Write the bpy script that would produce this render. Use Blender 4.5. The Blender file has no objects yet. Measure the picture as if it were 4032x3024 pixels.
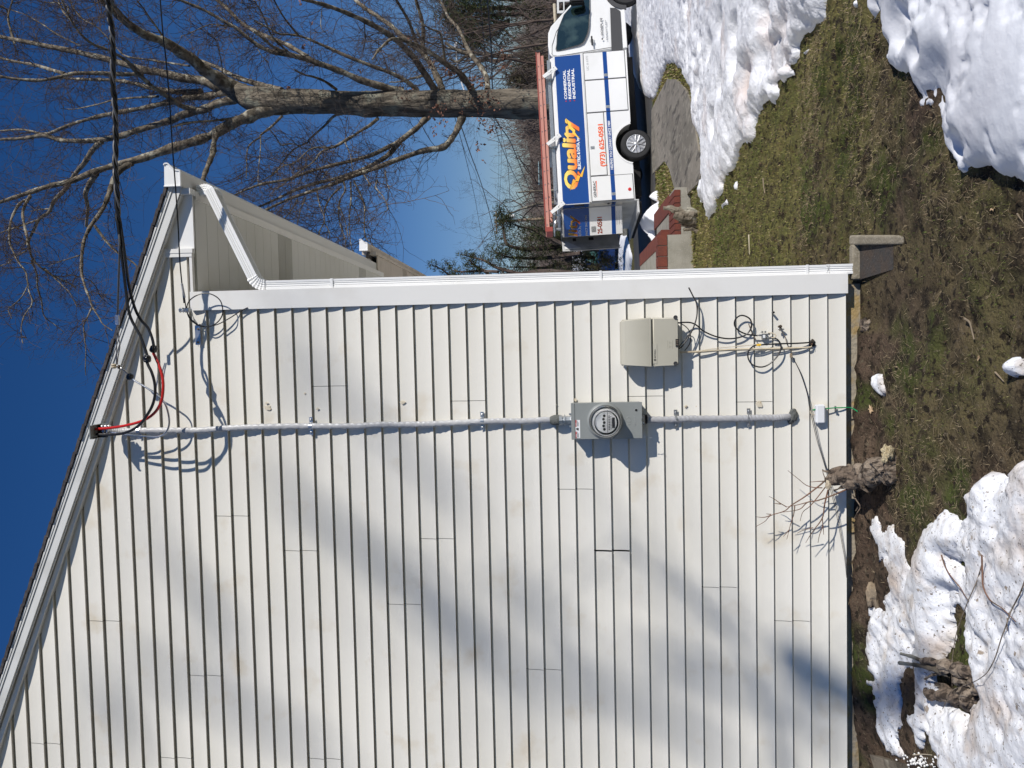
import bpy, bmesh, math, random
import numpy as np
from mathutils import Vector, Matrix, Euler
C = bpy.context.scene.collection
random.seed(7); RNG = np.random.default_rng(7)
R = math.radians
# ------------------------------------------------------------------ camera, sky, sun, exposure
CAM = np.array([-0.27700425, -4.44907564, 1.61933482]); YAW, PITCH, ROLL, FPX = R(-2.61548), R(3.28544), R(-1.16351), 3050.0
def _rot():
    cy, sy, cp, sp = math.cos(YAW), math.sin(YAW), math.cos(PITCH), math.sin(PITCH)
    f = np.array([sy*cp, cy*cp, sp]); r = np.array([cy, -sy, 0.0]); u = np.cross(r, f)
    cr, sr = math.cos(ROLL), math.sin(ROLL)
    return cr*r+sr*u, -sr*r+cr*u, f
CR, CU, CF = _rot()
cam = bpy.data.objects.new('camera', bpy.data.cameras.new('camera')); C.objects.link(cam)
m3 = Matrix((-CU, CR, -CF)).transposed()            # the phone was held upright, the picture is stored lying on its side
cam.matrix_world = Matrix.Translation(Vector(CAM)) @ m3.to_4x4()
cam.data.sensor_fit = 'HORIZONTAL'; cam.data.sensor_width = 36; cam.data.lens = FPX/4032*36
cam.data.clip_start = 0.05; cam.data.clip_end = 5000
S = bpy.context.scene; S.camera = cam
SUN = Vector((1.1, -1.0, 0.85)).normalized()
w = bpy.data.worlds.new('World'); S.world = w; w.use_nodes = True
nt = w.node_tree; bg = nt.nodes['Background']
sky = nt.nodes.new('ShaderNodeTexSky'); sky.sky_type = 'NISHITA'; sky.sun_disc = False
sky.sun_elevation = math.asin(SUN.z); sky.sun_rotation = math.atan2(SUN.x, SUN.y)
sky.altitude = 100; sky.air_density = 1.0; sky.dust_density = 0.0; sky.ozone_density = 2.0
hs = nt.nodes.new('ShaderNodeHueSaturation'); hs.inputs['Saturation'].default_value = 1.36; hs.inputs['Hue'].default_value = 0.512
nt.links.new(sky.outputs[0], hs.inputs['Color']); tcw = nt.nodes.new('ShaderNodeTexCoord'); sxw = nt.nodes.new('ShaderNodeSeparateXYZ'); rw = nt.nodes.new('ShaderNodeValToRGB'); mw_ = nt.nodes.new('ShaderNodeMix'); mw_.data_type = 'RGBA'; mw_.blend_type = 'MULTIPLY'; mw_.inputs[0].default_value = 1
rw.color_ramp.elements[0].position = 0.0; rw.color_ramp.elements[0].color = (.58, .66, 1.0, 1); rw.color_ramp.elements[1].position = .42; rw.color_ramp.elements[1].color = (.93, .93, .97, 1)
e_ = rw.color_ramp.elements.new(.16); e_.color = (.78, .85, 1.0, 1)
nt.links.new(tcw.outputs['Generated'], sxw.inputs[0]); nt.links.new(sxw.outputs['Z'], rw.inputs[0]); nt.links.new(hs.outputs[0], mw_.inputs[6]); nt.links.new(rw.outputs[0], mw_.inputs[7]); nt.links.new(mw_.outputs[2], bg.inputs[0]); bg.inputs[1].default_value = 0.090
sl = bpy.data.lights.new('sun', 'SUN'); sl.energy = 5.0; sl.angle = R(0.53); sl.color = (1, 0.955, 0.89)
so = bpy.data.objects.new('sun', sl); C.objects.link(so); so.rotation_euler = SUN.to_track_quat('Z', 'Y').to_euler(); so.location = (20, -20, 30)
S.view_settings.view_transform = 'Standard'; S.view_settings.look = 'None'; S.view_settings.exposure = -0.20; S.view_settings.gamma = 1
S.render.engine = 'CYCLES'
# ------------------------------------------------------------------ pixel -> point helpers (photo pixels, 4032x3024)
def ray(x, y):
    return CF + CR*((3024-y-1512)/FPX) - CU*((x-2016)/FPX)
def at(x, y, Y):
    d = ray(x, y); return CAM + d*((Y-CAM[1])/d[1])
def G(X, Y):                                        # height of the lawn and road
    X = np.asarray(X, float); Y = np.asarray(Y, float)
    yy = np.clip(Y, 0, 40); t = np.clip((yy-4)/8, 0, 1); t = t*t*(3-2*t); fade = 1-np.clip((Y-22)/20, 0, 1)
    return -0.10-0.037*yy + 0.035*np.clip(X-4.18, -8, 12)*t*fade
def gr(x, y):
    d = ray(x, y); z = -0.2; p = None
    for _ in range(25):
        p = CAM + d*((z-CAM[2])/d[2]); z = 0.5*z+0.5*float(G(p[0], p[1]))
    return p
def Z(x0, y0, s): return lambda x, y: (x0+x/s, y0+y/s)
# ------------------------------------------------------------------ noise
def _h(i, j, k):
    n = (i*374761393 + j*668265263 + k*1274126177) & 0x7fffffff
    n = ((n ^ (n >> 13))*1103515245 + 12345) & 0x7fffffff
    return ((n ^ (n >> 16)) & 0xffff)/65535.0
def vn(x, y, seed=0):
    x = np.asarray(x, float); y = np.asarray(y, float)
    i = np.floor(x).astype(np.int64); j = np.floor(y).astype(np.int64); u = x-i; v = y-j
    u = u*u*(3-2*u); v = v*v*(3-2*v)
    return (_h(i, j, seed)*(1-u)*(1-v)+_h(i+1, j, seed)*u*(1-v)+_h(i, j+1, seed)*(1-u)*v+_h(i+1, j+1, seed)*u*v)*2-1
def fbm(x, y, s, o=4, seed=0, g=0.5):
    a = 1; t = 0; f = 1/s
    for k in range(o):
        t = t + a*vn(np.asarray(x)*f+k*17.3, np.asarray(y)*f-k*9.1, seed+k); a *= g; f *= 2.03
    return t
# ------------------------------------------------------------------ materials
def mat(name, col, rough=0.6, metal=0.0, noise=None, bump=None, spec=0.5, trans=0, alpha=None, attr=None):
    m = bpy.data.materials.new(name); m.use_nodes = True; n = m.node_tree; L = n.links.new
    b = n.nodes['Principled BSDF']; b.inputs['Base Color'].default_value = (*col, 1)
    b.inputs['Roughness'].default_value = rough; b.inputs['Metallic'].default_value = metal
    b.inputs['Specular IOR Level'].default_value = spec
    if trans: b.inputs['Transmission Weight'].default_value = trans
    tc = n.nodes.new('ShaderNodeTexCoord')
    def nz(scale, detail=4, stretch=None, rough_=0.55):
        t = n.nodes.new('ShaderNodeTexNoise'); t.inputs['Scale'].default_value = scale; t.inputs['Detail'].default_value = detail
        t.inputs['Roughness'].default_value = rough_
        if stretch:
            mp = n.nodes.new('ShaderNodeMapping'); mp.inputs['Scale'].default_value = stretch
            L(tc.outputs['Object'], mp.inputs[0]); L(mp.outputs[0], t.inputs['Vector'])
        else: L(tc.outputs['Object'], t.inputs['Vector'])
        return t
    last = None
    if attr:
        a = n.nodes.new('ShaderNodeAttribute'); a.attribute_name = attr; last = a.outputs['Color']
    for q in (noise or []):                         # (scale, colour, lo, hi, stretch)
        sc, c2, lo, hi = q[:4]; st = q[4] if len(q) > 4 else None
        t = nz(sc, 5, st); r = n.nodes.new('ShaderNodeMapRange'); r.inputs[1].default_value = lo; r.inputs[2].default_value = hi
        L(t.outputs['Fac'], r.inputs[0]); mx = n.nodes.new('ShaderNodeMix'); mx.data_type = 'RGBA'
        L(r.outputs[0], mx.inputs[0])
        if last: L(last, mx.inputs[6])
        else: mx.inputs[6].default_value = (*col, 1)
        mx.inputs[7].default_value = (*c2, 1); last = mx.outputs[2]
    if last: L(last, b.inputs['Base Color'])
    if bump:
        prev = None
        for q in (bump if isinstance(bump, list) else [bump]):   # (scale, strength, distance, stretch)
            t = nz(q[0], 6, q[3] if len(q) > 3 else None, 0.6); bp = n.nodes.new('ShaderNodeBump')
            bp.inputs['Strength'].default_value = q[1]; bp.inputs['Distance'].default_value = q[2]
            L(t.outputs['Fac'], bp.inputs['Height'])
            if prev: L(prev, bp.inputs['Normal'])
            prev = bp.outputs[0]
        L(prev, b.inputs['Normal'])
    return m
M = {}
M['siding'] = mat('siding_vinyl', (.74, .71, .63), .42, noise=[(.8, (.755, .73, .665), .35, .65), (4, (.64, .57, .45), .58, .78)], bump=[(1.6, .25, .02), (90, .05, .002, (.05, 1, 1))])
M['trim'] = mat('white_metal_trim', (.80, .79, .76), .38, noise=[(3, (.72, .70, .66), .5, .75)], bump=(2.0, .15, .01))
M['trimw'] = mat('bright_white_vinyl', (.84, .84, .83), .32, noise=[(4, (.78, .78, .76), .55, .8)])
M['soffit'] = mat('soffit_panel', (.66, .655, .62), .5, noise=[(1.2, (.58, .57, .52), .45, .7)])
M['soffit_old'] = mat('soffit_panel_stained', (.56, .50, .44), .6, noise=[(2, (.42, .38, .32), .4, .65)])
M['gut'] = mat('gutter_aluminium', (.70, .70, .68), .4, noise=[(2.5, (.50, .50, .47), .5, .75, (1, .15, 1))])
M['shingle'] = mat('asphalt_shingle', (.045, .04, .042), .9, noise=[(30, (.09, .08, .08), .4, .7)], bump=(40, .6, .01))
M['dark'] = mat('dark_void', (.012, .011, .011), .9)
M['wrap'] = mat('weathered_sheathing', (.05, .042, .035), .9)
M['found'] = mat('foundation_parging', (.36, .31, .23), .9, noise=[(6, (.38, .27, .12), .52, .60), (14, (.30, .27, .22), .5, .7)], bump=[(25, .7, .02)])
M['conc'] = mat('concrete', (.34, .32, .27), .9, noise=[(5, (.26, .245, .20), .4, .65), (60, (.42, .40, .35), .55, .75)], bump=(60, .4, .005))
M['concd'] = mat('old_concrete', (.30, .26, .19), .95, noise=[(9, (.20, .17, .12), .4, .65), (120, (.42, .38, .30), .55, .7)], bump=(80, .8, .008))
M['path'] = mat('aged_concrete_path', (.27, .24, .195), .9, noise=[(1.2, (.19, .17, .135), .4, .6, (1, .5, 1)), (8, (.34, .31, .25), .5, .7, (1, .4, 1)), (4, (.09, .08, .065), .56, .64, (2.0, .35, 1)), (22, (.14, .125, .10), .58, .66)], bump=(50, .5, .005))
M['asph'] = mat('asphalt', (.045, .044, .043), .9, noise=[(60, (.085, .083, .08), .45, .7), (.9, (.075, .072, .07), .45, .6)], bump=(90, .5, .006))
M['brick'] = mat('red_brick', (.17, .042, .025), .85, noise=[(6, (.13, .034, .023), .4, .6), (60, (.23, .07, .04), .55, .75)], bump=(70, .6, .004))
M['mortar'] = mat('mortar', (.40, .33, .27), .95)
M['snow'] = mat('snow', (.86, .875, .90), .55, noise=[(2.0, (.80, .80, .82), .45, .7)], bump=[(9, .25, .02), (60, .3, .005)], spec=.3)
M['snowd'] = mat('dirty_snow', (.83, .84, .86), .6, noise=[(3.2, (.60, .51, .44), .50, .66), (11, (.62, .58, .54), .52, .68), (75, (.16, .13, .10), .62, .67), (26, (.34, .28, .22), .64, .70)], bump=[(12, .35, .02), (80, .6, .008)], spec=.3)
M['snowp'] = mat('pink_dirty_snow', (.86, .865, .88), .6, noise=[(1.6, (.76, .66, .61), .54, .72), (60, (.30, .22, .18), .70, .76)], bump=[(14, .6, .04), (70, .5, .008)], spec=.3)
M['soil'] = mat('soil', (.050, .036, .024), .95, noise=[(1.3, (.075, .058, .036), .42, .62), (8, (.030, .022, .015), .46, .66), (5, (.055, .062, .018), .56, .68), (70, (.15, .12, .08), .66, .74)], bump=[(18, .9, .05), (90, .9, .015)])
M['grass'] = mat('grass_blades', (.1, .1, .05), .75, attr='Col', spec=.25)
M['bark'] = mat('oak_bark', (.235, .20, .155), .95, noise=[(7, (.11, .095, .075), .42, .6, (1, 1, .22)), (2.2, (.27, .265, .21), .54, .66), (16, (.05, .042, .034), .58, .68, (1, 1, .12))], bump=[(14, 1, .09, (1, 1, .14)), (50, .7, .02, (1, 1, .3))], spec=.2)
M['branch'] = mat('branch_bark', (.225, .19, .145), .95, noise=[(5, (.10, .085, .065), .44, .58), (3.5, (.40, .375, .30), .54, .64)], bump=[(30, .8, .02)], spec=.2)
M['twig'] = mat('twig_bark', (.085, .062, .052), .9, noise=[(2, (.15, .12, .10), .45, .7)], spec=.2)
M['redtwig'] = mat('red_brown_twig', (.20, .105, .07), .8, noise=[(12, (.12, .08, .05), .4, .6)], spec=.3)
M['stump'] = mat('stump_bark', (.20, .15, .11), .95, noise=[(14, (.36, .29, .22), .46, .6, (1, 1, .5)), (34, (.05, .036, .026), .5, .60, (1, 1, .35))], bump=[(22, 1, .05, (1, 1, .3)), (70, .8, .015)])
M['cutwood'] = mat('cut_wood', (.55, .47, .34), .85, noise=[(30, (.34, .27, .18), .45, .7)], bump=(60, .5, .01))
M['fungus'] = mat('bracket_fungus', (.62, .52, .33), .9, noise=[(26, (.36, .27, .14), .48, .62)], bump=(45, 1, .03))
M['deadleaf'] = mat('dead_leaf', (.17, .07, .045), .8, noise=[(20, (.28, .14, .08), .4, .7)])
M['leaf'] = mat('tan_leaf', (.46, .33, .20), .75, noise=[(20, (.30, .19, .10), .4, .7)])
M['needle'] = mat('evergreen_needles', (.045, .065, .022), .8, attr='Col', spec=.3)
M['stone'] = mat('field_stone', (.34, .26, .175), .9, noise=[(7, (.22, .175, .12), .4, .65), (50, (.42, .34, .24), .6, .75)], bump=(30, .5, .02))
M['cable'] = mat('grey_cable_jacket', (.52, .52, .52), .36, noise=[(12, (.44, .44, .445), .4, .65)], bump=(26, .35, .010))
M['cabled'] = mat('aged_cable_jacket', (.40, .40, .41), .55, noise=[(9, (.34, .34, .35), .4, .65)], bump=(26, .35, .010))
M['black'] = mat('black_rubber', (.014, .014, .015), .38, bump=(40, .2, .004))
M['gloss'] = mat('black_tape', (.010, .010, .011), .16, bump=(25, .5, .01))
M['red'] = mat('red_cable', (.52, .018, .014), .35)
M['green'] = mat('green_wire', (.012, .27, .09), .4)
M['cream'] = mat('cream_wire', (.60, .52, .38), .6, noise=[(20, (.45, .36, .24), .5, .7)])
M['alu'] = mat('bare_aluminium', (.62, .62, .63), .3, 1.0, noise=[(50, (.45, .45, .46), .4, .6)], bump=(70, .4, .004))
M['zinc'] = mat('galvanised_steel', (.55, .56, .57), .35, .9, noise=[(30, (.42, .43, .44), .4, .6)])
M['ggrey'] = mat('grey_meter_paint', (.27, .285, .275), .4, noise=[(3, (.25, .265, .255), .4, .7)], bump=(4, .06, .005))
M['beige'] = mat('beige_plastic', (.50, .475, .39), .55, noise=[(3, (.45, .425, .345), .5, .8)])
M['wplas'] = mat('white_plastic', (.78, .79, .80), .45)
M['agedalu'] = mat('weathered_aluminium', (.13, .13, .135), .55, .4)
M['dial'] = mat('meter_dial', (.84, .84, .82), .5)
M['glass'] = mat('clear_glass', (1, 1, 1), .02, trans=1.0)
M['clay'] = mat('duct_seal', (.13, .135, .125), .9, bump=(40, .8, .02))
M['vanwhite'] = mat('van_white_paint', (.80, .80, .79), .22, noise=[(1.5, (.74, .735, .71), .5, .8)])
M['vangrey'] = mat('grey_panel_and_shade', (.55, .55, .54), .5, noise=[(3, (.36, .36, .355), .4, .7)])
M['blue'] = mat('blue_vinyl', (.003, .055, .25), .3)
M['orange'] = mat('orange_vinyl', (.80, .12, .025), .4)
M['wvinyl'] = mat('white_vinyl', (.85, .85, .85), .4)
M['yellow'] = mat('yellow_vinyl', (.90, .55, .05), .4)
M['redv'] = mat('red_vinyl', (.55, .02, .02), .4)
M['ink'] = mat('dark_ink', (.03, .03, .035), .5)
M['chrome'] = mat('chrome', (.55, .55, .55), .22, 1.0)
M['rim'] = mat('silver_hubcap', (.55, .55, .56), .35, .6)
M['tyre'] = mat('tyre_rubber', (.018, .018, .019), .75, bump=(30, .3, .01))
M['vglass'] = mat('tinted_window', (.010, .020, .017), .04, spec=.8, noise=[(2.2, (.045, .07, .06), .52, .66)])
M['cladding'] = mat('grey_cladding', (.045, .045, .048), .6)
M['ladder'] = mat('pink_fibreglass', (.50, .21, .165), .5, noise=[(4, (.55, .28, .22), .4, .65, (.3, 1, 1))])
M['ladderd'] = mat('red_fibreglass', (.30, .05, .035), .5)
M['polewood'] = mat('pole_wood', (.28, .21, .14), .9, noise=[(6, (.20, .15, .10), .4, .6, (1, 1, .2))])
M['hill'] = mat('winter_wooded_hill', (.105, .078, .062), .95, noise=[(.25, (.16, .125, .105), .45, .6), (.05, (.08, .06, .048), .4, .6), (1.5, (.06, .045, .035), .55, .65)], bump=(.6, 1, 3))
M['carblue'] = mat('blue_car_paint', (.015, .045, .16), .25)
def yg():                                           # printed yellow-to-orange lettering, graded along its height
    m = mat('yellow_orange_print', (.9, .5, .05), .4); n = m.node_tree
    tc = n.nodes.new('ShaderNodeTexCoord'); sx = n.nodes.new('ShaderNodeSeparateXYZ'); n.links.new(tc.outputs['Object'], sx.inputs[0]); mr = n.nodes.new('ShaderNodeMapRange'); mr.inputs[1].default_value = 1.64; mr.inputs[2].default_value = 1.96
    r = n.nodes.new('ShaderNodeValToRGB'); e = r.color_ramp.elements; e[0].color = (.85, .17, .02, 1); e[1].color = (.95, .72, .16, 1)
    e[0].position = .1; e[1].position = .8; n.links.new(sx.outputs['Z'], mr.inputs[0]); n.links.new(mr.outputs[0], r.inputs[0]); n.links.new(r.outputs[0], n.nodes['Principled BSDF'].inputs['Base Color']); return m
M['yg'] = yg()
# ------------------------------------------------------------------ mesh helpers
def mesh_np(name, V, F, sizes=None):
    me = bpy.data.meshes.new(name); V = np.asarray(V, np.float32)
    if isinstance(F, np.ndarray):
        k = F.shape[1]; n = len(F); me.vertices.add(len(V)); me.vertices.foreach_set('co', V.ravel())
        me.loops.add(n*k); me.loops.foreach_set('vertex_index', F.ravel().astype(np.int32))
        me.polygons.add(n); me.polygons.foreach_set('loop_start', np.arange(0, n*k, k, dtype=np.int32))
        me.update(calc_edges=True); me.validate()
    else:
        me.from_pydata([tuple(map(float, v)) for v in V], [], F); me.update()
    return me
def link(name, me, m, parent=None, smooth=False):
    o = bpy.data.objects.new(name, me); C.objects.link(o)
    if m is not None:
        for q in (m if isinstance(m, list) else [m]): me.materials.append(q)
    if smooth: me.polygons.foreach_set('use_smooth', np.ones(len(me.polygons), bool)); me.update()
    if parent is not None: o.parent = parent
    return o
def tag(o, label=None, cat=None, group=None, kind=None):
    if label: o['label'] = label
    if cat: o['category'] = cat
    if group: o['group'] = group
    if kind: o['kind'] = kind
    return o
def empty(name, loc, label, cat, group=None, rot=None):
    o = bpy.data.objects.new(name, None); C.objects.link(o); o.location = loc; o.empty_display_size = .1
    if rot is not None: o.rotation_euler = rot
    return tag(o, label, cat, group)
class MB:
    def __init__(s): s.V = []; s.F = []
    def add(s, V, F):
        b = len(s.V); s.V += [tuple(map(float, v)) for v in V]; s.F += [tuple(i+b for i in f) for f in F]; return s
    def box(s, x0, x1, y0, y1, z0, z1, bev=0):
        if bev:
            bm = bmesh.new(); bmesh.ops.create_cube(bm, size=1)
            for v in bm.verts: v.co = ((x0+x1)/2+v.co.x*(x1-x0), (y0+y1)/2+v.co.y*(y1-y0), (z0+z1)/2+v.co.z*(z1-z0))
            bmesh.ops.bevel(bm, geom=bm.edges[:], offset=bev, segments=2, affect='EDGES')
            bm.verts.index_update(); s.add([v.co[:] for v in bm.verts], [[v.index for v in f.verts] for f in bm.faces]); bm.free(); return s
        return s.add([(x0,y0,z0),(x1,y0,z0),(x1,y1,z0),(x0,y1,z0),(x0,y0,z1),(x1,y0,z1),(x1,y1,z1),(x0,y1,z1)],
                     [(0,3,2,1),(4,5,6,7),(0,1,5,4),(1,2,6,5),(2,3,7,6),(3,0,4,7)])
    def prism(s, poly, a, b, axis='y'):             # poly of 2D points; axis y: (x,z), axis x: (y,z), axis z: (x,y)
        f = {'y': lambda p, t: (p[0], t, p[1]), 'x': lambda p, t: (t, p[0], p[1]), 'z': lambda p, t: (p[0], p[1], t)}[axis]
        n = len(poly); V = [f(p, a) for p in poly]+[f(p, b) for p in poly]
        return s.add(V, [tuple(range(n)), tuple(range(2*n-1, n-1, -1))]+[(i, i+n, (i+1) % n+n, (i+1) % n) for i in range(n)])
    def tube(s, P, r, n=8, cap=True, squash=None):
        P = [np.array(p, float) for p in P]; k = len(P); rr = r if hasattr(r, '__len__') else [r]*k
        V = []; F = []; up = None
        for i in range(k):
            t = P[min(i+1, k-1)]-P[max(i-1, 0)]; t = t/(np.linalg.norm(t)+1e-9)
            if up is None: up = np.array([0, 0, 1.0]) if abs(t[2]) < .9 else np.array([0, 1.0, 0])
            a = np.cross(t, up); a /= np.linalg.norm(a)+1e-9; b = np.cross(a, t); up = b
            if squash is not None: a = np.array(squash[0], float); b = np.array(squash[1], float)
            for j in range(n):
                q = 2*math.pi*j/n; V.append(P[i]+rr[i]*(math.cos(q)*a+math.sin(q)*b))
        for i in range(k-1):
            for j in range(n): F.append((i*n+j, i*n+(j+1) % n, (i+1)*n+(j+1) % n, (i+1)*n+j))
        if cap: F += [tuple(range(n-1, -1, -1)), tuple(range((k-1)*n, k*n))]
        return s.add(V, F)
    def lathe(s, prof, n=24, c=(0, 0, 0), ax='y'):  # prof: (radius, along)
        V = []; F = []; k = len(prof)
        for r, h in prof:
            for j in range(n):
                q = 2*math.pi*j/n; a, b = r*math.cos(q), r*math.sin(q)
                V.append({'y': (c[0]+a, c[1]+h, c[2]+b), 'z': (c[0]+a, c[1]+b, c[2]+h), 'x': (c[0]+h, c[1]+a, c[2]+b)}[ax])
        for i in range(k-1):
            for j in range(n): F.append((i*n+j, i*n+(j+1) % n, (i+1)*n+(j+1) % n, (i+1)*n+j))
        F += [tuple(range(n)), tuple(range(k*n-1, (k-1)*n-1, -1))]
        return s.add(V, F)
    def rock(s, c, r, seed, n=3, amp=.25):
        bm = bmesh.new(); bmesh.ops.create_icosphere(bm, subdivisions=n, radius=1)
        for v in bm.verts:
            p = v.co.normalized(); d = 1+amp*float(fbm(p.x*1.3+seed, p.y*1.3+p.z*2.1, 1, 3, seed))
            v.co = (c[0]+p.x*d*r[0], c[1]+p.y*d*r[1], c[2]+p.z*d*r[2])
        bm.verts.index_update(); s.add([v.co[:] for v in bm.verts], [[v.index for v in f.verts] for f in bm.faces]); bm.free(); return s
    def build(s, name, m, parent=None, smooth=False, local=False, fix=True):
        V = np.array(s.V, float)
        if parent is not None and not local:
            q = parent
            while q is not None: V = V-np.array(q.location); q = q.parent
        me = bpy.data.meshes.new(name); me.from_pydata([tuple(v) for v in V], [], s.F); me.update()
        if fix:
            bm = bmesh.new(); bm.from_mesh(me); bmesh.ops.recalc_face_normals(bm, faces=bm.faces); bm.to_mesh(me); bm.free()
        o = link(name, me, m, parent)
        if smooth:
            for p in me.polygons: p.use_smooth = True
            try: me.set_sharp_from_angle(angle=R(35))
            except Exception: pass
        return o
def curve3(P, n=8):                                 # Catmull-Rom through points
    P = [np.array(p, float) for p in P]; Q = [2*P[0]-P[1]]+P+[2*P[-1]-P[-2]]; out = []
    for i in range(1, len(Q)-2):
        a, b, c, d = Q[i-1:i+3]
        for k in range(n):
            t = k/n; out.append(.5*((2*b)+(c-a)*t+(2*a-5*b+4*c-d)*t*t+(3*b-a-3*c+d)*t**3))
    out.append(P[-1]); return out
def text(s, size, mw, m, parent, name='lettering', bold=0, shear=0, sx=1.0, spacing=1.0, align='LEFT', depth=.0015):
    cu = bpy.data.curves.new('txt', 'FONT'); cu.body = s; cu.size = size; cu.offset = bold*size; cu.shear = shear; cu.extrude = depth
    cu.space_character = spacing; cu.align_x = align; cu.resolution_u = 3
    bd = max(0, bold-.012); cu.offset = min(bold, .012)*size if bold < .04 else 0.0
    t = bpy.data.objects.new('txt', cu); C.objects.link(t); dg = bpy.context.evaluated_depsgraph_get()
    me = bpy.data.meshes.new_from_object(t.evaluated_get(dg)); bpy.data.objects.remove(t)
    if bd:                                          # heavier strokes: shifted copies, each a hair deeper
        bm = bmesh.new()
        for k, (ax, ay) in enumerate(((0, 0), (1, 0), (-1, 0), (0, 1), (0, -1), (.7, .7), (-.7, .7), (.7, -.7), (-.7, -.7))):
            n0 = len(bm.verts); bm.from_mesh(me); bm.verts.ensure_lookup_table()
            for v in bm.verts[n0:]: v.co.x += ax*bd*size*1.3; v.co.y += ay*bd*size; v.co.z -= k*.00012
        bm.to_mesh(me); bm.free()
    me.transform(mw @ Matrix.Diagonal((sx, 1, 1, 1))); me.name = name
    me.materials.clear(); o = link(name, me, m, parent); return o
# ================================================================== SETTING: ground, road, path, hills
def sd(px_, py_, poly):                             # signed distance, positive inside
    d = np.full(px_.shape, 1e9); ins = np.zeros(px_.shape, bool); n = len(poly)
    for i in range(n):
        x0, y0 = poly[i]; x1, y1 = poly[(i+1) % n]; ex, ey = x1-x0, y1-y0; L2 = ex*ex+ey*ey+1e-12
        t = np.clip(((px_-x0)*ex+(py_-y0)*ey)/L2, 0, 1)
        d = np.minimum(d, np.hypot(px_-x0-t*ex, py_-y0-t*ey))
        c = ((y0 > py_) != (y1 > py_)) & (px_ < ex*(py_-y0)/(ey+1e-12 if ey >= 0 else ey-1e-12)+x0); ins ^= c
    return np.where(ins, d, -d)
def gp(pts, f=None): return [tuple(gr(*(f(*p) if f else p))[:2]) for p in pts]
def grow(a, b, step, far, g=1.09):
    v = list(np.arange(a, b, step)); s = step
    while v[-1] < far: s *= g; v.append(v[-1]+s)
    s = step; lo = [a]
    while lo[-1] > -far: s *= g; lo.append(lo[-1]-s)
    return np.array(lo[:0:-1]+v)
def relief(X, Y):
    spl = 1-np.clip(1.6-np.hypot(np.maximum(np.abs(X-.02)-.30, 0), np.maximum(np.abs(Y+.32)-.35, 0))/.10, 0, 1)
    near = np.clip(1.5-np.hypot(X+.5, Y)/14, 0.15, 1)
    wallm = np.exp(-((Y+.03)/.10)**2)*np.where(X < -.2, .030+.025*np.clip((-1.0-X)/.8, 0, 1), .0)
    return wallm+spl*near*(.016*fbm(X, Y, .30, 4, 3)+.015*fbm(X, Y, .07, 4, 9)+.03*fbm(X, Y, 1.6, 2, 5))
def lawnmask(X, Y):                                 # 0 bare soil .. 1 grass
    m = .5+.45*fbm(X, Y, .55, 4, 21)+.22*np.clip(Y, -1, 3)+.14*np.clip(X, -1.5, 3)
    m -= 1.0*np.exp(-((Y+.15)/.35)**2)*(X < -.25)*(1+.2*fbm(X, Y, .2, 2, 4))
    m -= .55*np.exp(-(((X+.15)/.30)**2+((Y+.55)/.40)**2))
    return np.clip(m, 0, 1)
xs = grow(-3.4, 4.2, .03, 900); ys = grow(-1.7, 4.2, .03, 1500)
gx, gy = np.meshgrid(xs, ys); gz_ = G(gx, gy)+relief(gx, gy)
n1, n2 = gx.shape; idx = np.arange(n1*n2).reshape(n1, n2)
gF = np.stack([idx[:-1, :-1].ravel(), idx[:-1, 1:].ravel(), idx[1:, 1:].ravel(), idx[1:, :-1].ravel()], 1)
gme = mesh_np('ground', np.stack([gx.ravel(), gy.ravel(), gz_.ravel()], 1), gF)
lm = lawnmask(gx, gy).ravel()[:, None]; nn = np.clip(.5+.5*fbm(gx, gy, .12, 3, 31), 0, 1).ravel()[:, None]
soil = np.array([.078, .052, .036])*(1-nn)+np.array([.135, .094, .064])*nn
lawn = np.array([.105, .112, .034])*(1-nn)+np.array([.19, .162, .062])*nn
col = soil*(1-lm)+lawn*lm
ms = (np.clip(fbm(gx, gy, .28, 4, 91)*1.6-.25, 0, 1)*(gy < 1.2)).ravel()[:, None]; col = col*(1-ms)+ms*np.array([.070, .085, .022])
far = np.clip((gy.ravel()-22)/8, 0, 1)[:, None]; sn = (fbm(gx, gy*.5, 9, 3, 77).ravel() > -.15)[:, None]
col = col*(1-far)+far*np.where(sn, np.array([.78, .79, .82]), np.array([.10, .08, .05]))
ca = gme.color_attributes.new('Col', 'FLOAT_COLOR', 'POINT'); ca.data.foreach_set('color', np.hstack([col, np.ones((len(col), 1))]).astype(np.float32).ravel())
M['ground'] = mat('ground_soil_and_moss', (.06, .05, .03), .97, attr='Col', noise=[(9, (.036, .027, .018), .52, .66), (24, (.028, .021, .014), .54, .62), (40, (.15, .12, .08), .60, .68), (90, (.26, .21, .15), .66, .72)], bump=[(16, .9, .04), (85, 1, .014)], spec=.2)
tag(link('ground', gme, M['ground'], smooth=True), 'damp brown soil and thin moss of the yard', kind='structure')
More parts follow.
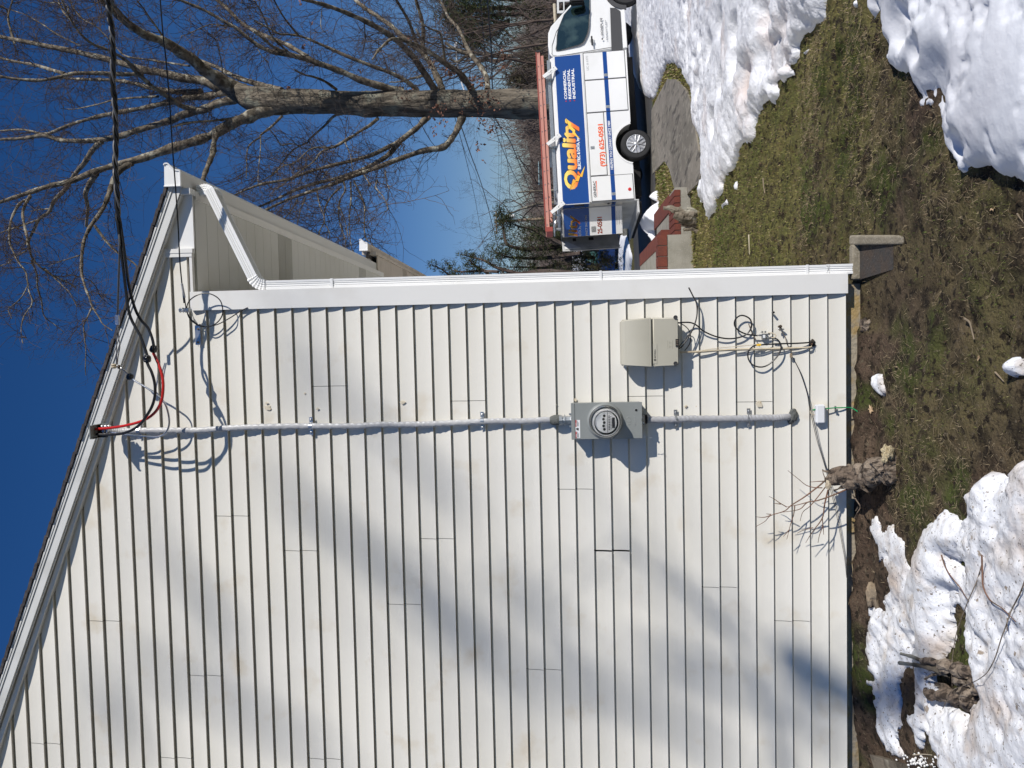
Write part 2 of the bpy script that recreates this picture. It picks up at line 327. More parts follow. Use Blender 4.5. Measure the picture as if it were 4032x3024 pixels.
def sheet(name, pts, m, lift, label, res=.25, edge=0.0):
    P = pts; X0, X1 = min(p[0] for p in P), max(p[0] for p in P); Y0, Y1 = min(p[1] for p in P), max(p[1] for p in P)
    bm = bmesh.new(); vs = [bm.verts.new((x, y, 0)) for x, y in P]; f = bm.faces.new(vs)
    for ax, a, b in ((0, X0, X1), (1, Y0, Y1)):
        for k in range(1, int((b-a)/res)+1):
            co = [0, 0, 0]; co[ax] = a+k*res; no = [0, 0, 0]; no[ax] = 1
            bmesh.ops.bisect_plane(bm, geom=bm.verts[:]+bm.edges[:]+bm.faces[:], plane_co=co, plane_no=no)
    if edge:
        top = bm.faces[:]; bmesh.ops.extrude_face_region(bm, geom=top)
    bm.verts.ensure_lookup_table()
    seen = set()
    if edge:
        nv = len(bm.verts)//2
        for i, v in enumerate(bm.verts): v.co.z = float(G(v.co.x, v.co.y))+(lift if i >= nv else lift-edge)
    else:
        for v in bm.verts: v.co.z = float(G(v.co.x, v.co.y))+lift
    bmesh.ops.recalc_face_normals(bm, faces=bm.faces[:])
    me = bpy.data.meshes.new(name); bm.to_mesh(me); bm.free(); o = link(name, me, m)
    return tag(o, label, kind='structure')
a = gr(2575, 430); b = gr(2592, 960)
d = np.array([a[0]-b[0], a[1]-b[1]]); d /= np.linalg.norm(d); nrm = np.array([-d[1], d[0]]); a2 = a[:2]+d*14; b2 = b[:2]-d*5
ROAD = [tuple(b2), tuple(a2), tuple(a2+nrm*7.5), tuple(b2+nrm*7.5)]
sheet('road', ROAD, M['asph'], .020, 'dark asphalt under the service truck', .5)
z5 = Z(2500, 0, 2.765); z7 = Z(2500, 600, 2.765); z3 = Z(2000, 0, 3.16); z4 = Z(2000, 500, 3.16); z6 = Z(3200, 0, 2.659); z8 = Z(3200, 600, 2.659)
path_px = [z5(*p) for p in [(370, 860), (290, 1000), (235, 1110), (195, 1200), (195, 1659)]]+[z7(*p) for p in [(205, 235), (335, 90), (390, 180), (430, 330), (470, 490), (560, 500), (620, 420), (700, 345), (740, 250), (740, 0)]]+[z5(*p) for p in [(720, 1659), (660, 1300), (640, 1150), (600, 1040), (550, 950), (500, 890), (460, 865)]]
PATH = gp(path_px); sheet('walkway', PATH, M['path'], .030, 'worn grey concrete walkway between the snow and the truck', .3, .05)
# hills
hx = np.linspace(-260, 330, 120); hy = np.linspace(120, 420, 40); HX, HY = np.meshgrid(hx, hy)
HZ = -3+np.clip((HY-120)/150, 0, 1)**.8*(8.5+3*fbm(HX, HY, 90, 3, 8)+5*np.clip((HX-20)/80, 0, 1))+1.2*fbm(HX, HY, 7, 3, 5)
i_ = np.arange(HX.size).reshape(HX.shape); hF = np.stack([i_[:-1, :-1].ravel(), i_[:-1, 1:].ravel(), i_[1:, 1:].ravel(), i_[1:, :-1].ravel()], 1)
tag(link('hills', mesh_np('hills', np.stack([HX.ravel(), HY.ravel(), HZ.ravel()], 1), hF), M['hill'], smooth=True), 'brown wooded hillside in the far distance', kind='structure')
# ================================================================== SNOW
SNOWP = []
def snow(pts, holes, hm, wd, res, m, label, pits=(), jag=.018, rough=1.0, edge=.03, hv=None):
    P = gp(pts); H = [gp(h) for h in holes] if holes else []; SNOWP.append((P, H))
    x0, x1 = min(p[0] for p in P)-.1, max(p[0] for p in P)+.1; y0, y1 = min(p[1] for p in P)-.1, max(p[1] for p in P)+.1
    nx, ny = int((x1-x0)/res)+2, int((y1-y0)/res)+2
    X, Y = np.meshgrid(np.linspace(x0, x1, nx), np.linspace(y0, y1, ny))
    d = sd(X, Y, P)
    for h in H: d = np.minimum(d, -sd(X, Y, h))
    d = d+jag*fbm(X, Y, .11, 5, 12, .6)
    dp = np.maximum(d, 0)
    hm = hm*(hv(X, Y) if hv else 1)
    h = hm*(1-np.exp(-dp/wd))*(1+.30*rough*fbm(X, Y, .45, 4, 40))+edge*(1-np.exp(-dp/.015))+rough*np.minimum(dp/.1, 1)*(.016*fbm(X, Y, .12, 4, 43)+.006*fbm(X, Y, .035, 2, 47))
    for (qx, qy, r, dep) in pits:
        c = gr(qx, qy); h = h-1.25*dep*np.exp(-(((X-c[0])/r)**2+((Y-c[1])/(r*1.3))**2)**1.6)*np.minimum(dp/.05, 1)
    h = np.maximum(h, .012)
    Zz = G(X, Y)+np.where(d > 0, h+np.minimum(relief(X, Y), .02), -.05)
    i2 = np.arange(X.size).reshape(X.shape); F = np.stack([i2[:-1, :-1].ravel(), i2[:-1, 1:].ravel(), i2[1:, 1:].ravel(), i2[1:, :-1].ravel()], 1)
    keep = (d.ravel()[F] > 0).any(1); F = F[keep]; used = np.unique(F); mp = np.zeros(X.size, int); mp[used] = np.arange(len(used))
    V = np.stack([X.ravel(), Y.ravel(), Zz.ravel()], 1)[used]
    o = link('snow_patch', mesh_np('snow_patch', V, mp[F]), m, smooth=True); return tag(o, label, 'snow', kind='stuff')
zs = Z(3200, 2200, 2.013); zt = Z(2700, 1750, 2.212); zu = Z(3200, 1100, 2.073)
N1 = [(2440, -220)]+[z3(*p) for p in [(1440, 0), (1470, 300), (1530, 480), (1560, 830), (1600, 960), (1650, 1080), (1710, 1180), (1830, 1225), (1860, 1150), (1900, 1020), (1930, 940), (1980, 830), (2010, 790), (2090, 780), (2140, 830), (2212, 870)]]
N1 += [z5(*p) for p in [(545, 740), (575, 850), (605, 930), (650, 1000), (690, 1110), (670, 1290), (710, 1430), (760, 1540), (790, 1659)]]
N1 += [z7(*p) for p in [(760, 40), (780, 150), (800, 260), (740, 300), (720, 380), (745, 430), (722, 530), (770, 500), (820, 560), (835, 650), (812, 745), (870, 670), (915, 560), (925, 480), (960, 500), (1000, 440), (1005, 340), (1040, 250), (1100, 170), (1130, 60)]]
N1 += [z5(*p) for p in [(1150, 1659), (1190, 1570), (1285, 1510), (1320, 1280), (1395, 1180), (1455, 1060), (1530, 1070), (1550, 960), (1500, 920), (1600, 900), (1690, 800), (1640, 700), (1720, 690), (1760, 600), (1790, 450), (1870, 330), (1900, 420), (1935, 230), (2000, 260), (2050, 170), (2090, 0)]]+[(3290, -200)]
pits = [(*z5(x, y), r, dp) for x, y, r, dp in [(910, 520, .14, .10), (1050, 240, .13, .09), (1200, 640, .13, .11), (1460, 620, .16, .09), (1570, 590, .14, .12), (780, 900, .15, .10), (1050, 900, .13, .09), (1300, 820, .17, .10), (960, 1340, .13, .14), (1200, 320, .13, .10), (735, 640, .10, .08), (350, 400, .2, .06), (1500, 150, .16, .08), (1700, 250, .12, .06), (820, 440, .1, .06)]]
pits += [(*z5(640, y), .10, .10) for y in range(-60, 900, 45)]
snow(N1, [[z5(*p) for p in [(1600, 620), (1640, 600), (1650, 680), (1610, 700)]]], .085, .14, .028, M['snowp'], 'large trodden snow patch beside the truck and walkway', pits, rough=.55, jag=.035)
N2 = [(3440, -250)]+[z6(*p) for p in [(695, 0), (705, 120), (720, 240), (755, 180), (790, 110), (800, 40), (835, 90), (850, 200), (870, 350), (870, 580), (940, 730), (1000, 730), (1075, 770), (1110, 760), (1150, 820), (1190, 930), (1230, 1020), (1190, 1050), (1210, 1130), (1270, 1130), (1345, 1135), (1420, 1200), (1500, 1340), (1520, 1400), (1560, 1659)]]
N2 += [z8(*p) for p in [(1550, 0), (1610, 130), (1690, 230), (1740, 170), (1830, 180), (1880, 130), (2010, 150), (2100, 230), (2212, 260), (2500, 420)]]+[(4500, 500), (4500, -300)]
pits2 = [(*z6(x, y), r, dp) for x, y, r, dp in [(1150, 250, .10, .05), (1320, 500, .06, .04), (930, 500, .05, .04), (1300, 1100, .06, .05), (1700, 1500, .06, .05), (1480, 900, .14, .05)]]
snow(N2, [], .10, .12, .013, M['snow'], 'smooth thick snow bank in the near right corner', pits2, jag=.014, rough=.16)
N3 = [zt(*p) for p in [(1620, 680), (1700, 640), (1750, 690), (1740, 740), (1850, 750), (1930, 850), (1960, 1000), (1990, 1080), (2050, 1070), (2070, 960), (2130, 700)]]+[(3760, 2020), (3830, 2060), (3860, 2010), (3846, 1920), (3900, 1880), (3990, 1870), (4032, 1820), (4400, 1700), (4400, 3300)]
N3 += [zs(*p) for p in [(1240, 2000), (1100, 1659), (1060, 1550), (1020, 1450), (960, 1420), (900, 1530), (870, 1500), (850, 1390), (800, 1310), (785, 1240), (855, 1215), (860, 1050), (830, 900), (800, 860), (770, 900), (740, 950), (695, 1040), (720, 1280), (700, 1450), (745, 1590), (660, 1580), (600, 1470), (540, 1350), (510, 1250), (500, 1150), (515, 1020), (470, 975), (530, 950), (480, 880), (495, 820), (440, 735), (470, 690), (460, 620), (475, 520), (490, 410), (560, 400), (590, 300), (665, 270), (640, 130), (600, 30)]]+[zt(*p) for p in [(1740, 1030), (1720, 900), (1650, 800)]]
H3 = [[zs(*p) for p in [(1150, 450), (1215, 380), (1275, 470), (1285, 620), (1350, 790), (1380, 920), (1430, 1100), (1340, 1170), (1310, 1240), (1250, 1190), (1130, 1150), (1060, 1060), (1050, 960), (1120, 860), (1180, 680), (1150, 560)]],
      [zs(*p) for p in [(1170, -10), (1260, -10), (1290, 90), (1250, 120), (1200, 70)]], [zs(*p) for p in [(785, 700), (810, 700), (850, 760), (800, 790)]]]
snow(N3, H3, .026, .06, .011, M['snowd'], 'melting snow specked with dirt around the stump below the wall', [(*zs(1180, 300), .06, .06), (*zs(900, 600), .05, .05), (*zs(830, 620), .03, .04), (*zs(1010, 1300), .06, .05)], jag=.024, rough=.36, edge=.014, hv=lambda X, Y: .5+2.4*np.clip((-.55-Y)/.35, 0, 1))
N4 = [z4(*p) for p in [(1860, 790), (1880, 1000), (1910, 1200), (1830, 1290), (1700, 1500), (1650, 1360), (1620, 1150), (1640, 1010), (1690, 940), (1780, 880)]]
def up3(px, h):
    p = gr(*px); d_ = ray(*px); z_ = float(G(p[0], p[1]))+h; return tuple((CAM+d_*((z_-CAM[2])/d_[2]))[:2])
_gp = gp; N4g = [up3(z4(x, y), .42 if x < 1720 else .0) for x, y in [(1860, 790), (1880, 1000), (1910, 1200), (1830, 1290), (1700, 1500), (1650, 1360), (1620, 1150), (1640, 1010), (1690, 940), (1780, 880)]]
gp = lambda pts, f=None: [tuple(p) for p in pts] if f is None and pts is N4g else _gp(pts, f)
snow(N4g, [], .40, .22, .035, M['snow'], 'rounded white snow mound behind the brick steps', jag=.01, rough=.25)
snow([(2470, 930), (2490, 1010), (2480, 1120), (2300, 1140), (2320, 1010), (2335, 960), (2380, 935), (2420, 925)], [], .15, .4, .10, M['snow'], 'far snow beyond the rear of the truck', jag=.05, rough=.6)
# small lumps of snow left on the lawn: one thing each
def lump(pts, h, label, m='snow', res=.008):
    P = gp(pts); SNOWP.append((P, [])); x = np.array(P); x0, y0 = x.min(0)-.03; x1, y1 = x.max(0)+.03
    X, Y = np.meshgrid(np.arange(x0, x1, res), np.arange(y0, y1, res)); d = sd(X, Y, P)+.006*fbm(X, Y, .04, 3, 5); dp = np.maximum(d, 0)
    Zz = G(X, Y)+relief(X, Y)+np.where(d > 0, .012+h*(1-np.exp(-dp/.03))*(1+.3*fbm(X, Y, .05, 3, 2)), -.03)
    i2 = np.arange(X.size).reshape(X.shape); F = np.stack([i2[:-1, :-1].ravel(), i2[:-1, 1:].ravel(), i2[1:, 1:].ravel(), i2[1:, :-1].ravel()], 1); F = F[(d.ravel()[F] > 0).any(1)]
    us = np.unique(F); mp = np.zeros(X.size, int); mp[us] = np.arange(len(us)); V = np.stack([X.ravel(), Y.ravel(), Zz.ravel()], 1)[us]
    c = V.mean(0); o = link('snow_lump', mesh_np('snow_lump', V-c, mp[F]), M[m], smooth=True); o.location = c
    return tag(o, label, 'snow lump', 'snow lumps left on the lawn')
lump([zu(*p) for p in [(530, 790), (560, 760), (585, 770), (600, 860), (608, 920), (590, 955), (560, 930), (535, 870)]], .03, 'icy leaf-shaped snow lump near the foundation', 'snowd')
lump([zu(*p) for p in [(1650, 660), (1700, 640), (1760, 660), (1760, 790), (1700, 800), (1650, 780)]], .045, 'square icy snow lump at the lower edge of the lawn', 'snowd')
lump([z7(*p) for p in [(1020, 510), (1045, 545), (1010, 575), (975, 615), (985, 560)]], .03, 'small snow lump left of the tip of the big snow patch', res=.03)
lump([z5(*p) for p in [(1840, 520), (1850, 545), (1815, 600), (1800, 570)]], .03, 'tiny snow lump below the big snow patch', res=.02)
lump([z6(*p) for p in [(520, 30), (560, 5), (555, 50), (520, 92)]], .03, 'tiny snow lump near the tongue of the near snow bank', res=.012)
lump([z7(*p) for p in [(1100, 340), (1130, 300), (1125, 390), (1095, 400)]], .02, 'thin snow lump on the grass beside the big patch', res=.03)
# ================================================================== HOUSE
EX = .1016; house = empty('house', (0, 0, 0), 'white vinyl sided house with a gable wall and long eave', 'house')
HW = 8.4
def jz(X): return np.where(X > -HW/2, 4.0-.398*X, 4.0+.398*(X+HW))
def xr(z): return (z < 3.725)*0.0+(z >= 3.725)*np.minimum((4.0-z)/.398, .335)
def xl(z): return np.where(z < 3.725, -HW, np.maximum(-HW-(4.0-z)/.398, -HW-.335))
pr = [(-.03, .0125), (.0, .0155), (.05, .0136), (.14, .0106), (.30, .0070), (.5, .0036), (.75, .0014), (.89, .0006), (.905, -.009), (1.0, -.010)]
seam_px = [(232, 1342), (507, 1115), (654, 1190), (716, 834), (877, 1306), (947, 1164), (450, 1460), (385, 1638), (1012, 866), (1177, 1447), (1242, 1057), (1392, 856), (1557, 1269), (1633, 868), (1712, 1342), (1322, 1190), (112, 1607), (700, 1640)]
seams = {}
for x, y in seam_px:
    p = at(x*1.8228, y*1.8228, -.01); k = round(p[2]/EX)
    for q in (k-1, k): seams.setdefault(q, []).append((p[0], .0045 if (x, y) == (1322, 1190) else .0014))
V = []; F = []
def course(k, x0, x1, seed, xrf=None, xlf=None, T=lambda x, y, z: (x, y, z)):
    n = max(2, int((x1-x0)/.12)); xc = np.linspace(x0, x1, n+1); b = len(V)
    for (t, dy) in [(-.03, -.010)]+pr:
        z = EX*(k+max(t, 0)); hi = float(xrf(z)) if xrf else x1; lo = float(xlf(z)) if xlf else x0
        for x in xc:
            wv = .0006*float(vn(x*1.1, k*3.7, seed)) + .0002*float(vn(x*4.1, k*2.3, seed+1)); q = 1-t if t > 0 else 1
            xx = min(max(x, lo), hi); zz = z+wv*q if t >= 0 else z+wv
            if t < 0 and dy > .01: zz = EX*k+.0025+wv
            V.append(T(xx, -(dy+wv*.8*q) if dy > .01 else -dy, zz))
    m_ = n+1
    for r in range(len(pr)):
        for c in range(n): F.append((b+r*m_+c, b+r*m_+c+1, b+(r+1)*m_+c+1, b+(r+1)*m_+c))
kmax = int((4.0+.398*HW/2)/EX)+1
for k in range(kmax):
    z0 = EX*k; hi = float(xr(z0+.001)); lo = float(xl(z0+.001))
    if z0 > 3.725 and (4.0-z0)/.398 < -HW/2: continue
    if 3.68 < z0 < 3.725: hi = 0.0
    cuts = sorted(seams.get(k, [])); e = lo
    for xs_, g in cuts: course(k, e, xs_-g, k, xr, xl); e = xs_+g
    course(k, e, hi, k, xr, xl)
sid = link('siding', mesh_np('siding', V, F), M['siding'], house); 
for p in sid.data.polygons: p.use_smooth = True
sid.data.set_sharp_from_angle(angle=R(28))
# side wall siding (faces away to the right)
V = []; F = []
for k in range(36): course(k, .06, 13.5, 90+k, T=lambda x, y, z: (.072-y, x, z))
o = link('siding', mesh_np('siding', V, F), M['siding'], house); tag(o, 'side wall courses round the corner')
MB().prism([(-HW+.0, 0), (.06, 0), (.06, 3.72), (.33, 3.72), (.33, 3.86), (-HW/2, 5.66), (-HW, 3.72)], .013, .03, 'y').build('sheathing', M['wrap'], house)
MB().prism([(.004, 0), (14, 0), (14, 3.72), (.004, 3.72)], .04, .056, 'x').build('sheathing', M['wrap'], house)
fd = MB().box(-HW+.03, .045, .045, 13, -1.5, .03); fd.build('foundation', M['found'], house)
# corner board, trim channels
MB().prism([(-.012, -.0275), (.097, -.0275), (.097, .10), (.073, .10), (.073, -.006), (-.012, -.006)], -.008, 3.742, 'z').build('corner_board', M['trim'], house)
def strip(x0, x1, f, wd, y0, y1, n=2): return [(x0, f(x0)), (x1, f(x1)), (x1, f(x1)+wd), (x0, f(x0)+wd)]
J = lambda x: 4.0-.398*x
J2 = lambda x: 4.0+.398*(x+HW)
tr = MB(); tr.prism(strip(-HW/2, .345, J, .030, 0, 0), -.034, .004); tr.prism(strip(-HW-.345, -HW/2, J2, .030, 0, 0), -.034, .004)
tr.box(.322, .347, -.033, .004, 3.715, J(.335)+.02); tr.box(.300, .3215, -.030, .004, 3.72, J(.30)); tr.box(.097, .30, -.026, .004, 3.722, 3.738)
tr.build('trim_channel', M['trim'], house)
# rake: soffit board, fascia, drip edge, shingles
RZ = lambda x: 4.107-.405*x
RZ2 = lambda x: 4.107+.405*(x+HW)
rk = MB()
for fz, a, b in ((RZ, -HW/2, .70), (RZ2, -HW-.70, -HW/2)):
    jj = J if fz is RZ else J2
    rk.add([(a, -.058, fz(a)-.088), (b, -.058, fz(b)-.088), (b, 0.004, jj(b)+.028), (a, 0.004, jj(a)+.028), (a, -.058, fz(a)-.060), (b, -.058, fz(b)-.060), (b, .004, jj(b)+.050), (a, .004, jj(a)+.050)], [(0, 1, 2, 3), (4, 5, 6, 7), (0, 1, 5, 4), (2, 3, 7, 6), (1, 2, 6, 5), (0, 3, 7, 4)])
rk.build('rake_soffit', M['trim'], house)
fa = MB()
for fz, a, b in ((RZ, -HW/2, .70), (RZ2, -HW-.70, -HW/2)):
    fa.prism([(a, fz(a)-.082), (b, fz(b)-.082), (b, fz(b)-.020), (a, fz(a)-.020)], -.068, -.0585)
    fa.prism([(a, fz(a)-.034), (b, fz(b)-.034), (b, fz(b)-.012), (a, fz(a)-.012)], -.0735, -.0685)
    fa.prism([(a, fz(a)-.020), (b, fz(b)-.020), (b, fz(b)-.010), (a, fz(a)-.010)], -.0775, -.0740)
fa.build('rake_fascia', M['gut'], house)
rf = MB(); bx = .725
for sgn in (1, -1):
    n = 60; c0 = -HW/2
    for i in range(n):                              # shingle tabs, a ragged stepped edge
        a = i/n*(HW/2+bx); b = (i+1)/n*(HW/2+bx)+.012; t0 = 4.107+.405*HW/2
        za, zb = t0-.405*a+.004, t0-.405*b+.022*0+.004; j = .010*random.random()
        P = [(c0+sgn*a, za-.012), (c0+sgn*b, zb-.006), (c0+sgn*b, zb+.012), (c0+sgn*a, za+.004)]
        rf.prism([(q[0], q[1]+.0) for q in P], -.083-j*.6, 5.0 if sgn > 0 else 13)
rf.build('roof', M['shingle'], house)
# boxed eave end: bright white frieze triangle, soffit, fascia, gutter
MB().prism([(.349, 3.712), (.682, 3.712), (.682, J(.682)+.034), (.349, J(.349)+.034)], -.012, .004).build('frieze_panel', M['trimw'], house)
def soffit(y0, y1, x0, x1, z, m, vents=()):
    s = MB(); y = y0; ve = MB()
    while y < y1-.001:
        e = min(y+.152, y1)
        if any(a <= y < b for a, b in vents):
            q = y+.006; ve = MB()
            while q < e-.008:
                ve.box(x0, x1, q, q+.004, z-.001, z+.007); q += .009
            ve.box(x0, x1, y+.0035, e-.001, z+.006, z+.011); ve.build('soffit_vent', m, house)
        else: s.box(x0, x1, y+.0035, e, z, z+.008)
        s.box(x0, x1, y, y+.0035, z+.007, z+.012); y = e
    s.build('eave_soffit', m, house)
    return ve
soffit(.01, 4.97, .072, .645, 3.712, M['soffit'], [(1.34, 1.66), (3.7, 4.0)])
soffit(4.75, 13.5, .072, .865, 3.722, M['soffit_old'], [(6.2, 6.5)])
fz_ = MB(); fz_.box(.645, .683, .012, 4.97, 3.700, 3.86); fz_.box(.635, .6445, .012, 4.97, 3.700, 3.712); fz_.build('eave_fascia', M['trim'], house)
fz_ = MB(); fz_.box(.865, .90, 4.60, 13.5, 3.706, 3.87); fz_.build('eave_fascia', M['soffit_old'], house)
def gutter(y0, y1, x0, z0, m, cap=M['trimw']):      # K-style trough, open on top
    k = [(x0, z0+.096), (x0, z0), (x0+.085, z0), (x0+.090, z0+.034), (x0+.112, z0+.056), (x0+.128, z0+.070), (x0+.128, z0+.088), (x0+.118, z0+.092)]
    g = MB(); n = len(k); inn = [(x+(.003 if i < 2 else -.003 if i > 2 else -.002), z+(.003 if 0 < i < 3 else 0)) for i, (x, z) in enumerate(k)]
    V = [(x, y0, z) for x, z in k]+[(x, y1, z) for x, z in k]+[(x, y0, z) for x, z in inn]+[(x, y1, z) for x, z in inn]
    Fq = [(i, i+1, n+i+1, n+i) for i in range(n-1)]+[(2*n+i, 2*n+i+1, 3*n+i+1, 3*n+i) for i in range(n-1)]+[(0, n, 3*n, 2*n), (n-1, 2*n-1, 4*n-1, 3*n-1)]
    g.add(V, Fq); gu = g.build('gutter', m, house)
    e = MB(); e.prism(k, y0-.004, y0+.001)
    for i in range(n-1):
        (xa, za), (xb, zb) = k[i], k[i+1]; e.tube([(xa, y0-.006, za), (xb, y0-.006, zb)], .005, 6)
    e.build('gutter_end_cap', cap, gu); return gu
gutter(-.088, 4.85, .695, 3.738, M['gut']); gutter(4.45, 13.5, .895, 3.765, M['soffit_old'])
MB().box(.655, .688, -.062, .010, 3.70, 3.80).build('fascia_end_cap', M['gut'], house)
MB().prism([(.40, 3.80), (.83, 3.80), (.83, 3.862), (.40, 3.99)], 4.62, 4.75).build('roof_end_board', M['gut'], house)
MB().prism([(.30, 3.86), (.80, 3.86), (.30, 4.03)], 4.52, 4.60).build('roof_end_shingle', M['shingle'], house)
rf2 = MB(); t0 = 4.070
rf2.prism([(-HW/2, t0+.405*HW/2+.03), (.90, t0-.405*.90+.065), (.90, t0-.405*.90+.085), (-HW/2, t0+.405*HW/2+.05)], 4.55, 13.6); rf2.build('roof', M['shingle'], house)
# downspout with crimped elbows
def dspath(P, wx, wy, m, name, crimp=()):
    P = [np.array(p, float) for p in P]; k = len(P); prof = []
    for a, b, c, d in ((-1, -1, 1, -1), (1, -1, 1, 1), (1, 1, -1, 1), (-1, 1, -1, -1)):      # grooves on each face
        for t in (0, .12, .22, .30, .38, .47, .53, .62, .70, .78, .88):
            g = .90 if .25 < t < .34 or .42 < t < .58 or .66 < t < .75 else 1.0
            x = a+(c-a)*t; y = b+(d-b)*t
            prof.append((x*(g if abs(x) > .999 else 1), y*(g if abs(y) > .999 else 1)))
    n = len(prof); V = []; F = []
    for i in range(k):
        t = P[min(i+1, k-1)]-P[max(i-1, 0)]; t /= np.linalg.norm(t); b = np.array([0, 1.0, 0]); a = np.cross(b, t); a /= np.linalg.norm(a); b = np.cross(t, a)
        s = 1.10 if i in crimp else 1.0
        for (u, v) in prof: V.append(P[i]+a*u*wx*s+b*v*wy*s)
    for i in range(k-1):
        for j in range(n): F.append((i*n+j, i*n+(j+1) % n, (i+1)*n+(j+1) % n, (i+1)*n+j))
    q = MB(); q.add(V, F); return q.build(name, m, house, fix=True)
pl = at(3375, 1075, .03)
DX = .125; DY = .035
low = [(DX, DY, z) for z in (-.06, .0, .10)]; mid = [(DX, DY, z) for z in np.linspace(.10, 3.30, 30)]
dspath(low+mid[1:], .0260, .040, M['trimw'], 'downspout')
print('SPL', xL, xR, y0_ if 0 else 0) if 0 else None
dspath([(DX, DY, .085), (DX, DY, .10), (DX, DY, .02), (DX, DY, -.065)][::-1], .0275, .043, M['trimw'], 'downspout_outlet')
MB().box(DX-.024, DX+.024, DY-.038, DY+.038, -.0640, -.060).build('downspout_opening', M['dark'], house)
el = []; cr = []
for i in range(13):                                 # lower elbow
    q = i/12*R(66); r = .085; el.append((DX+r*(1-math.cos(q)), DY, 3.30+r*math.sin(q)))
e2 = np.array(el[-1]); e3 = np.array((.655, .05, 3.605)); dd = (e3-e2)/np.linalg.norm(e3-e2)
el2 = [e2, e2+dd*.02]; dia = [e2+(e3-e2)*t for t in np.linspace(-.05, 1.08, 8)]
dspath(el, .0300, .042, M['trimw'], 'downspout_elbow', crimp=range(1, 12, 2))
dspath(dia, .0290, .040, M['trimw'], 'downspout')
up = [e3+(np.array((.728, .10, 3.70))-e3)*0]; A = e3; ang0 = math.atan2(dd[2], dd[0]); r = .075; P_ = []
cx, cz = A[0]-r*math.sin(ang0)*1, A[2]+r*math.cos(ang0)
for i in range(13):
    q = ang0+i/12*(math.pi/2-ang0); P_.append((cx+r*math.sin(q), A[1]+.004*i, cz-r*math.cos(q)))
P_.append((P_[-1][0], P_[-1][1], 3.716)); dspath(P_, .0310, .043, M['trimw'], 'downspout_elbow', crimp=range(1, 12, 2))
bk = MB()
for z in (.20, 1.35, 2.9): MB().box(.096, DX+.029, DY-.044, DY-.0415, z, z+.014).build('downspout_strap', M['trimw'], house)
# wall stains and old screw holes (caulk scars left by an earlier cable)
M['scar'] = mat('caulk_scar', (.66, .59, .46), .8, noise=[(60, (.40, .30, .18), .56, .66)])
sc = MB()
for x, y, ww, hh in [(1052, 1606, 18, 26), (1587, 1585, 14, 20), (1250, 1610, 10, 9), (2265, 1575, 10, 12), (2186, 1592, 7, 10), (2700, 1600, 9, 9), (2745, 1600, 8, 8), (2990, 1592, 22, 18), (1050, 1588, 8, 12), (1200, 1550, 8, 8)]:
    p = at(x, y, -.012); MB().rock((p[0], -.010, p[2]), (ww/1250, .0012, hh/1150), x, 2, .5).build('caulk_scar', M['scar'], house)
# ================================================================== brick stoop at the side of the house
st = empty('brick_stoop', (1.0, 7.5, float(G(1, 7.5))), 'grey concrete stoop edged with red brick beside the house', 'stoop')
gz0 = float(G(1.2, 6.9))
c1 = at(2717, 922, 6.9); c0 = np.array([.08, 6.9, 0]); ztop = at(2628, 922, 6.9)[2]; zt2 = at(2588, 922, 6.9)[2]
MB().box(.08, c1[0], 6.9, 9.3, gz0-.4, ztop).build('concrete_base', M['conc'], st)
bb = MB(); mo = MB(); n = 8; xw = (c1[0]-.08)/n
for i in range(n): bb.box(.08+i*xw+.004, .08+(i+1)*xw-.004, 6.888, 7.09, ztop+.004, zt2, .004)
for i in range(24): bb.box(c1[0]-.20, c1[0]+.012, 7.094+i*.0925, 7.094+(i+1)*.0925-.008, ztop+.004, zt2-.002, .004)
mo.box(.08, c1[0]-.004, 6.897, 9.3, ztop, zt2-.010)
bb.build('brick_edging', M['brick'], st); mo.build('mortar_bed', M['conc'], st)
# lower step running out to the right
lo = MB(); lm_ = MB(); x0 = c1[0]+.016; x1 = at(2724, 730, 7.3)[0]; zt3 = ztop-.04
for r_, (yy, zq) in enumerate(((7.25, zt3-.12), (7.45, zt3-.12), (7.65, zt3-.12))):
    for i in range(int((x1-x0)/.10)):
        lo.box(x0+i*.1, x0+i*.1+.092, yy, yy+.19, zq-.09, zq, .004)
for i in range(18):
    lo.box(x1-.30, x1-.02, 7.86+i*.10, 7.86+i*.10+.092, zt3-.21, zt3-.12, .004); lo.box(x0+.0, x0+.20, 7.86+i*.10, 7.952+i*.10, zt3-.21, zt3, .004)
lm_.box(x0, x1-.03, 7.26, 9.4, gz0-.4, zt3-.135)
lo.build('brick_step', M['brick'], st); lm_.build('mortar_bed', M['conc'], st)
# ================================================================== splash block at the downspout
zk = Z(3200, 600, 2.659)
def onz(px, z): d_ = ray(*px); return CAM+d_*((z-CAM[2])/d_[2])
g0 = float(G(.2, -.3)); rim = g0+.062
o1, o2, i1, i2 = [onz(zk(*p), rim) for p in ((375, 868), (850, 838), (440, 968), (900, 925))]; b1 = onz(zk(395, 1150), rim); b2 = onz(zk(445, 1150), rim); f1 = onz(zk(1080, 925), g0+.02)
sb = MB()
def slab(a, b, c, d_, zt_, zb): sb.prism([(p[0], p[1]) for p in (a, b, c, d_)], zb, zt_, 'z')
ww = .056; y0_ = -.62; y1_ = o1[1]; xR = o1[0]; xL = b1[0]-.10
fo = onz(zk(1070, 872), g0+.02); fi = onz(zk(1085, 925), g0+.02); y0_ = fi[1]
sb.add([(fi[0]-.02, fi[1], g0-.020), (fo[0], fi[1], g0-.020), (xR, y1_, rim), (xR-ww, y1_, rim), (fi[0], fi[1], g0-.08), (fo[0], fi[1], g0-.08), (xR, y1_, g0-.08), (xR-ww, y1_, g0-.08)], [(0, 1, 2, 3), (4, 5, 6, 7), (0, 1, 5, 4), (1, 2, 6, 5), (2, 3, 7, 6), (3, 0, 4, 7)])
sb.box(xL, xR-ww, y1_-ww, y1_, g0-.08, rim-.001, .0)
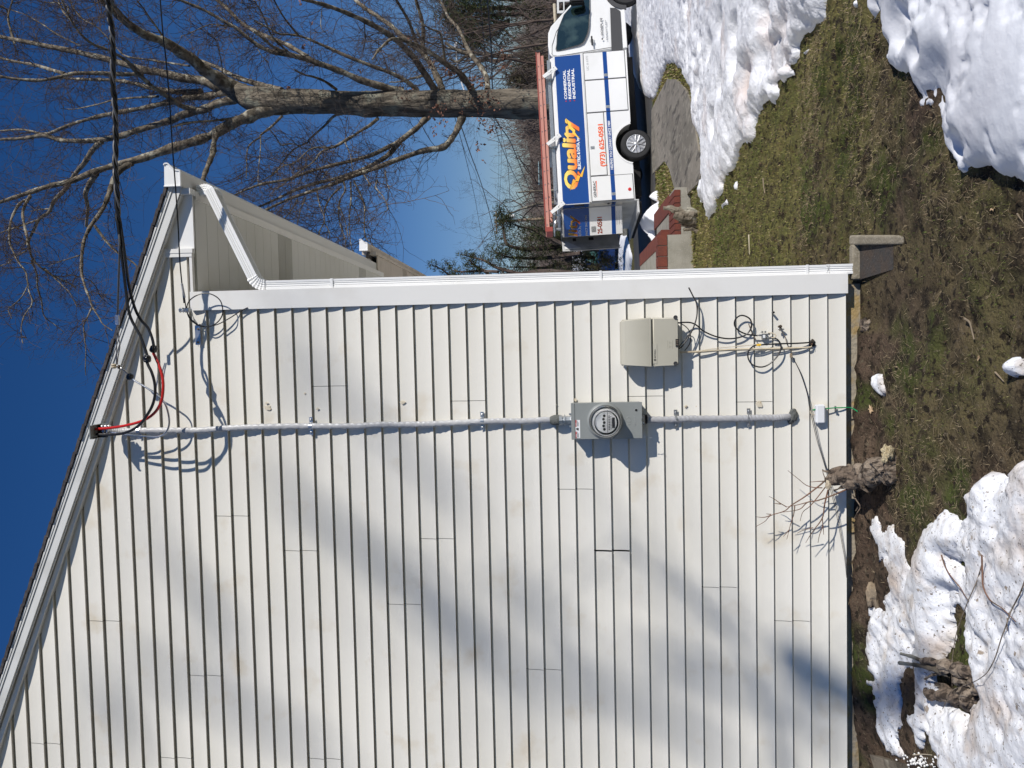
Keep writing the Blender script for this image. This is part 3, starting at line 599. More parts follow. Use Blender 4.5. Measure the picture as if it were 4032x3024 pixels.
sfl = MB(); sfl.add([(xL+.03, y0_+.02, g0-.016), (fi[0]-.02, y0_+.02, g0-.016), (xR-ww, y1_-ww, g0+.022), (xL, y1_-ww, g0+.022), (xL+.03, y0_+.07, g0-.09), (fi[0]-.02, y0_+.05, g0-.09), (xR-ww, y1_-ww, g0-.09), (xL, y1_-ww, g0-.09)], [(0, 1, 2, 3), (4, 5, 6, 7), (0, 1, 5, 4), (1, 2, 6, 5), (2, 3, 7, 6), (3, 0, 4, 7)])
M['wetc'] = mat('wet_dirty_concrete', (.055, .050, .045), .8, noise=[(12, (.075, .055, .040), .4, .6), (7, (.13, .13, .13), .60, .74), (90, (.24, .22, .18), .66, .72)], bump=[(60, .8, .01)])
sbo = sb.build('splash_block', M['concd']); bv = sbo.modifiers.new('worn', 'BEVEL'); bv.width = .012; bv.segments = 3; sfl.build('trough_floor', M['wetc'], sbo); tag(sbo, 'worn concrete splash block under the end of the downspout', 'splash block')
SPL = (xL+.03, xR, y0_+.22, y1_)
# ================================================================== SERVICE EQUIPMENT ON THE WALL
zw = Z(2350, 1150, 2.212); zc = Z(300, 1150, 2.37); zb_ = Z(400, 1500, 1.088); zm = Z(2100, 1500, 3.687); zE = Z(0, 900, 2.765)
A = lambda f, Y: (lambda x, y: tuple(at(*f(x, y), Y)))
def path(f, pts):                                   # pts: (x, y, Y)
    return [tuple(at(*f(x, y), Y)) for x, y, Y in pts]
def wire(name, f, pts, r, m, parent=None, n=8, cv=6, label=None, cat='cable', group=None):
    P = curve3(path(f, pts), cv); c = np.mean(P, 0) if parent is None else None
    b = MB(); b.tube(P, r, n)
    if parent is not None: return b.build(name, m, parent, smooth=True)
    o = b.build(name, m, None, smooth=True); me = o.data; off = Vector(P[0]); me.transform(Matrix.Translation(-off)); o.location = off
    return tag(o, label, cat, group)
def flatcable(name, f, pts, m, a=.0175, b_=.012, parent=None, seed=1, cv=40):
    P = curve3(path(f, pts), cv); b = MB(); V = []; F = []; n = 14
    for i, p in enumerate(P):
        for j in range(n):
            q = 2*math.pi*j/n; tw = math.sin(i*.80+j*.9)*.0011+.0009*float(vn(i*.25, j*.8, seed)); V.append((p[0]+(a+tw)*math.cos(q)+.0045*float(vn(i*.03, 1, seed)), p[1]+(b_+tw)*math.sin(q), p[2]))
    for i in range(len(P)-1):
        for j in range(n): F.append((i*n+j, i*n+(j+1) % n, (i+1)*n+(j+1) % n, (i+1)*n+j))
    F += [tuple(range(n)), tuple(range(len(P)*n-1, (len(P)-1)*n-1, -1))]
    b.add(V, F); return b.build(name, m, parent, smooth=True)
def strap(f, x, y, Y, parent, name='cable_strap'):
    p = at(*f(x, y), Y); b = MB(); P = []
    b.box(p[0]-.052, p[0]-.022, -.0235, -.0215, p[2]-.010, p[2]+.010).box(p[0]+.022, p[0]+.052, -.0235, -.0215, p[2]-.010, p[2]+.010)
    prev = None; V = []; F = []
    for i in range(13):
        q = math.pi*i/12; V += [(p[0]-.0215*math.cos(q), -.0225-.027*math.sin(q), p[2]-.010), (p[0]-.0215*math.cos(q), -.0225-.027*math.sin(q), p[2]+.010)]
    F = [(2*i, 2*i+2, 2*i+3, 2*i+1) for i in range(12)]; b.add(V, F)
    for s in (-1, 1): b.lathe([(.0065, 0), (.0065, -.003), (.003, -.005)], 8, (p[0]+s*.037, -.0235, p[2]))
    return b.build(name, M['zinc'], parent)
Y0 = -.036
p0 = at(*zb_(400, 210), Y0)
se = empty('service_cable', (p0[0], Y0, 1.6), 'thick wrinkled grey cable running down the wall to the meter', 'cable')
flatcable('cable_jacket', zb_, [(-20, 214, -.125), (20, 214, -.075), (60, 213, -.045), (110, 212, Y0), (250, 211, Y0), (400, 210, Y0), (560, 203, Y0), (700, 197, Y0), (890, 193, Y0), (1060, 191, Y0), (1200, 189, Y0), (1330, 185, Y0), (1450, 180, Y0), (1640, 172, Y0), (1780, 170, Y0), (1935, 168, Y0)], M['cable'], parent=se, a=.0170)
for x, y in ((158, 213), (895, 194), (1630, 172)): strap(zb_, x, y, Y0, se)
p0 = at(*zw(900, 1103), Y0)
sl_ = empty('service_cable', (p0[0], Y0, p0[2]), 'short grey cable running from the meter down to the duct seal', 'cable')
flatcable('cable_jacket', zw, [(400, 1110, Y0), (450, 1108, Y0), (700, 1105, Y0), (900, 1102, Y0), (1200, 1097, Y0), (1400, 1093, Y0), (1580, 1090, Y0), (1660, 1089, -.030), (1705, 1090, -.008)], M['cabled'], parent=sl_, a=.0185, b_=.013, seed=5)
for x, y in ((690, 1106), (1328, 1095)): strap(zw, x, y, Y0, sl_)
p = at(*zw(1700, 1088), -.02); MB().rock((p[0], -.017, p[2]), (.037, .016, .033), 3, 3, .35).build('duct_seal', M['clay'], sl_, smooth=True)
# weatherhead
p = at(*zc(152, 1305), -.18); wh = empty('weatherhead', tuple(p), 'small open-bottomed grey cable cap on the roof edge', 'cable cap')
pz = at(*zc(280, 1305), -.13)[2]; hx = .040
MB().box(p[0]-hx, p[0]+hx, -.205, -.100, p[2]-.004, p[2]+.005, .002).box(p[0]-hx, p[0]+hx, -.115, -.110, pz, p[2]-.004).box(p[0]-hx, p[0]-hx+.003, -.205, -.115, p[2]-.014, p[2]-.004).box(p[0]+hx-.003, p[0]+hx, -.205, -.115, p[2]-.014, p[2]-.004).build('hood', M['ggrey'], wh)
MB().box(p[0]-hx+.004, p[0]+hx-.004, -.135, -.1155, pz+.002, p[2]-.005).build('cable_opening', M['black'], wh)
q = at(*zc(285, 1290), -.13); cl = MB(); cl.box(q[0]-.030, q[0]+.030, -.150, -.11, q[2]-.016, q[2]-.006, .001).box(q[0]-.030, q[0]+.030, -.150, -.11, q[2]+.006, q[2]+.016, .001)
for s in (-1, 1): cl.lathe([(.005, 0), (.005, .045)], 8, (q[0]+s*.026, -.14, q[2]-.022), 'z')
cl.build('clamp', M['zinc'], wh)
# conductors and splices of the service drop
def splice(x, y, Y, r, label, tilt=0):
    p = at(*zE(x, y), Y); b = MB(); b.rock((0, 0, 0), (r*.95, r*.85, r*.85), int(x), 3, .16); b.box(-r*.78, r*.78, -r*.7, r*.7, -r*.7, r*.7, r*.2)
    o = b.build('splice', M['gloss'], None, smooth=True); o.location = p; o.rotation_euler = (0, R(tilt), .2); return tag(o, label, 'cable splice', 'taped splices below the roof edge')
splice(1672, 1312, -.25, .0235, 'black taped splice joining the red cable', 20)
splice(1600, 1418, -.30, .0245, 'black taped splice at the top of the black loop', -8)
splice(1416, 1613, -.12, .0215, 'black taped splice on the bare silver wire', 15)
wire('cable', zc, [(720, 570, -.25), (740, 610, -.255), (775, 690, -.27), (803, 780, -.28), (812, 880, -.29), (800, 1000, -.29), (760, 1090, -.28), (700, 1155, -.27), (620, 1200, -.26), (500, 1237, -.23), (350, 1264, -.19), (185, 1279, -.16)], .0078, M['red'], label='red loop of cable from a splice to the cable cap', n=10)
wire('cable', zc, [(655, 640, -.30), (675, 690, -.305), (705, 750, -.31), (732, 850, -.31), (735, 960, -.31), (710, 1060, -.30), (660, 1150, -.29), (600, 1230, -.28), (520, 1288, -.25), (420, 1322, -.22), (300, 1330, -.18), (190, 1326, -.16)], .0078, M['black'], label='black loop of cable beside the red one', n=10)
wire('cable', zc, [(385, 692, -.13), (430, 715, -.14), (475, 755, -.125), (505, 795, -.12), (560, 835, -.12), (650, 888, -.12), (720, 935, -.12), (790, 990, -.12), (840, 1065, -.12), (868, 1180, -.11), (862, 1262, -.10), (825, 1322, -.09), (750, 1350, -.09), (650, 1345, -.10), (480, 1330, -.12), (300, 1305, -.13), (240, 1300, -.13)], .0056, M['alu'], label='bare silver wire looping from a splice to the cable cap', n=8)
zA = Z(0, 0, 2.212)
def trip(k, ph):
    P = [(925, -500, -.62), (935, -250, -.58), (941, 0, -.54), (952, 120, -.52), (973, 260, -.50), (985, 450, -.48), (982, 700, -.46), (999, 900, -.44), (1009, 1150, -.42), (1004, 1400, -.41), (1016, 1650, -.40), (1030, 1900, -.38), (1037, 2040, -.37)]
    P = curve3(path(zA, P), 10); out = []
    for i, q in enumerate(P):
        a = i*.42+ph; s = .0088*min(1, (len(P)-i)/8+.4); out.append((q[0], q[1]+s*math.cos(a), q[2]+s*math.sin(a)))
    return out
# tails in the close view (zE)
t1 = path(zE, [(1330, 330, -.36), (1368, 650, -.32), (1398, 880, -.31), (1440, 1010, -.30), (1525, 1160, -.30), (1570, 1280, -.30), (1602, 1380, -.30)])
t2 = path(zE, [(1365, 330, -.36), (1405, 620, -.31), (1470, 870, -.28), (1540, 1000, -.26), (1610, 1080, -.25), (1655, 1190, -.25), (1675, 1280, -.25)])
t3 = path(zE, [(1303, 150, -.38), (1299, 330, -.35), (1290, 600, -.30), (1281, 930, -.22)])
for k, (tail, m, lb) in enumerate(((t1, 'black', 'black insulated wire of the service drop ending left'), (t2, 'black', 'black insulated wire of the service drop ending right'), (t3, 'agedalu', 'bare stranded wire carrying the service drop'))):
    P = trip(k, k*2.094)[:-8]; Q = curve3([P[-1]]+[np.array(t) for t in tail], 8)
    b = MB(); b.tube(P+Q[1:], .0078 if k < 2 else .006, 8); o = b.build('overhead_wire', M[m], None, smooth=True)
    tag(o, lb, 'overhead wire', 'wires of the service drop')
dc = at(*zE(1285, 995), -.21); w1 = at(*zE(1281, 930), -.22); w2 = at(*zE(1272, 1480), -.17)
d_ = empty('wire_clamp', tuple(dc), 'pale wedge clamp on the bare wire by the shingles', 'wire clamp')
e1 = at(*zE(1287, 925), -.22); e2 = at(*zE(1283, 1062), -.20)
MB().box(dc[0]-.028, dc[0]+.028, -.222, -.212, dc[2]-.010, dc[2]+.012, .002).build('wedge', M['ggrey'] if 0 else M['alu'], d_)
for s, pp in ((-1, [(1272, 1062, -.20), (1268, 1170, -.19), (1270, 1300, -.18), (1268, 1480, -.17)]), (1, [(1290, 1062, -.20), (1292, 1180, -.19), (1306, 1280, -.18), (1285, 1400, -.17), (1278, 1480, -.17)])):
    b = MB(); b.tube(curve3(path(zE, pp), 5), .003, 6); b.build('wire_bail', M['alu'], d_, smooth=True)
p = at(*zE(1250, 1505), -.175); kn = empty('knob_insulator', tuple(p), 'rusty screw-in knob insulator on the roof edge', 'insulator')
MB().lathe([(.008, -.01), (.014, -.006), (.016, 0), (.010, .004), (.015, .010), (.012, .016), (.006, .018)], 14, (p[0], p[1]-.01, p[2]), 'x').build('knob', M['cream'], kn, smooth=True)
MB().tube([(p[0], p[1], p[2]-.02), (p[0], p[1]+.004, p[2]), (p[0], -.145, p[2]+.004)], .004, 6).box(p[0]-.012, p[0]+.010, p[1]-.004, p[1]+.01, p[2]-.026, p[2]-.018).build('screw', M['stump'], kn)
# telephone line, insulator bracket and coil
wire('overhead_wire', zA, [(1370, -500, -.50), (1385, -200, -.44), (1396, 0, -.40), (1420, 300, -.36), (1442, 480, -.33), (1462, 700, -.30), (1482, 950, -.27), (1500, 1250, -.24), (1519, 1500, -.21), (1530, 1650, -.19), (1551, 1960, -.17), (1567, 2280, -.15), (1590, 2520, -.13), (1603, 2640, -.12)], .0038, M['black'], label='thin black phone line running from the sky to the white insulator', cat='overhead wire')
zF = Z(300, 600, 2.765)
gp_ = at(*zF(1165, 1510), -.14); g = wire('wire_grip', zF, [(1150, 1430, -.150), (1163, 1500, -.140), (1180, 1580, -.125)], .0068, M['cable'], label='grey gripping sleeve on the phone line', cat='wire grip')
ib = at(*zc(1105, 240), -.05); ins = empty('insulator_bracket', (ib[0], -.02, ib[2]), 'white double insulator on a steel strap bracket near the corner', 'insulator')
for (xa, ya) in ((986, 168), (1036, 168)):
    p = at(*zc(xa, ya), -.095); MB().lathe([(.005, -.014), (.013, -.013), (.0155, -.008), (.010, -.002), (.010, .002), (.0155, .008), (.013, .013), (.005, .014)], 18, tuple(p), 'z').build('porcelain_roller', M['wplas'], ins, smooth=True)
p = at(*zc(1010, 170), -.095); pe = at(*zc(1080, 165), -.075)
MB().tube([tuple(at(*zc(960, 168), -.095)), tuple(pe)], .0035, 8).build('bolt', M['zinc'], ins)
P = path(zc, [(1070, 160, -.070), (1085, 210, -.060), (1100, 260, -.045), (1125, 300, -.028), (1136, 330, -.0235), (1138, 490, -.0235)]); b = MB(); b.tube(curve3(P, 5), .014, 8, squash=((1, 0, 0), (0, .22, 0))); b.build('strap_bracket', M['zinc'], ins)
pa, pb = at(*zc(1108, 310), -.024), at(*zc(1168, 492), -.024); MB().box(pb[0], pa[0], -.028, -.022, pb[2]+.002, pa[2], .001).build('mounting_plate', M['zinc'], ins)
for y_ in (345, 468):
    p = at(*zc(1137, y_), -.030); MB().lathe([(.0062, .002), (.0062, -.004), (.003, -.006)], 6, tuple(p)).build('screw', M['stump'], ins)
P = []
for i in range(30):
    a = R(155)+i/29*R(-390); P.append((1208+158*math.cos(a), 168-155*math.sin(a), -.085+.03*math.sin(a*.5)))
wire('cable', zc, [(1000, -5, -.12), (1012, 60, -.10), (1022, 130, -.095), (1040, 200, -.09), (1080, 260, -.08), (1150, 310, -.07), (1240, 322, -.06), (1320, 280, -.06), (1366, 200, -.075), (1350, 90, -.085), (1280, 28, -.09), (1190, 12, -.09), (1100, 45, -.09), (1042, 105, -.085), (1036, 190, -.075), (1075, 265, -.06), (1170, 320, -.05), (1300, 308, -.04), (1420, 250, -.032), (1530, 180, -.026), (1600, 145, -.030)], .0033, M['black'], label='thin black cable coiled once beside the white insulator', cv=10)
# meter socket
a = at(2250, 1588, -.115); b_2 = at(2530, 1726, -.115); X0, X1, Z0, Z1 = b_2[0], a[0], b_2[2], a[2]
mt = empty('electric_meter', ((X0+X1)/2, -.02, (Z0+Z1)/2), 'grey steel meter socket box with a round glass meter', 'electric meter')
MB().box(X0+.003, X1-.003, -.105, -.018, Z0+.003, Z1-.002, .003).build('box', M['ggrey'], mt)
cz = at(2100+598/3.687, 1588, -.115)[2]
MB().box(X0, X1, -.117, -.100, Z0, cz-.001, .0015).box(X0-.001, X1+.001, -.119, -.10, cz, Z1+.003, .0015).build('cover', M['ggrey'], mt)
mc = at(*zm(1048, 590), -.150); MC = (mc[0], 0, mc[2])
MB().lathe([(.102, -.1165), (.100, -.122), (.093, -.130), (.090, -.131), (.088, -.118)], 40, MC).build('raised_collar', M['ggrey'], mt, smooth=True)
MB().lathe([(.0885, -.117), (.0885, -.152), (.084, -.158), (.080, -.158), (.078, -.150), (.078, -.140)], 40, MC).build('sealing_ring', M['chrome'], mt, smooth=True)
MB().lathe([(.080, -.12), (.080, -.139), (.0785, -.1395)], 40, MC).build('meter_base', M['black'], mt, smooth=True)
dm = MB(); dm.lathe([(.0565, -.140), (.0565, -.190), (.055, -.192)], 36, MC); dl = dm.build('dial_plate', M['dial'], mt)
MB().lathe([(.0665, -.139), (.0665, -.172), (.0655, -.174), (.0605, -.174), (.0600, -.140)], 40, MC).build('inner_ring', M['gloss'], mt, smooth=True)
def mtext(s, size, x, z, m, parent, Y, al='CENTER', sx=1, bold=.01):    # x, z in metres on the wall; reads left to right on the upright wall
    t = text(s, size, Matrix.Translation(Vector((x, Y, z))-parent_off(parent)) @ Matrix.Rotation(R(90), 4, 'X'), m, parent, 'lettering', bold=bold, align=al, sx=sx, depth=.0003); return t
def parent_off(p):
    v = Vector((0, 0, 0))
    while p is not None: v = v+p.location; p = p.parent
    return v
dd_ = MB(); xx, zz = MC[0], MC[2]
for i in range(5):
    c_ = (xx-.036+i*.018, -.1925, zz+.010+.004*(i % 2)); dd_.lathe([(.0072, 0), (.0072, -.0006), (.0064, -.0006), (.0064, 0)], 16, c_); dd_.box(c_[0]-.0006, c_[0]+.0006, -.1936, -.1926, c_[2]-.001, c_[2]+.006)
dd_.box(xx-.054, xx+.054, -.1934, -.1921, zz-.0085, zz-.0065).box(xx-.030, xx+.026, -.1934, -.1921, zz-.046, zz-.031)
for i in range(9): dd_.box(xx-.040+i*.009, xx-.040+i*.009+.0055, -.1934, -.1921, zz-.019, zz-.013).box(xx-.035+i*.008, xx-.035+i*.008+.004, -.1934, -.1921, zz-.027, zz-.0235)
dd_.build('dial_marking', M['ink'], dl)
MB().lathe([(.0770, -.150), (.0765, -.190), (.074, -.215), (.066, -.2265), (.040, -.2305), (.001, -.2315)], 40, MC).build('glass_cover', M['glass'], mt, smooth=True)
hb = MB(); hp = at(*zm(350, 570), -.045); hxc = hp[0]; fz = lambda x: at(*zm(x, 570), -.045)[2]
MB().lathe([(.016, fz(238)), (.022, fz(250)), (.030, fz(300)), (.031, fz(372)), (.020, fz(374))], 18, (hxc, -.040, 0), 'z').build('boot', M['clay'], mt, smooth=True)
MB().lathe([(.030, fz(374)), (.030, fz(420)), (.022, fz(424)), (.022, fz(444)), (.031, fz(446)), (.031, fz(466)), (.024, fz(468)), (.024, fz(540)), (.034, fz(542)), (.034, Z1)], 8, (hxc, -.040, 0), 'z').build('hub_connector', M['zinc'], mt)
for s in (-1, 1): MB().lathe([(.006, 0), (.006, .014)], 6, (hxc+s*.034, -.05, Z1), 'z').build('screw', M['zinc'], mt)
lp = MB(); l0, l1 = at(*zm(612, 568), -.119), at(*zm(682, 828), -.119); lp.box(l1[0], l0[0], -.1183, -.1172, l1[2], l0[2]); lab = lp.build('warning_label', M['wvinyl'], mt)
wl = (l0[0]-l1[0]); 
for u0, u1 in ((.0, .36), (.63, 1)): MB().box(l1[0]+wl*u0, l1[0]+wl*u1, -.1190, -.1182, l0[2]-.0055, l0[2]).build('red_heading', M['redv'], lab)
ik = MB()
for u0, u1 in ((.03, .35), (.65, .97)):
    for r_ in range(3): ik.box(l1[0]+wl*u0, l1[0]+wl*(u1-.05*r_), -.1190, -.1182, l0[2]-.0095-r_*.0036, l0[2]-.0080-r_*.0036)
ik.rock((l1[0]+wl*.5, -.119, l0[2]-.008), (.006, .0004, .005), 2, 2, .3); ik.box(l1[0]+wl*.42, l1[0]+wl*.56, -.119, -.1182, l0[2]-.017, l0[2]-.0125); ik.build('printed_lines', M['ink'], lab)
for u0 in (.05, .68): text('DANGER', .0052, Matrix.Translation(Vector((l1[0]+wl*u0, -.1192, l0[2]-.0047))-parent_off(lab)) @ Matrix.Rotation(R(90), 4, 'X'), M['wvinyl'], lab, bold=.02, sx=.8, depth=.0001)
e_ = at(*zm(1470, 575), -.117); M['emb'] = mat('embossed_lettering', (.36, .375, .365), .35); mtext('MILBANK', .014, e_[0], e_[2]-.005, M['emb'], mt, -.1175, sx=1.0)
e_ = at(*zm(1385, 575), -.117); lg = MB()
for i, h in ((-1, .008), (0, .012), (1, .008)): lg.box(e_[0]+i*.007-.0018, e_[0]+i*.007+.0018, -.1185, -.117, e_[2]-h, e_[2]+h)
for s in (-1, 1):
    lg.tube([(e_[0]+s*(.012+.008*math.cos(R(t))), -.1175, e_[2]+.011*math.sin(R(t))) for t in (-75, -40, 0, 40, 75)], .0016, 5)
lg.build('embossed_mark', M['emb'], mt)
e_ = at(*zm(1493, 423), -.117); MB().lathe([(.0085, -.117), (.0085, -.1186), (.0070, -.1186), (.0070, -.117)], 20, (e_[0], 0, e_[2])).build('knockout', M['emb'], mt)
e_ = at(*zm(1580, 560), -.10); MB().box(e_[0]-.026, e_[0]+.026, -.112, -.092, Z0-.016, Z0, .003).box(e_[0]-.010, e_[0]+.010, -.118, -.108, Z0-.012, Z0+.006, .002).lathe([(.005, 0), (.005, -.02)], 8, (e_[0]-.02, -.1, Z0-.01)).build('latch', M['chrome'], mt)
MB().tube([(X0+.01, -.11, Z0), (X0+.008, -.115, Z0-.03), (X0+.014, -.118, Z0-.045), (X0+.004, -.116, Z0-.05), (X0+.002, -.113, Z0-.035), (X0+.012, -.11, Z0-.01)], .0009, 5).build('seal_wire', M['zinc'], mt)
MB().lathe([(.026, Z0-.035), (.026, Z0)], 14, (at(*zw(420, 1108), -.05)[0], -.045, 0), 'z').build('bottom_hub', M['dark'], mt)
# telephone interface box
q0 = at(*zw(205, 235), -.12); q1 = at(*zw(715, 645), -.12); xs0, xs1 = q1[0], q0[0]; zt0, zt1 = q1[2], q0[2]; zm_ = at(*zw(475, 400), -.12)[2]
tb = empty('telephone_box', ((xs0+xs1)/2, -.02, (zt0+zt1)/2), 'beige plastic telephone interface box with two covers', 'telephone box')
MB().box(xs0+.006, xs1-.002, -.06, -.018, zt0+.004, zt1-.01, .006).build('base', M['beige'], tb)
up_ = [(-.058, zm_-.002), (-.132, zm_-.002), (-.136, zm_+.012), (-.130, zt1-.03), (-.118, zt1-.008), (-.095, zt1), (-.058, zt1)]
def taper(prof, x0, x1, ins, m, name):
    n = len(prof); zmin = min(p[1] for p in prof); zmax = max(p[1] for p in prof); bm = bmesh.new()
    L_ = []
    for xb, sg in ((x0, 1), (x1, -1)):
        L_.append([bm.verts.new((xb+sg*ins*((z-zmin)/(zmax-zmin+1e-9))**2, y, z)) for y, z in prof])
    bm.faces.new(L_[0]); bm.faces.new(L_[1][::-1])
    for i in range(n): bm.faces.new((L_[0][i], L_[1][i], L_[1][(i+1) % n], L_[0][(i+1) % n]))
    bmesh.ops.recalc_face_normals(bm, faces=bm.faces[:]); bmesh.ops.bevel(bm, geom=bm.edges[:], offset=.006, segments=3, affect='EDGES')
    for v in bm.verts: v.co -= tb.location
    me = bpy.data.meshes.new(name); bm.to_mesh(me); bm.free(); o = link(name, me, m, tb, smooth=True); me.set_sharp_from_angle(angle=R(50)); return o
taper(up_, xs0-.004, xs1+.004, .014, M['beige'], 'upper_cover')
lowc = taper([(-.058, zt0), (-.118, zt0), (-.120, zt0+.01), (-.126, zm_-.008), (-.058, zm_-.008)], xs0, xs1, -.003, M['beige'], 'lower_cover')
MB().box(xs0+.004, xs1-.004, -.118, -.06, zm_-.010, zm_).build('seam_gasket', M['dark'], tb)
for y_ in (220, 622):
    p = at(*zw(686, y_), -.122); MB().lathe([(.0115, .006), (.0115, -.002), (.008, -.002), (.008, .0), (.003, .0)], 14, tuple(p)).build('screw_cap', M['cladding'], tb)
p = at(*zw(698, 442), -.12); MB().box(p[0]-.021, p[0]+.021, -.124, -.117, zt0-.001, p[2]+.008).build('cable_port', M['black'], tb)
for k in range(3): MB().box(p[0]-.013+k*.010, p[0]-.007+k*.010, -.1250, -.1235, zt0+.002, p[2]+.004).build('port_rib', M['stump'], tb)
p0_, p1_ = at(*zw(488, 450), -.1265), at(*zw(525, 622), -.1265); bd = MB(); bd.box(p1_[0], p0_[0], -.1275, -.1235, p1_[2], p0_[2]); pt = bd.build('name_plate', M['beige'], tb)
wdt = p0_[0]-p1_[0]; hgt = p0_[2]-p1_[2]; cz_ = (p0_[2]+p1_[2])/2
MB().lathe([(.0065, -.1274), (.0065, -.1282)], 20, (p1_[0]+.020, 0, cz_)).build('round_mark', M['ink'], pt)
text('M', .0085, Matrix.Translation(Vector((p1_[0]+.0165, -.1284, cz_-.0030))-parent_off(pt)) @ Matrix.Rotation(R(90), 4, 'X'), M['beige'], pt, bold=.01, depth=.0001)
text('MOTOROLA', .0100, Matrix.Translation(Vector((p1_[0]+.030, -.1279, cz_-.0036))-parent_off(pt)) @ Matrix.Rotation(R(90), 4, 'X'), M['ink'], pt, bold=.035, sx=.85, depth=.0002)
for (ya, yb) in ((440, 465), (470, 495)):
    pass
p = at(*zw(640, 455), -.122); tm = MB(); M['relief'] = mat('raised_plastic_print', (.40, .375, .30), .6)
for s in (0, 1): tm.box(p[0]-.020+s*.022, p[0]-.006+s*.022, -.1232, -.1205, p[2]+.004, p[2]+.006).box(p[0]-.0138+s*.022, p[0]-.0122+s*.022, -.1232, -.1205, p[2]-.006, p[2]+.004)
tm.box(p[0]-.024, p[0]+.022, -.1235, -.1205, p[2]+.014, p[2]+.0155).box(p[0]-.024, p[0]+.022, -.1225, -.1195, p[2]-.0125, p[2]-.011); tm.build('raised_print', M['relief'], tb)
# wiring below the box
Yw = -.026
CG = 'loose wires below the telephone box'
wire('cable', zw, [(800, -40, -.03), (835, 30, -.028), (868, 100, -.045), (872, 200, -.06), (845, 300, -.07), (800, 390, -.07), (745, 470, -.07), (712, 495, -.07)], .0038, M['black'], label='black cable dropping from the corner board into the box', group=CG)
wire('cable', zw, [(700, 270, -.06), (760, 264, -.05), (820, 267, -.04), (870, 290, -.035), (930, 340, -.03), (1030, 385, -.03), (1130, 405, -.03), (1220, 400, -.03), (1300, 370, -.03), (1345, 310, -.035), (1340, 245, -.04), (1300, 212, -.04), (1250, 205, -.04), (1207, 238, -.038), (1200, 290, -.035), (1240, 338, -.03), (1310, 368, -.03), (1400, 380, -.03)], .0042, M['black'], label='thick black coax cable with a small loop above the splitter', group=CG)
wire('cable', zw, [(705, 262, -.07), (760, 290, -.06), (800, 330, -.05), (818, 390, -.045), (808, 450, -.05), (765, 512, -.045)], .0026, M['black'], label='thin black cable curling beside the box corner', group=CG)
wire('cable', zw, [(700, 500, -.07), (760, 420, -.07), (830, 330, -.06), (868, 230, -.05), (880, 120, -.04)], .0026, M['black'], label='thin black cable crossing up towards the corner board', group=CG)
for k, (dy, yy) in enumerate(((0, -.028), (13, -.030), (5, -.034))):
    wire('cable', zw, [(725, 522+dy*.5, -.05), (820, 518+dy*.5, -.034), (900, 513+dy, yy), (1050, 504+dy*.8, yy), (1250, 494+dy, yy), (1400, 492+dy, yy-.004), (1500, 489+dy*1.1, yy), (1700, 485+dy*.9, yy), (1850, 479+dy*.5, yy+.004), (1872, 470, -.018)], .0030, M['cream'], label=('upper cream wire of the straight bundle', 'lower cream wire of the straight bundle', 'middle cream wire of the straight bundle')[k], group=CG)
wire('cable', zw, [(880, 520, -.034), (960, 500, -.036), (1100, 483, -.036), (1200, 475, -.036), (1300, 466, -.036), (1400, 455, -.036)], .0018, M['cream'], label='thin grey wire rising to the yellow connector', group=CG)
wire('cable', zw, [(1410, 468, -.034), (1450, 458, -.034), (1600, 450, -.034), (1750, 446, -.032), (1880, 437, -.028)], .0042, M['black'], label='thick straight black cable ending in the hole in the siding', group=CG)
wire('cable', zw, [(1525, 395, -.035), (1575, 415, -.04), (1605, 470, -.045), (1585, 540, -.045), (1530, 605, -.04), (1470, 645, -.036), (1410, 652, -.036), (1350, 628, -.036), (1318, 575, -.036), (1322, 515, -.036), (1365, 470, -.036), (1420, 456, -.036)], .0040, M['black'], label='big black cable loop left of the splitter', group=CG)
wire('cable', zw, [(1385, 415, -.03), (1350, 350, -.026), (1322, 275, -.026)], .0026, M['stump'], label='short dead wire stub beside the splitter', group=CG)
wire('cable', zw, [(1490, 355, -.035), (1530, 358, -.04), (1558, 375, -.045), (1550, 395, -.045), (1515, 398, -.04)], .0030, M['cream'], label='short cream jumper on the splitter', group=CG)
p = at(*zw(1453, 382), -.035); sp = empty('cable_splitter', tuple(p), 'small grey metal coax splitter under the black loop', 'cable splitter')
MB().box(p[0]-.018, p[0]+.013, -.042, -.022, p[2]-.013, p[2]+.011, .002).build('body', M['zinc'], sp)
MB().box(p[0]-.011, p[0]+.006, -.0428, -.0418, p[2]-.007, p[2]+.006).build('label_plate', M['dial'], sp)
for dx, dz, L_ in ((.004, .012, .024), (-.012, -.036, .024), (.009, -.036, .024)): MB().lathe([(.0045, 0), (.0055, .004), (.0055, L_*.5), (.0035, L_*.6), (.0035, L_)], 10, (p[0]+dx, -.032, p[2]+dz), 'z').build('connector', M['zinc'], sp)
for dx in (-.02, .018): MB().lathe([(.005, .004), (.005, -.016)], 8, (p[0]+.022, -.026, p[2]+dx*.45)).build('screw', M['zinc'], sp)
p = at(*zw(1410, 460), -.04); o = MB().box(-.012, .012, -.004, .004, -.006, .006, .001).build('wire_connector', M['yellow'], None); o.location = (p[0], -.042, p[2]); o.rotation_euler = (0, R(85), 0); tag(o, 'yellow wire connector on the cream wires', 'wire connector')
p = at(*zw(1537, 178), -.03); o = MB().lathe([(.005, .0), (.0065, -.006), (.0065, -.026), (.004, -.028)], 10, (0, 0, 0)).build('coax_plug', M['black'], None); o.location = (p[0], -.012, p[2]); tag(o, 'lone black plug sticking out of the siding', 'coax plug')
p = at(*zw(1597, 315), -.03); fb = empty('hose_tap', tuple(p), 'small dark valve fitting screwed to the siding', 'valve')
MB().lathe([(.006, .010), (.006, -.02), (.009, -.021), (.009, -.026)], 10, (p[0]+.010, -.02, p[2]+.002)).build('stem', M['stump'], fb)
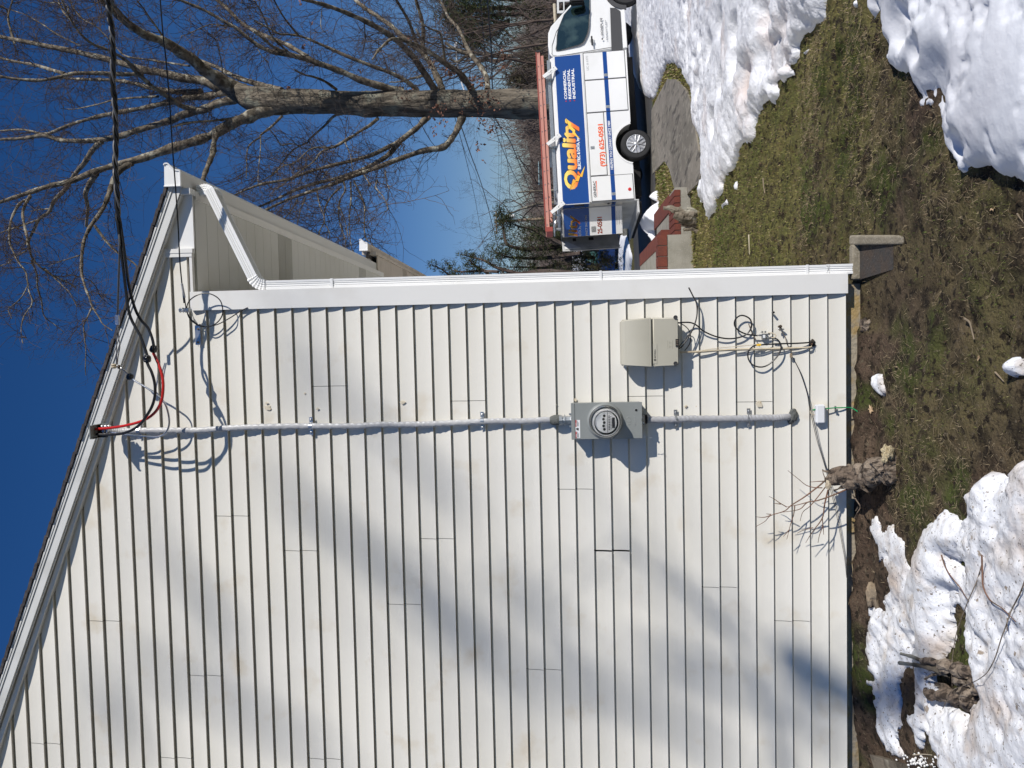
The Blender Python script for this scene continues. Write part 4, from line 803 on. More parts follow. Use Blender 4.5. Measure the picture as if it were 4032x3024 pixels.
MB().rock((p[0]-.004, -.034, p[2]), (.008, .008, .011), 4, 2, .3).lathe([(.004, -.016), (.004, .016)], 8, (p[0]-.006, -.036, p[2]-.004), 'z').build('valve_body', M['zinc'], fb)
MB().box(p[0]-.016, p[0]+.004, -.046, -.040, p[2]+.004, p[2]+.008).build('handle', M['stump'], fb)
wire('cable', zw, [(1612, 345, -.03), (1640, 390, -.028), (1650, 430, -.026), (1668, 480, -.026)], .0022, M['stump'], label='short dark wire hanging from the valve fitting', group=CG)
p = at(*zw(1880, 440), -.02); hl = empty('wall_hole', tuple(p), 'ragged rusty hole in the siding where wires enter', 'wall hole')
MB().rock((p[0], -.006, p[2]), (.020, .006, .018), 8, 3, .5).build('hole_edge', M['dark'], hl)
for k in range(7):
    a_ = random.random()*6.28; MB().tube([(p[0], -.02, p[2]), (p[0]+.018*math.cos(a_), -.035-.01*random.random(), p[2]+.018*math.sin(a_))], [.004, .001], 5).build('torn_sliver', M['stone' if k % 2 else 'redtwig'], hl)
for k, (dx, yy) in enumerate(((0, -.024), (9, -.026))):
    P = [(1700+dx*.3, 560, yy), (1770+dx*.5, 700, yy), (1830+dx*.4, 880, yy), (1850+dx, 1000, yy), (1884+dx*1.5, 1150, yy), (1920+dx*1.3, 1300, yy), (1960+dx, 1430, yy), (1990+dx, 1530, yy)]
    P = path(zw, P)+path(zt, [(1216+dx, 200, -.03), (1262+dx*1.4, 400, -.03), (1305+dx*1.5, 570, -.03), (1355+dx, 830, -.028), (1385+dx, 1000, -.026), (1402+dx*.5, 1160, -.022)])
    b = MB(); b.tube(curve3(P, 5), .0015, 6); tag(b.build('cable', M['black'], None), ('upper', 'lower')[k]+' of two thin dark wires slanting down behind the stump', 'cable', 'pair of thin wires slanting across the bottom of the wall')
wire('cable', zw, [(1856, 1035, -.026), (1862, 1058, -.026), (1885, 1066, -.026), (1915, 1066, -.03)], .0016, M['cream'], label='short pale wire into the small white box', group=CG)
p = at(*zw(1692, 553), -.026); tag(MB().box(p[0]-.012, p[0]+.012, -.030, -.022, p[2]-.007, p[2]+.007, .002).build('cable_clip', M['stone'], None), 'tan clip holding the pair of thin wires', 'cable clip')
q0 = at(*zw(1910, 980), -.045); q1 = at(*zw(1989, 1144), -.045)
wb = empty('grounding_box', ((q0[0]+q1[0])/2, -.02, (q0[2]+q1[2])/2), 'small white plastic box with a green wire near the ground', 'junction box')
MB().box(q1[0], q0[0], -.050, -.016, q1[2], q0[2], .006).build('cover', M['wplas'], wb, smooth=True)
MB().box(q1[0]+.004, q0[0]-.004, -.03, -.012, q1[2]-.001, q0[2]+.001, .002).build('base', M['wplas'], wb)
wire('green_wire', zw, [(1882, 1028, -.02), (1895, 1024, -.028), (1912, 1020, -.032)], .0045, M['green'], parent=wb)
P = path(zw, [(1985, 1016, -.034), (2040, 1011, -.03), (2080, 1008, -.028), (2160, 1006, -.028)])+path(zu, [(200, 1049, -.028), (270, 1046, -.025), (310, 1048, -.02), (345, 1064, -.03), (372, 1083, -.05), (385, 1090, -.055)])
b = MB(); b.tube(curve3(P, 5), .0032, 8); tag(b.build('ground_wire', M['green'], None, smooth=True), 'green ground wire from the small white box into the soil', 'wire')
strapP = at(*zu(188, 1058), -.03); tag(MB().box(strapP[0]-.016, strapP[0]+.016, -.0255, -.022, strapP[2]-.005, strapP[2]+.005).lathe([(.006, 0), (.006, -.012)], 8, (strapP[0]-.006, -.022, strapP[2])).build('cable_strap', M['zinc'], None), 'tiny metal strap over the green wire', 'cable strap')
# ================================================================== THINGS ON THE GROUND
def onG(px, h=0.0):
    p = gr(*px); zz_ = float(G(p[0], p[1]))+h; d_ = ray(*px); return CAM+d_*((zz_-CAM[2])/d_[2])
def stones(f, x, y, rx, rz, ry, label, m='stone', h=.4, seed=1, cat='stone', name='stone', amp=.28):
    p = gr(*f(x, y)); b = MB(); b.rock((0, 0, 0), (rx, ry, rz), seed, 4, amp); o = b.build(name, M[m], None, smooth=False); o.location = (p[0], p[1], float(G(p[0], p[1]))+rz*h); return tag(o, label, cat)
stones(zs, 505, 290, .064, .040, .050, 'flat brown field stone by the wall beside the dirty snow', seed=11)
stones(zu, 452, 375, .046, .034, .036, 'rounded mossy stone against the foundation', m='stump', seed=5)
stones(zt, 1620, 1000, .022, .016, .02, 'small dark stone under the fallen leaves', m='stump', seed=9)
p = gr(*zt(1608, 600)); o = MB().box(-.006, .006, -.012, .012, 0, .007, .001).build('litter', M['redv'], None); o.location = (p[0], p[1], p[2]+.006); tag(o, 'small red scrap of plastic on the soil', 'litter')
def leafy(f, x, y, s, label, rot=0, m='leaf'):
    p = gr(*f(x, y)); b = MB(); n = 14; V = []
    for i in range(n):
        a_ = 2*math.pi*i/n; r = s*(1.0 if i % 2 else .55)*(1.2 if i == 1 else 1); V.append((r*math.cos(a_), r*.75*math.sin(a_), .004+.006*abs(math.sin(a_*1.5))))
    V += [(v[0], v[1], v[2]-.0012) for v in V]; V += [(0, 0, .002), (0, 0, .0008)]
    F = [(i, (i+1) % n, 2*n) for i in range(n)]+[((i+1) % n+n, i+n, 2*n+1) for i in range(n)]+[(i, i+n, (i+1) % n+n, (i+1) % n) for i in range(n)]
    b.add(V, F); o = b.build('dead_leaf', M[m], None); o.location = (p[0], p[1], p[2]+.014); o.rotation_euler = (.35, .1, rot); return tag(o, label, 'leaf', 'dead leaves on the ground')
leafy(zt, 1478, 880, .022, 'tan oak leaf nearest the stump at the foot of the wall', .3); leafy(zt, 1490, 945, .026, 'tan oak leaf in the middle at the foot of the wall', 1.6); leafy(zt, 1482, 1222, .020, 'tan leaf beside the flat brown stone', 2.5)
leafy(zs, 355, 855, .018, 'tan leaf on the soil left of the dirty snow', .8); leafy(z8, 2000, 20, .02, 'brown leaf between the grass and the near snow bank', .8, 'deadleaf'); leafy(zu, 505, 1062, .028, 'crumpled tan leaf beside the ground wire', .4)
leafy(z8, 1945, 580, .022, 'tan leaf in the near grass', 1.2); leafy(zu, 1400, 640, .02, 'yellowish leaf on the bare soil', 2.2)
# stump against the wall
def limb(b, pts, f, n=12, cv=5, lump=.0, seed=0):
    P = [at(*f(x, y), Y) for x, y, Y, r in pts]; rs = [r for *_, r in pts]; Q = curve3(P, cv); rr = np.interp(np.linspace(0, len(P)-1, len(Q)), range(len(P)), rs)
    b0 = len(b.V); b.tube(Q, rr, n)
    if lump:
        for i in range(b0, len(b.V)):
            v = b.V[i]; k = lump*float(fbm(v[0]*8+v[2]*3, v[2]*5+v[1]*9, .5, 3, seed)); c_ = Q[min((i-b0)//n, len(Q)-1)]; b.V[i] = tuple(np.array(v)+(np.array(v)-c_)*k)
    return b
bs = gr(*zt(1700, 230)); s1 = empty('tree_stump', (bs[0], -.2, float(G(bs[0], -.2))), 'short leaning bark stump with a bracket fungus against the wall', 'stump')
sb1 = MB(); limb(sb1, [(1215, 325, -.13, .020), (1260, 315, -.14, .032), (1340, 290, -.17, .046), (1450, 262, -.23, .056), (1560, 240, -.30, .063), (1660, 228, -.38, .068), (1760, 222, -.46, .070), (1840, 220, -.53, .062)], zt, 22, 7, .5, 3)
limb(sb1, [(1190, 222, -.13, .007), (1230, 235, -.14, .011), (1350, 215, -.17, .014), (1450, 230, -.22, .02)], zt, 10, 4, .6, 5)
limb(sb1, [(1290, 400, -.16, .008), (1370, 370, -.19, .016), (1500, 330, -.27, .03), (1600, 340, -.34, .035)], zt, 10, 4, .8, 6)
sb1.build('trunk', M['stump'], s1)
p = at(*zt(1232, 352), -.14); b = MB(); b.rock((p[0], p[1]-.014, p[2]), (.028, .010, .014), 4, 3, .3); b.build('cut_face', M['cutwood'], s1)
p = at(*zt(1755, 85), -.52); b = MB(); b.rock((p[0], p[1], p[2]), (.040, .028, .032), 21, 4, .45); b.build('bracket_fungus', M['fungus'], s1)
TW = [[(1220, 310, -.14), (1150, 370, -.14), (1030, 460, -.14), (920, 530, -.135), (860, 580, -.13), (740, 620, -.125), (690, 670, -.12), (610, 716, -.12)],
      [(1190, 378, -.14), (1120, 375, -.14), (1050, 355, -.13), (980, 300, -.125), (890, 228, -.12)], [(880, 545, -.13), (820, 510, -.13), (770, 475, -.12), (725, 452, -.12)], [(830, 520, -.13), (765, 513, -.12)],
      [(1455, 365, -.22), (1300, 435, -.20), (1150, 488, -.18), (1060, 505, -.17), (1000, 560, -.16), (920, 580, -.15), (820, 592, -.15)], [(1090, 495, -.17), (980, 525, -.16), (880, 545, -.15)],
      [(740, 618, -.125), (680, 635, -.12), (610, 630, -.12)], [(745, 610, -.125), (700, 604, -.12)],
      [(1240, 395, -.15), (1210, 520, -.14), (1190, 640, -.13), (1120, 740, -.12), (1085, 790, -.11), (1045, 856, -.10)], [(1190, 640, -.13), (1192, 710, -.12), (1165, 790, -.11), (1152, 858, -.10)], [(1195, 700, -.12), (1202, 785, -.11)],
      [(1110, 725, -.12), (1030, 745, -.11), (972, 772, -.10)], [(1225, 360, -.15), (1140, 470, -.14), (1080, 540, -.13), (1020, 590, -.12), (996, 668, -.12)], [(950, 530, -.13), (940, 610, -.12), (912, 700, -.11), (880, 828, -.10)], [(905, 740, -.11), (850, 802, -.10)],
      [(1210, 320, -.14), (1150, 322, -.14), (1078, 328, -.14)], [(1230, 330, -.14), (1200, 260, -.15), (1190, 215, -.15)]]
tw = MB()
for k, P in enumerate(TW):
    Q = curve3(path(zt, P), 5); r0 = .0042 if k in (0, 4, 8) else .0028; tw.tube(Q, np.linspace(r0, .0010, len(Q))+.0004*np.abs(np.sin(np.arange(len(Q))*1.7)), 6)
tw.build('shoots', M['redtwig'], s1)
tw = MB()
for P in ([(1450, 372, -.22), (1458, 440, -.24), (1490, 490, -.26), (1520, 545, -.27), (1490, 600, -.28), (1465, 655, -.28)], [(1610, 300, -.44), (1700, 235, -.50), (1760, 205, -.53), (1820, 150, -.54)], [(1640, 290, -.46), (1660, 345, -.46)], [(1580, 120, -.44), (1640, 190, -.48), (1700, 260, -.50)], [(1500, 545, -.27), (1480, 580, -.27)]):
    Q = curve3(path(zt, P), 4); tw.tube(Q, np.linspace(.0042, .0018, len(Q)), 6)
tw.build('dead_branch', M['stump'], s1)
# fallen stump in the snow
def glimb(b, pts, n=10, cv=5, lump=.5, seed=0):     # (x, y, height over ground, radius) in the zs view
    P = [onG(zs(x, y), h) for x, y, h, r in pts]; rs = [r for *_, r in pts]; Q = curve3(P, cv); rr = np.interp(np.linspace(0, len(P)-1, len(Q)), range(len(P)), rs); b0 = len(b.V); b.tube(Q, rr, n)
    for i in range(b0, len(b.V)):
        v = b.V[i]; k = lump*float(fbm(v[0]*18+v[2]*9, v[1]*18, .7, 3, seed)); c_ = Q[min((i-b0)//n, len(Q)-1)]; b.V[i] = tuple(np.array(v)+(np.array(v)-c_)*k)
pc = gr(*zs(1150, 980)); s2 = empty('tree_stump', (pc[0], pc[1], float(G(pc[0], pc[1]))), 'broken dark stump with sawn stubs standing in the snow', 'stump')
b = MB(); glimb(b, [(700, 753, .13, .006), (780, 775, .12, .008), (860, 805, .10, .011), (960, 825, .08, .017), (1050, 862, .06, .022)], seed=1, lump=.3); glimb(b, [(688, 826, .13, .008), (800, 838, .12, .0095), (900, 858, .10, .011), (1000, 885, .08, .015), (1080, 900, .06, .02)], seed=2, lump=.25)
b.build('pale_stub', M['branch'], s2)
b = MB(); glimb(b, [(862, 810, .11, .011), (930, 808, .10, .013), (1020, 835, .09, .018), (1110, 885, .07, .024), (1250, 925, .05, .028), (1400, 950, .02, .03)], 14, seed=3, lump=.9)
glimb(b, [(905, 1068, .10, .019), (960, 1075, .09, .016), (1040, 1078, .07, .019), (1150, 1070, .05, .026), (1280, 1060, .03, .03), (1400, 1030, .01, .03)], 14, seed=4, lump=.9)
glimb(b, [(1080, 1110, .04, .012), (1180, 1140, .03, .02), (1300, 1110, .02, .024), (1400, 1070, .01, .02)], 10, seed=5, lump=1); glimb(b, [(1150, 980, .06, .02), (1260, 995, .05, .028), (1380, 1000, .03, .03)], 12, seed=6, lump=1)
glimb(b, [(890, 955, .08, .0045), (940, 925, .08, .005), (1020, 905, .07, .008)], 8, seed=7, lump=.3)
for k in range(7): glimb(b, [(930+k*16, 990+k*9, .03+.01*(k % 3), .002), (980+k*14, 985+k*13, .04, .003), (1060+k*10, 1000+k*10, .04, .006)], 6, seed=8+k, lump=.3)
b.build('trunk', M['stump'], s2)
p = onG(zs(903, 1068), .10); b = MB(); b.rock(tuple(p), (.022, .011, .020), 3, 3, .1); b.build('sawn_face', M['cable'], s2)
# log end and twigs on the snow
P_ = [gr(*zs(x, y)) for x, y in ((495, 1552), (740, 1628), (760, 1800), (560, 1760))]; b = MB()
gq = G(P_[0][0], P_[0][1]); b.prism([(q[0], q[1]) for q in P_], float(gq)-.02, float(gq)+.030, 'z'); lo_ = b.build('split_log', M['branch'], None); tag(lo_, 'split grey wedge of wood at the foot of the wall', 'log')
def gtwig(pts, r, label, h=.095, m='redtwig', f=zs, grp='bare twigs lying on the snow'):
    P = [onG(f(*p), h) for p in pts]; Q = curve3(P, 4); b = MB(); b.tube(Q, np.linspace(r, r*.5, len(Q)), 6); o = b.build('fallen_twig', M[m], None, smooth=True); return tag(o, label, 'twig', grp)
gtwig([(1020, -30), (1045, 50), (1075, 110), (1120, 170), (1170, 230), (1205, 290), (1245, 345)], .0032, 'orange-brown twig pointing into the mossy hole', .08)
gtwig([(1340, -30), (1345, 110), (1352, 225), (1400, 320), (1450, 360), (1510, 400), (1610, 500)], .0034, 'long red-brown twig bent like an elbow on the snow', .12)
gtwig([(1690, 150), (1650, 260), (1610, 340), (1570, 420), (1530, 540), (1495, 630), (1455, 760), (1420, 840), (1370, 915), (1280, 975), (1170, 1015), (1095, 1055), (1030, 1190)], .0026, 'long dark twig curving across the snow to the broken stump', .12, 'stump')
gtwig([(1342, 40), (1300, 180), (1240, 315), (1210, 390), (1150, 550), (1120, 690), (1102, 860), (1105, 1010)], .0022, 'thin twig running down beside the mossy hole', .095, 'stump')
gtwig([(1545, 470), (1540, 520), (1545, 575)], .0028, 'short dark twig end on the near snow', .12, 'stump'); gtwig([(1380, 985), (1440, 995), (1478, 1030), (1482, 1055), (1445, 1070)], .0022, 'hooked twig right of the broken stump', .09, 'stump')
gtwig([(300, 330), (315, 440), (335, 590), (352, 790)], .0022, 'thin dry twig lying along the foot of the wall', .02, 'stump', grp='dry twigs on the ground')
gtwig([(795, 1555), (870, 1550), (945, 1556)], .0028, 'pale straight twig near the split log', .02, 'cream', grp='dry twigs on the ground')
gtwig([(1240, 896), (1243, 980), (1246, 1110)], .006, 'pale straight stick lying in the lawn', .03, 'cream', z7, 'dry twigs on the ground')
gtwig([(1395, 280), (1402, 370), (1415, 445)], .006, 'short brown stick in the lawn near the snow', .03, 'stone', z7, 'dry twigs on the ground')
gtwig([(1240, 320), (1280, 350), (1300, 420), (1318, 490)], .005, 'bent grey stick on the bare soil', .02, 'stone', zu, 'dry twigs on the ground')
gtwig([(1490, 758), (1530, 800), (1560, 835)], .004, 'short tan stick on the near grass', .02, 'stone', zu, 'dry twigs on the ground')
gtwig([(2140, 640), (2180, 700), (2240, 770)], .003, 'grey stick in the near grass below the snow bank', .02, 'stone', z8, 'dry twigs on the ground')
rg0 = np.random.default_rng(8); cb = MB()
for _ in range(70):
    q = gr(*zs(rg0.normal(890, 90), rg0.normal(1600, 30))); cb.rock((q[0], q[1], q[2]+.012), (.006*rg0.uniform(.5, 1.3),)*3, int(rg0.integers(99)), 1, .3)
tag(cb.build('gravel', M['dial'], None), 'sprinkle of white crumbs of ice and gravel beside the split log', 'gravel', kind='stuff')
# gnarled driftwood in front of the stoop
dw = gr(*z7(600, 720)); dz = empty('driftwood', tuple(dw), 'pile of weathered gnarled wood in front of the brick step', 'driftwood')
for k, P in enumerate(([(310, 605, .42, .035), (380, 600, .40, .05), (450, 625, .30, .055), (560, 655, .2, .06), (660, 680, .10, .06)], [(425, 680, .36, .05), (520, 705, .28, .075), (620, 715, .18, .07), (700, 720, .1, .05)], [(480, 745, .25, .03), (580, 760, .2, .045), (690, 760, .1, .05)], [(500, 790, .2, .025), (620, 800, .15, .035), (700, 795, .08, .03)], [(530, 850, .18, .03), (610, 835, .14, .05), (710, 870, .04, .04)], [(560, 620, .2, .03), (640, 630, .15, .035), (720, 660, .06, .04)], [(490, 590, .3, .02), (520, 640, .25, .03), (600, 700, .2, .04)])):
    P3 = [onG(z7(x, y), 0) for x, y, h, r in P]; base = gr(*z7(700, 720)); Q = []
    for (x, y, h, r) in P: q = at(*z7(x, y), base[1]+.02*k); Q.append(q)
    Q = curve3(Q, 4); rr = .72*np.interp(np.linspace(0, 1, len(Q)), np.linspace(0, 1, len(P)), [q[3] for q in P]); b = MB(); b.tube(Q, rr, 9)
    for i in range(len(b.V)):
        v = b.V[i]; c_ = Q[min(i//9, len(Q)-1)]; b.V[i] = tuple(np.array(v)+(np.array(v)-c_)*.6*float(fbm(v[0]*9+k, v[2]*9, .8, 2, k)))
    b.build('gnarled_branch', M['branch'] if k != 3 else M['stump'], dz)
# ================================================================== SERVICE TRUCK (x forward, y away from the viewer, z up)
TP = np.array([4.18, 13.0, -.583]); PS, PH = R(8.5), R(2.0)
TD = np.array([math.cos(PS)*math.cos(PH), math.sin(PS)*math.cos(PH), math.sin(PH)]); TN = np.array([-math.sin(PS), math.cos(PS), 0.0]); TU = np.cross(TD, TN)
def side(px):                                       # photo pixel -> (x, z) on the near side of the body
    r = ray(*px); Q = CAM+r*(((TP-CAM)@TN)/(r@TN)); return float((Q-TP)@TD), float((Q-TP)@TU)
tk = empty('service_truck', tuple(TP), 'white and blue electrical service truck with open rear doors', 'truck', rot=Euler((0, -PH, PS), 'XYZ'))
def tb_(name, m, parent=tk, smooth=False): return lambda b: b.build(name, m, parent, smooth=smooth, local=True)
W = 2.08
def arc(cx, cz, r, a0, a1, n=14): return [(cx+r*math.cos(R(a0+(a1-a0)*i/n)), cz+r*math.sin(R(a0+(a1-a0)*i/n))) for i in range(n+1)]
prof = [(-1.25, .44), (-.47, .44)]+arc(.03, .335, .46, 165, 15, 16)+[(.53, .43), (2.2, .415), (2.2, 1.40), (2.2, 1.43), (-1.25, 1.43)]
b = MB(); b.prism(prof, .0, .34).prism(prof, W-.34, W); b.box(-1.20, 2.2, .34, W-.34, .80, .84).box(2.14, 2.199, .34, W-.34, .45, 1.43); b.box(-1.25, -.9, .05, W-.05, .44, .70)
b.build('lower_body', M['vanwhite'], tk, local=True)
b = MB(); b.prism([(.03, 1.43), (.05, 2.04), (.16, 2.13), (W-.16, 2.13), (W-.05, 2.04), (W-.03, 1.43), (W-.10, 1.43), (W-.10, 2.02), (.10, 2.02), (.10, 1.43)], -1.25, 2.2, 'x'); b.box(2.14, 2.198, .1, W-.1, 1.40, 2.05)
b.build('upper_body', M['vanwhite'], tk, local=True)
MB().box(-1.25, 2.2, -.012, .03, 1.405, 1.445, .006).build('body_ledge', M['vanwhite'], tk, local=True)
MB().box(-1.0, 2.05, .36, W-.36, .82, .86).box(.6, .62, .11, W-.11, .84, 2.0).build('cargo_dark_fill', M['dark'], tk, local=True)  # near-black floor and upright panel paint the shade inside the cargo space
MB().add([(-1.25, .0255, 1.447), (2.19, .0255, 1.447), (2.19, .0455, 2.022), (-1.25, .0455, 2.022), (-1.25, .032, 1.447), (2.19, .032, 1.447), (2.19, .052, 2.022), (-1.25, .052, 2.022)], [(0, 1, 2, 3), (7, 6, 5, 4), (0, 4, 5, 1), (1, 5, 6, 2), (2, 6, 7, 3), (3, 7, 4, 0)]).build('blue_panel', M['blue'], tk, local=True)
MB().box(-1.06, 2.2, .32, W-.32, .25, .80).box(-1.24, -1.06, .4, W-.4, .3, .44).build('chassis', M['dark'], tk, local=True)
def comp(x0, x1, z0, z1, lx=None, lz=None, cut=False):
    MB().box(x0-.014, x1+.014, -.004, .002, z0-.014, z1+.014).build('door_seal', M['cladding'], tk, local=True)
    b = MB(); b.box(x0, x1, -.016, .0, z0, z1, .006); o = b.build('compartment_door', M['vanwhite'], tk, local=True)
    if lx is not None:
        MB().box(lx-.035, lx+.035, -.020, -.014, lz-.045, lz+.045, .003).box(lx-.012, lx+.02, -.027, -.016, lz-.02, lz+.02, .002).build('latch', M['zinc'], o, local=True)
comp(1.56, 2.185, .47, 1.375, 1.64, .905); comp(.80, 1.535, .47, 1.375, .90, .905); comp(-.655, .775, 1.02, 1.375, -.02, 1.30); comp(-1.235, -.68, .47, 1.375, -1.10, .905)
MB().box(-.66, .80, -.0055, -.001, .862, .952).box(-1.235, -.68, -.0185, -.0155, .862, .952).box(.80, 1.535, -.0185, -.0155, .862, .952).box(1.56, 2.185, -.0185, -.0155, .862, .952).build('blue_stripe', M['blue'], tk, local=True)
b = MB(); A1 = arc(.03, .335, .455, 168, 12, 20); A2 = arc(.03, .335, .49, 166, 14, 20)
for i in range(20): b.add([(A1[i][0], -.012, A1[i][1]), (A1[i+1][0], -.012, A1[i+1][1]), (A2[i+1][0], -.012, A2[i+1][1]), (A2[i][0], -.012, A2[i][1]), (A1[i][0], .01, A1[i][1]), (A1[i+1][0], .01, A1[i+1][1]), (A2[i+1][0], .01, A2[i+1][1]), (A2[i][0], .01, A2[i][1])], [(0, 1, 2, 3), (4, 7, 6, 5), (0, 4, 5, 1), (2, 6, 7, 3), (1, 5, 6, 2), (0, 3, 7, 4)])
b.build('wheel_arch_trim', M['vanwhite'], tk, local=True)
MB().prism(arc(.03, .335, .45, 180, 0, 16), .28, .34).build('wheel_well', M['dark'], tk, local=True)
MB().lathe([(.038, -.017), (.038, -.022), (.03, -.026), (.001, -.027)], 16, (-1.02, 0, .55)).build('side_marker', M['redv'], tk, local=True)
def wheel(x, y0, s=1):
    wname = MB(); c = (x, 0, .335); w_ = .20
    wname.lathe([(.19, y0+.06), (.20, y0+.01), (.26, y0-.002), (.31, y0+.005), (.335, y0+.03), (.338, y0+w_-.03), (.31, y0+w_), (.20, y0+w_)], 40, c)
    wh_ = wname.build('wheel', M['tyre'], tk, smooth=True, local=True)
    if s:
        rb = MB(); rb.lathe([(.210, y0+.004), (.212, y0-.006), (.200, y0-.008), (.196, y0+.006), (.10, y0+.030), (.001, y0+.03)], 36, c)
        for k in range(7):
            a = 2*math.pi*k/7+.2
            for d_ in (-.13, .13):
                ca, sa = math.cos(a), math.sin(a); px_, pz = math.cos(a+math.pi/2), math.sin(a+math.pi/2)
                P = [(x+ca*.05, y0-.008, .335+sa*.05), (x+ca*.12+px_*d_*.10, y0-.010, .335+sa*.12+pz*d_*.10), (x+ca*.198+px_*d_*.40, y0-.004, .335+sa*.198+pz*d_*.40)]
                rb.tube(P, [.020, .016, .014], 6)
        rb.lathe([(.052, y0-.002), (.050, y0-.018), (.035, y0-.026), (.001, y0-.028)], 20, c)
        rb.build('hubcap', M['rim'], wh_, smooth=True, local=True)
        dk = MB()
        for k in range(7):
            a = 2*math.pi*(k+.5)/7+.2; dk.rock((x+.135*math.cos(a), y0+.012, .335+.135*math.sin(a)), (.026, .006, .034), 1, 2, .05)
        dk.build('hubcap_opening', M['dark'], wh_, local=True)
wheel(.02, .03); wheel(3.66, .05); wheel(.02, W-.23, 0); wheel(3.66, W-.25, 0)
# cab
cabp = [(2.235, .40), (2.235, 1.95), (2.26, 2.06), (2.34, 2.125), (2.55, 2.15), (2.85, 2.13), (3.00, 2.06), (3.55, 1.48), (3.78, 1.26), (4.25, 1.13), (4.42, .98), (4.50, .70), (4.50, .38), (4.14, .38)]+arc(3.66, .335, .46, 8, 172, 14)+[(3.18, .40)]
bm = bmesh.new(); rows = []
for yy, q in ((.035, 1), (W-.035, -1)):
    rows.append([bm.verts.new((x, yy+q*(max(0, z-1.15)*.13+max(0, x-4.2)*.25), z)) for x, z in cabp])
bm.faces.new(rows[0]); bm.faces.new(rows[1][::-1])
for i in range(len(cabp)): bm.faces.new((rows[0][i], rows[1][i], rows[1][(i+1) % len(cabp)], rows[0][(i+1) % len(cabp)]))
bmesh.ops.recalc_face_normals(bm, faces=bm.faces[:])
bmesh.ops.bevel(bm, geom=[e for e in bm.edges if abs(e.verts[0].co.y-e.verts[1].co.y) < .25 and max(v.co.z for v in e.verts) > 1.1], offset=.035, segments=4, affect='EDGES')
me = bpy.data.meshes.new('cab'); bm.to_mesh(me); bm.free(); cab = link('cab', me, M['vanwhite'], tk, smooth=True); me.set_sharp_from_angle(angle=R(30))
def cy(z, pr_=.004): return .035+max(0, z-1.15)*.13-pr_
def cpoly(name, pts, m, pr_=.004, th=.003, parent=cab):
    n = len(pts); V = [(x, cy(z, pr_), z) for x, z in pts]+[(x, cy(z, pr_-th), z) for x, z in pts]
    return MB().add(V, [tuple(range(n)), tuple(range(2*n-1, n-1, -1))]+[(i, (i+1) % n, (i+1) % n+n, i+n) for i in range(n)]).build(name, m, parent, local=True)
win = [side(z3(*p)) for p in [(612, 500), (602, 560), (612, 588), (640, 588), (880, 535), (930, 510), (950, 480), (985, 400), (1000, 330), (1008, 180), (1012, 0), (1014, -80), (1010, -120), (980, -110), (830, 10), (700, 150), (630, 320), (615, 400)]]
cpoly('window_frame', [(x+(x-2.9)*.035, z+(z-1.6)*.05) for x, z in win], M['black'], .003, .004); cpoly('side_window', win, M['vglass'], .006, .003)
cpoly('dark_door_line', [side(z3(*p)) for p in [(548, 664), (1292, 574), (1292, 582), (548, 672)]], M['cladding'], .003, .002)
cpoly('dark_door_line', [side(z3(*p)) for p in [(548, 664), (546, 520), (600, 350), (850, -10), (856, -10), (606, 355), (552, 525), (552, 664)]], M['cladding'], .003, .002)
cpoly('lower_cladding', [side(z3(*p)) for p in [(1290, 628), (1430, 612), (1400, 130), (1340, 90), (1272, 88)]], M['cladding'], .012, .014)
MB().box(2.26, 3.18, .02, .06, .385, .465, .01).build('sill', M['vanwhite'], cab, local=True)
hx_, hz_ = side(z3(1045, 500)); MB().box(hx_-.11, hx_+.11, .005, .03, hz_-.018, hz_+.018, .008).build('door_handle', M['black'], cab, local=True)
MB().lathe([(.05, .029), (.048, .026)], 16, (hx_, 0, hz_)).build('handle_recess', M['vangrey'], cab, local=True)
b = MB(); A1 = arc(3.66, .335, .40, 178, 2, 16); A2 = arc(3.66, .335, .49, 178, 2, 16)
for i in range(16): b.add([(A1[i][0], .005, A1[i][1]), (A1[i+1][0], .005, A1[i+1][1]), (A2[i+1][0], .01, A2[i+1][1]), (A2[i][0], .01, A2[i][1]), (A1[i][0], .06, A1[i][1]), (A1[i+1][0], .06, A1[i+1][1]), (A2[i+1][0], .05, A2[i+1][1]), (A2[i][0], .05, A2[i][1])], [(0, 1, 2, 3), (4, 7, 6, 5), (0, 4, 5, 1), (2, 6, 7, 3), (1, 5, 6, 2), (0, 3, 7, 4)])
b.build('wheel_arch_trim', M['cladding'], cab, local=True)
MB().box(3.30, 3.42, -.20, -.03, 1.30, 1.62, .03).box(3.34, 3.38, -.05, .05, 1.28, 1.34, .008).build('wing_mirror', M['black'], cab, local=True)
b = MB(); ws = [(3.035, .22, 2.03), (3.035, W-.22, 2.03), (3.56, W-.13, 1.48), (3.56, .13, 1.48)]; b.add([(x+.012, y, z+.010) for x, y, z in ws]+[(x, y, z) for x, y, z in ws], [(0, 1, 2, 3), (7, 6, 5, 4), (0, 4, 5, 1), (1, 5, 6, 2), (2, 6, 7, 3), (3, 7, 4, 0)]).build('windscreen', M['vglass'], cab, local=True)
for yy in (.12, W-.50): MB().box(4.30, 4.46, yy, yy+.38, .86, 1.02, .03).build('headlight', M['zinc'], cab, local=True)
MB().box(4.46, 4.53, .25, W-.25, .40, .80, .02).build('grille', M['black'], cab, local=True)
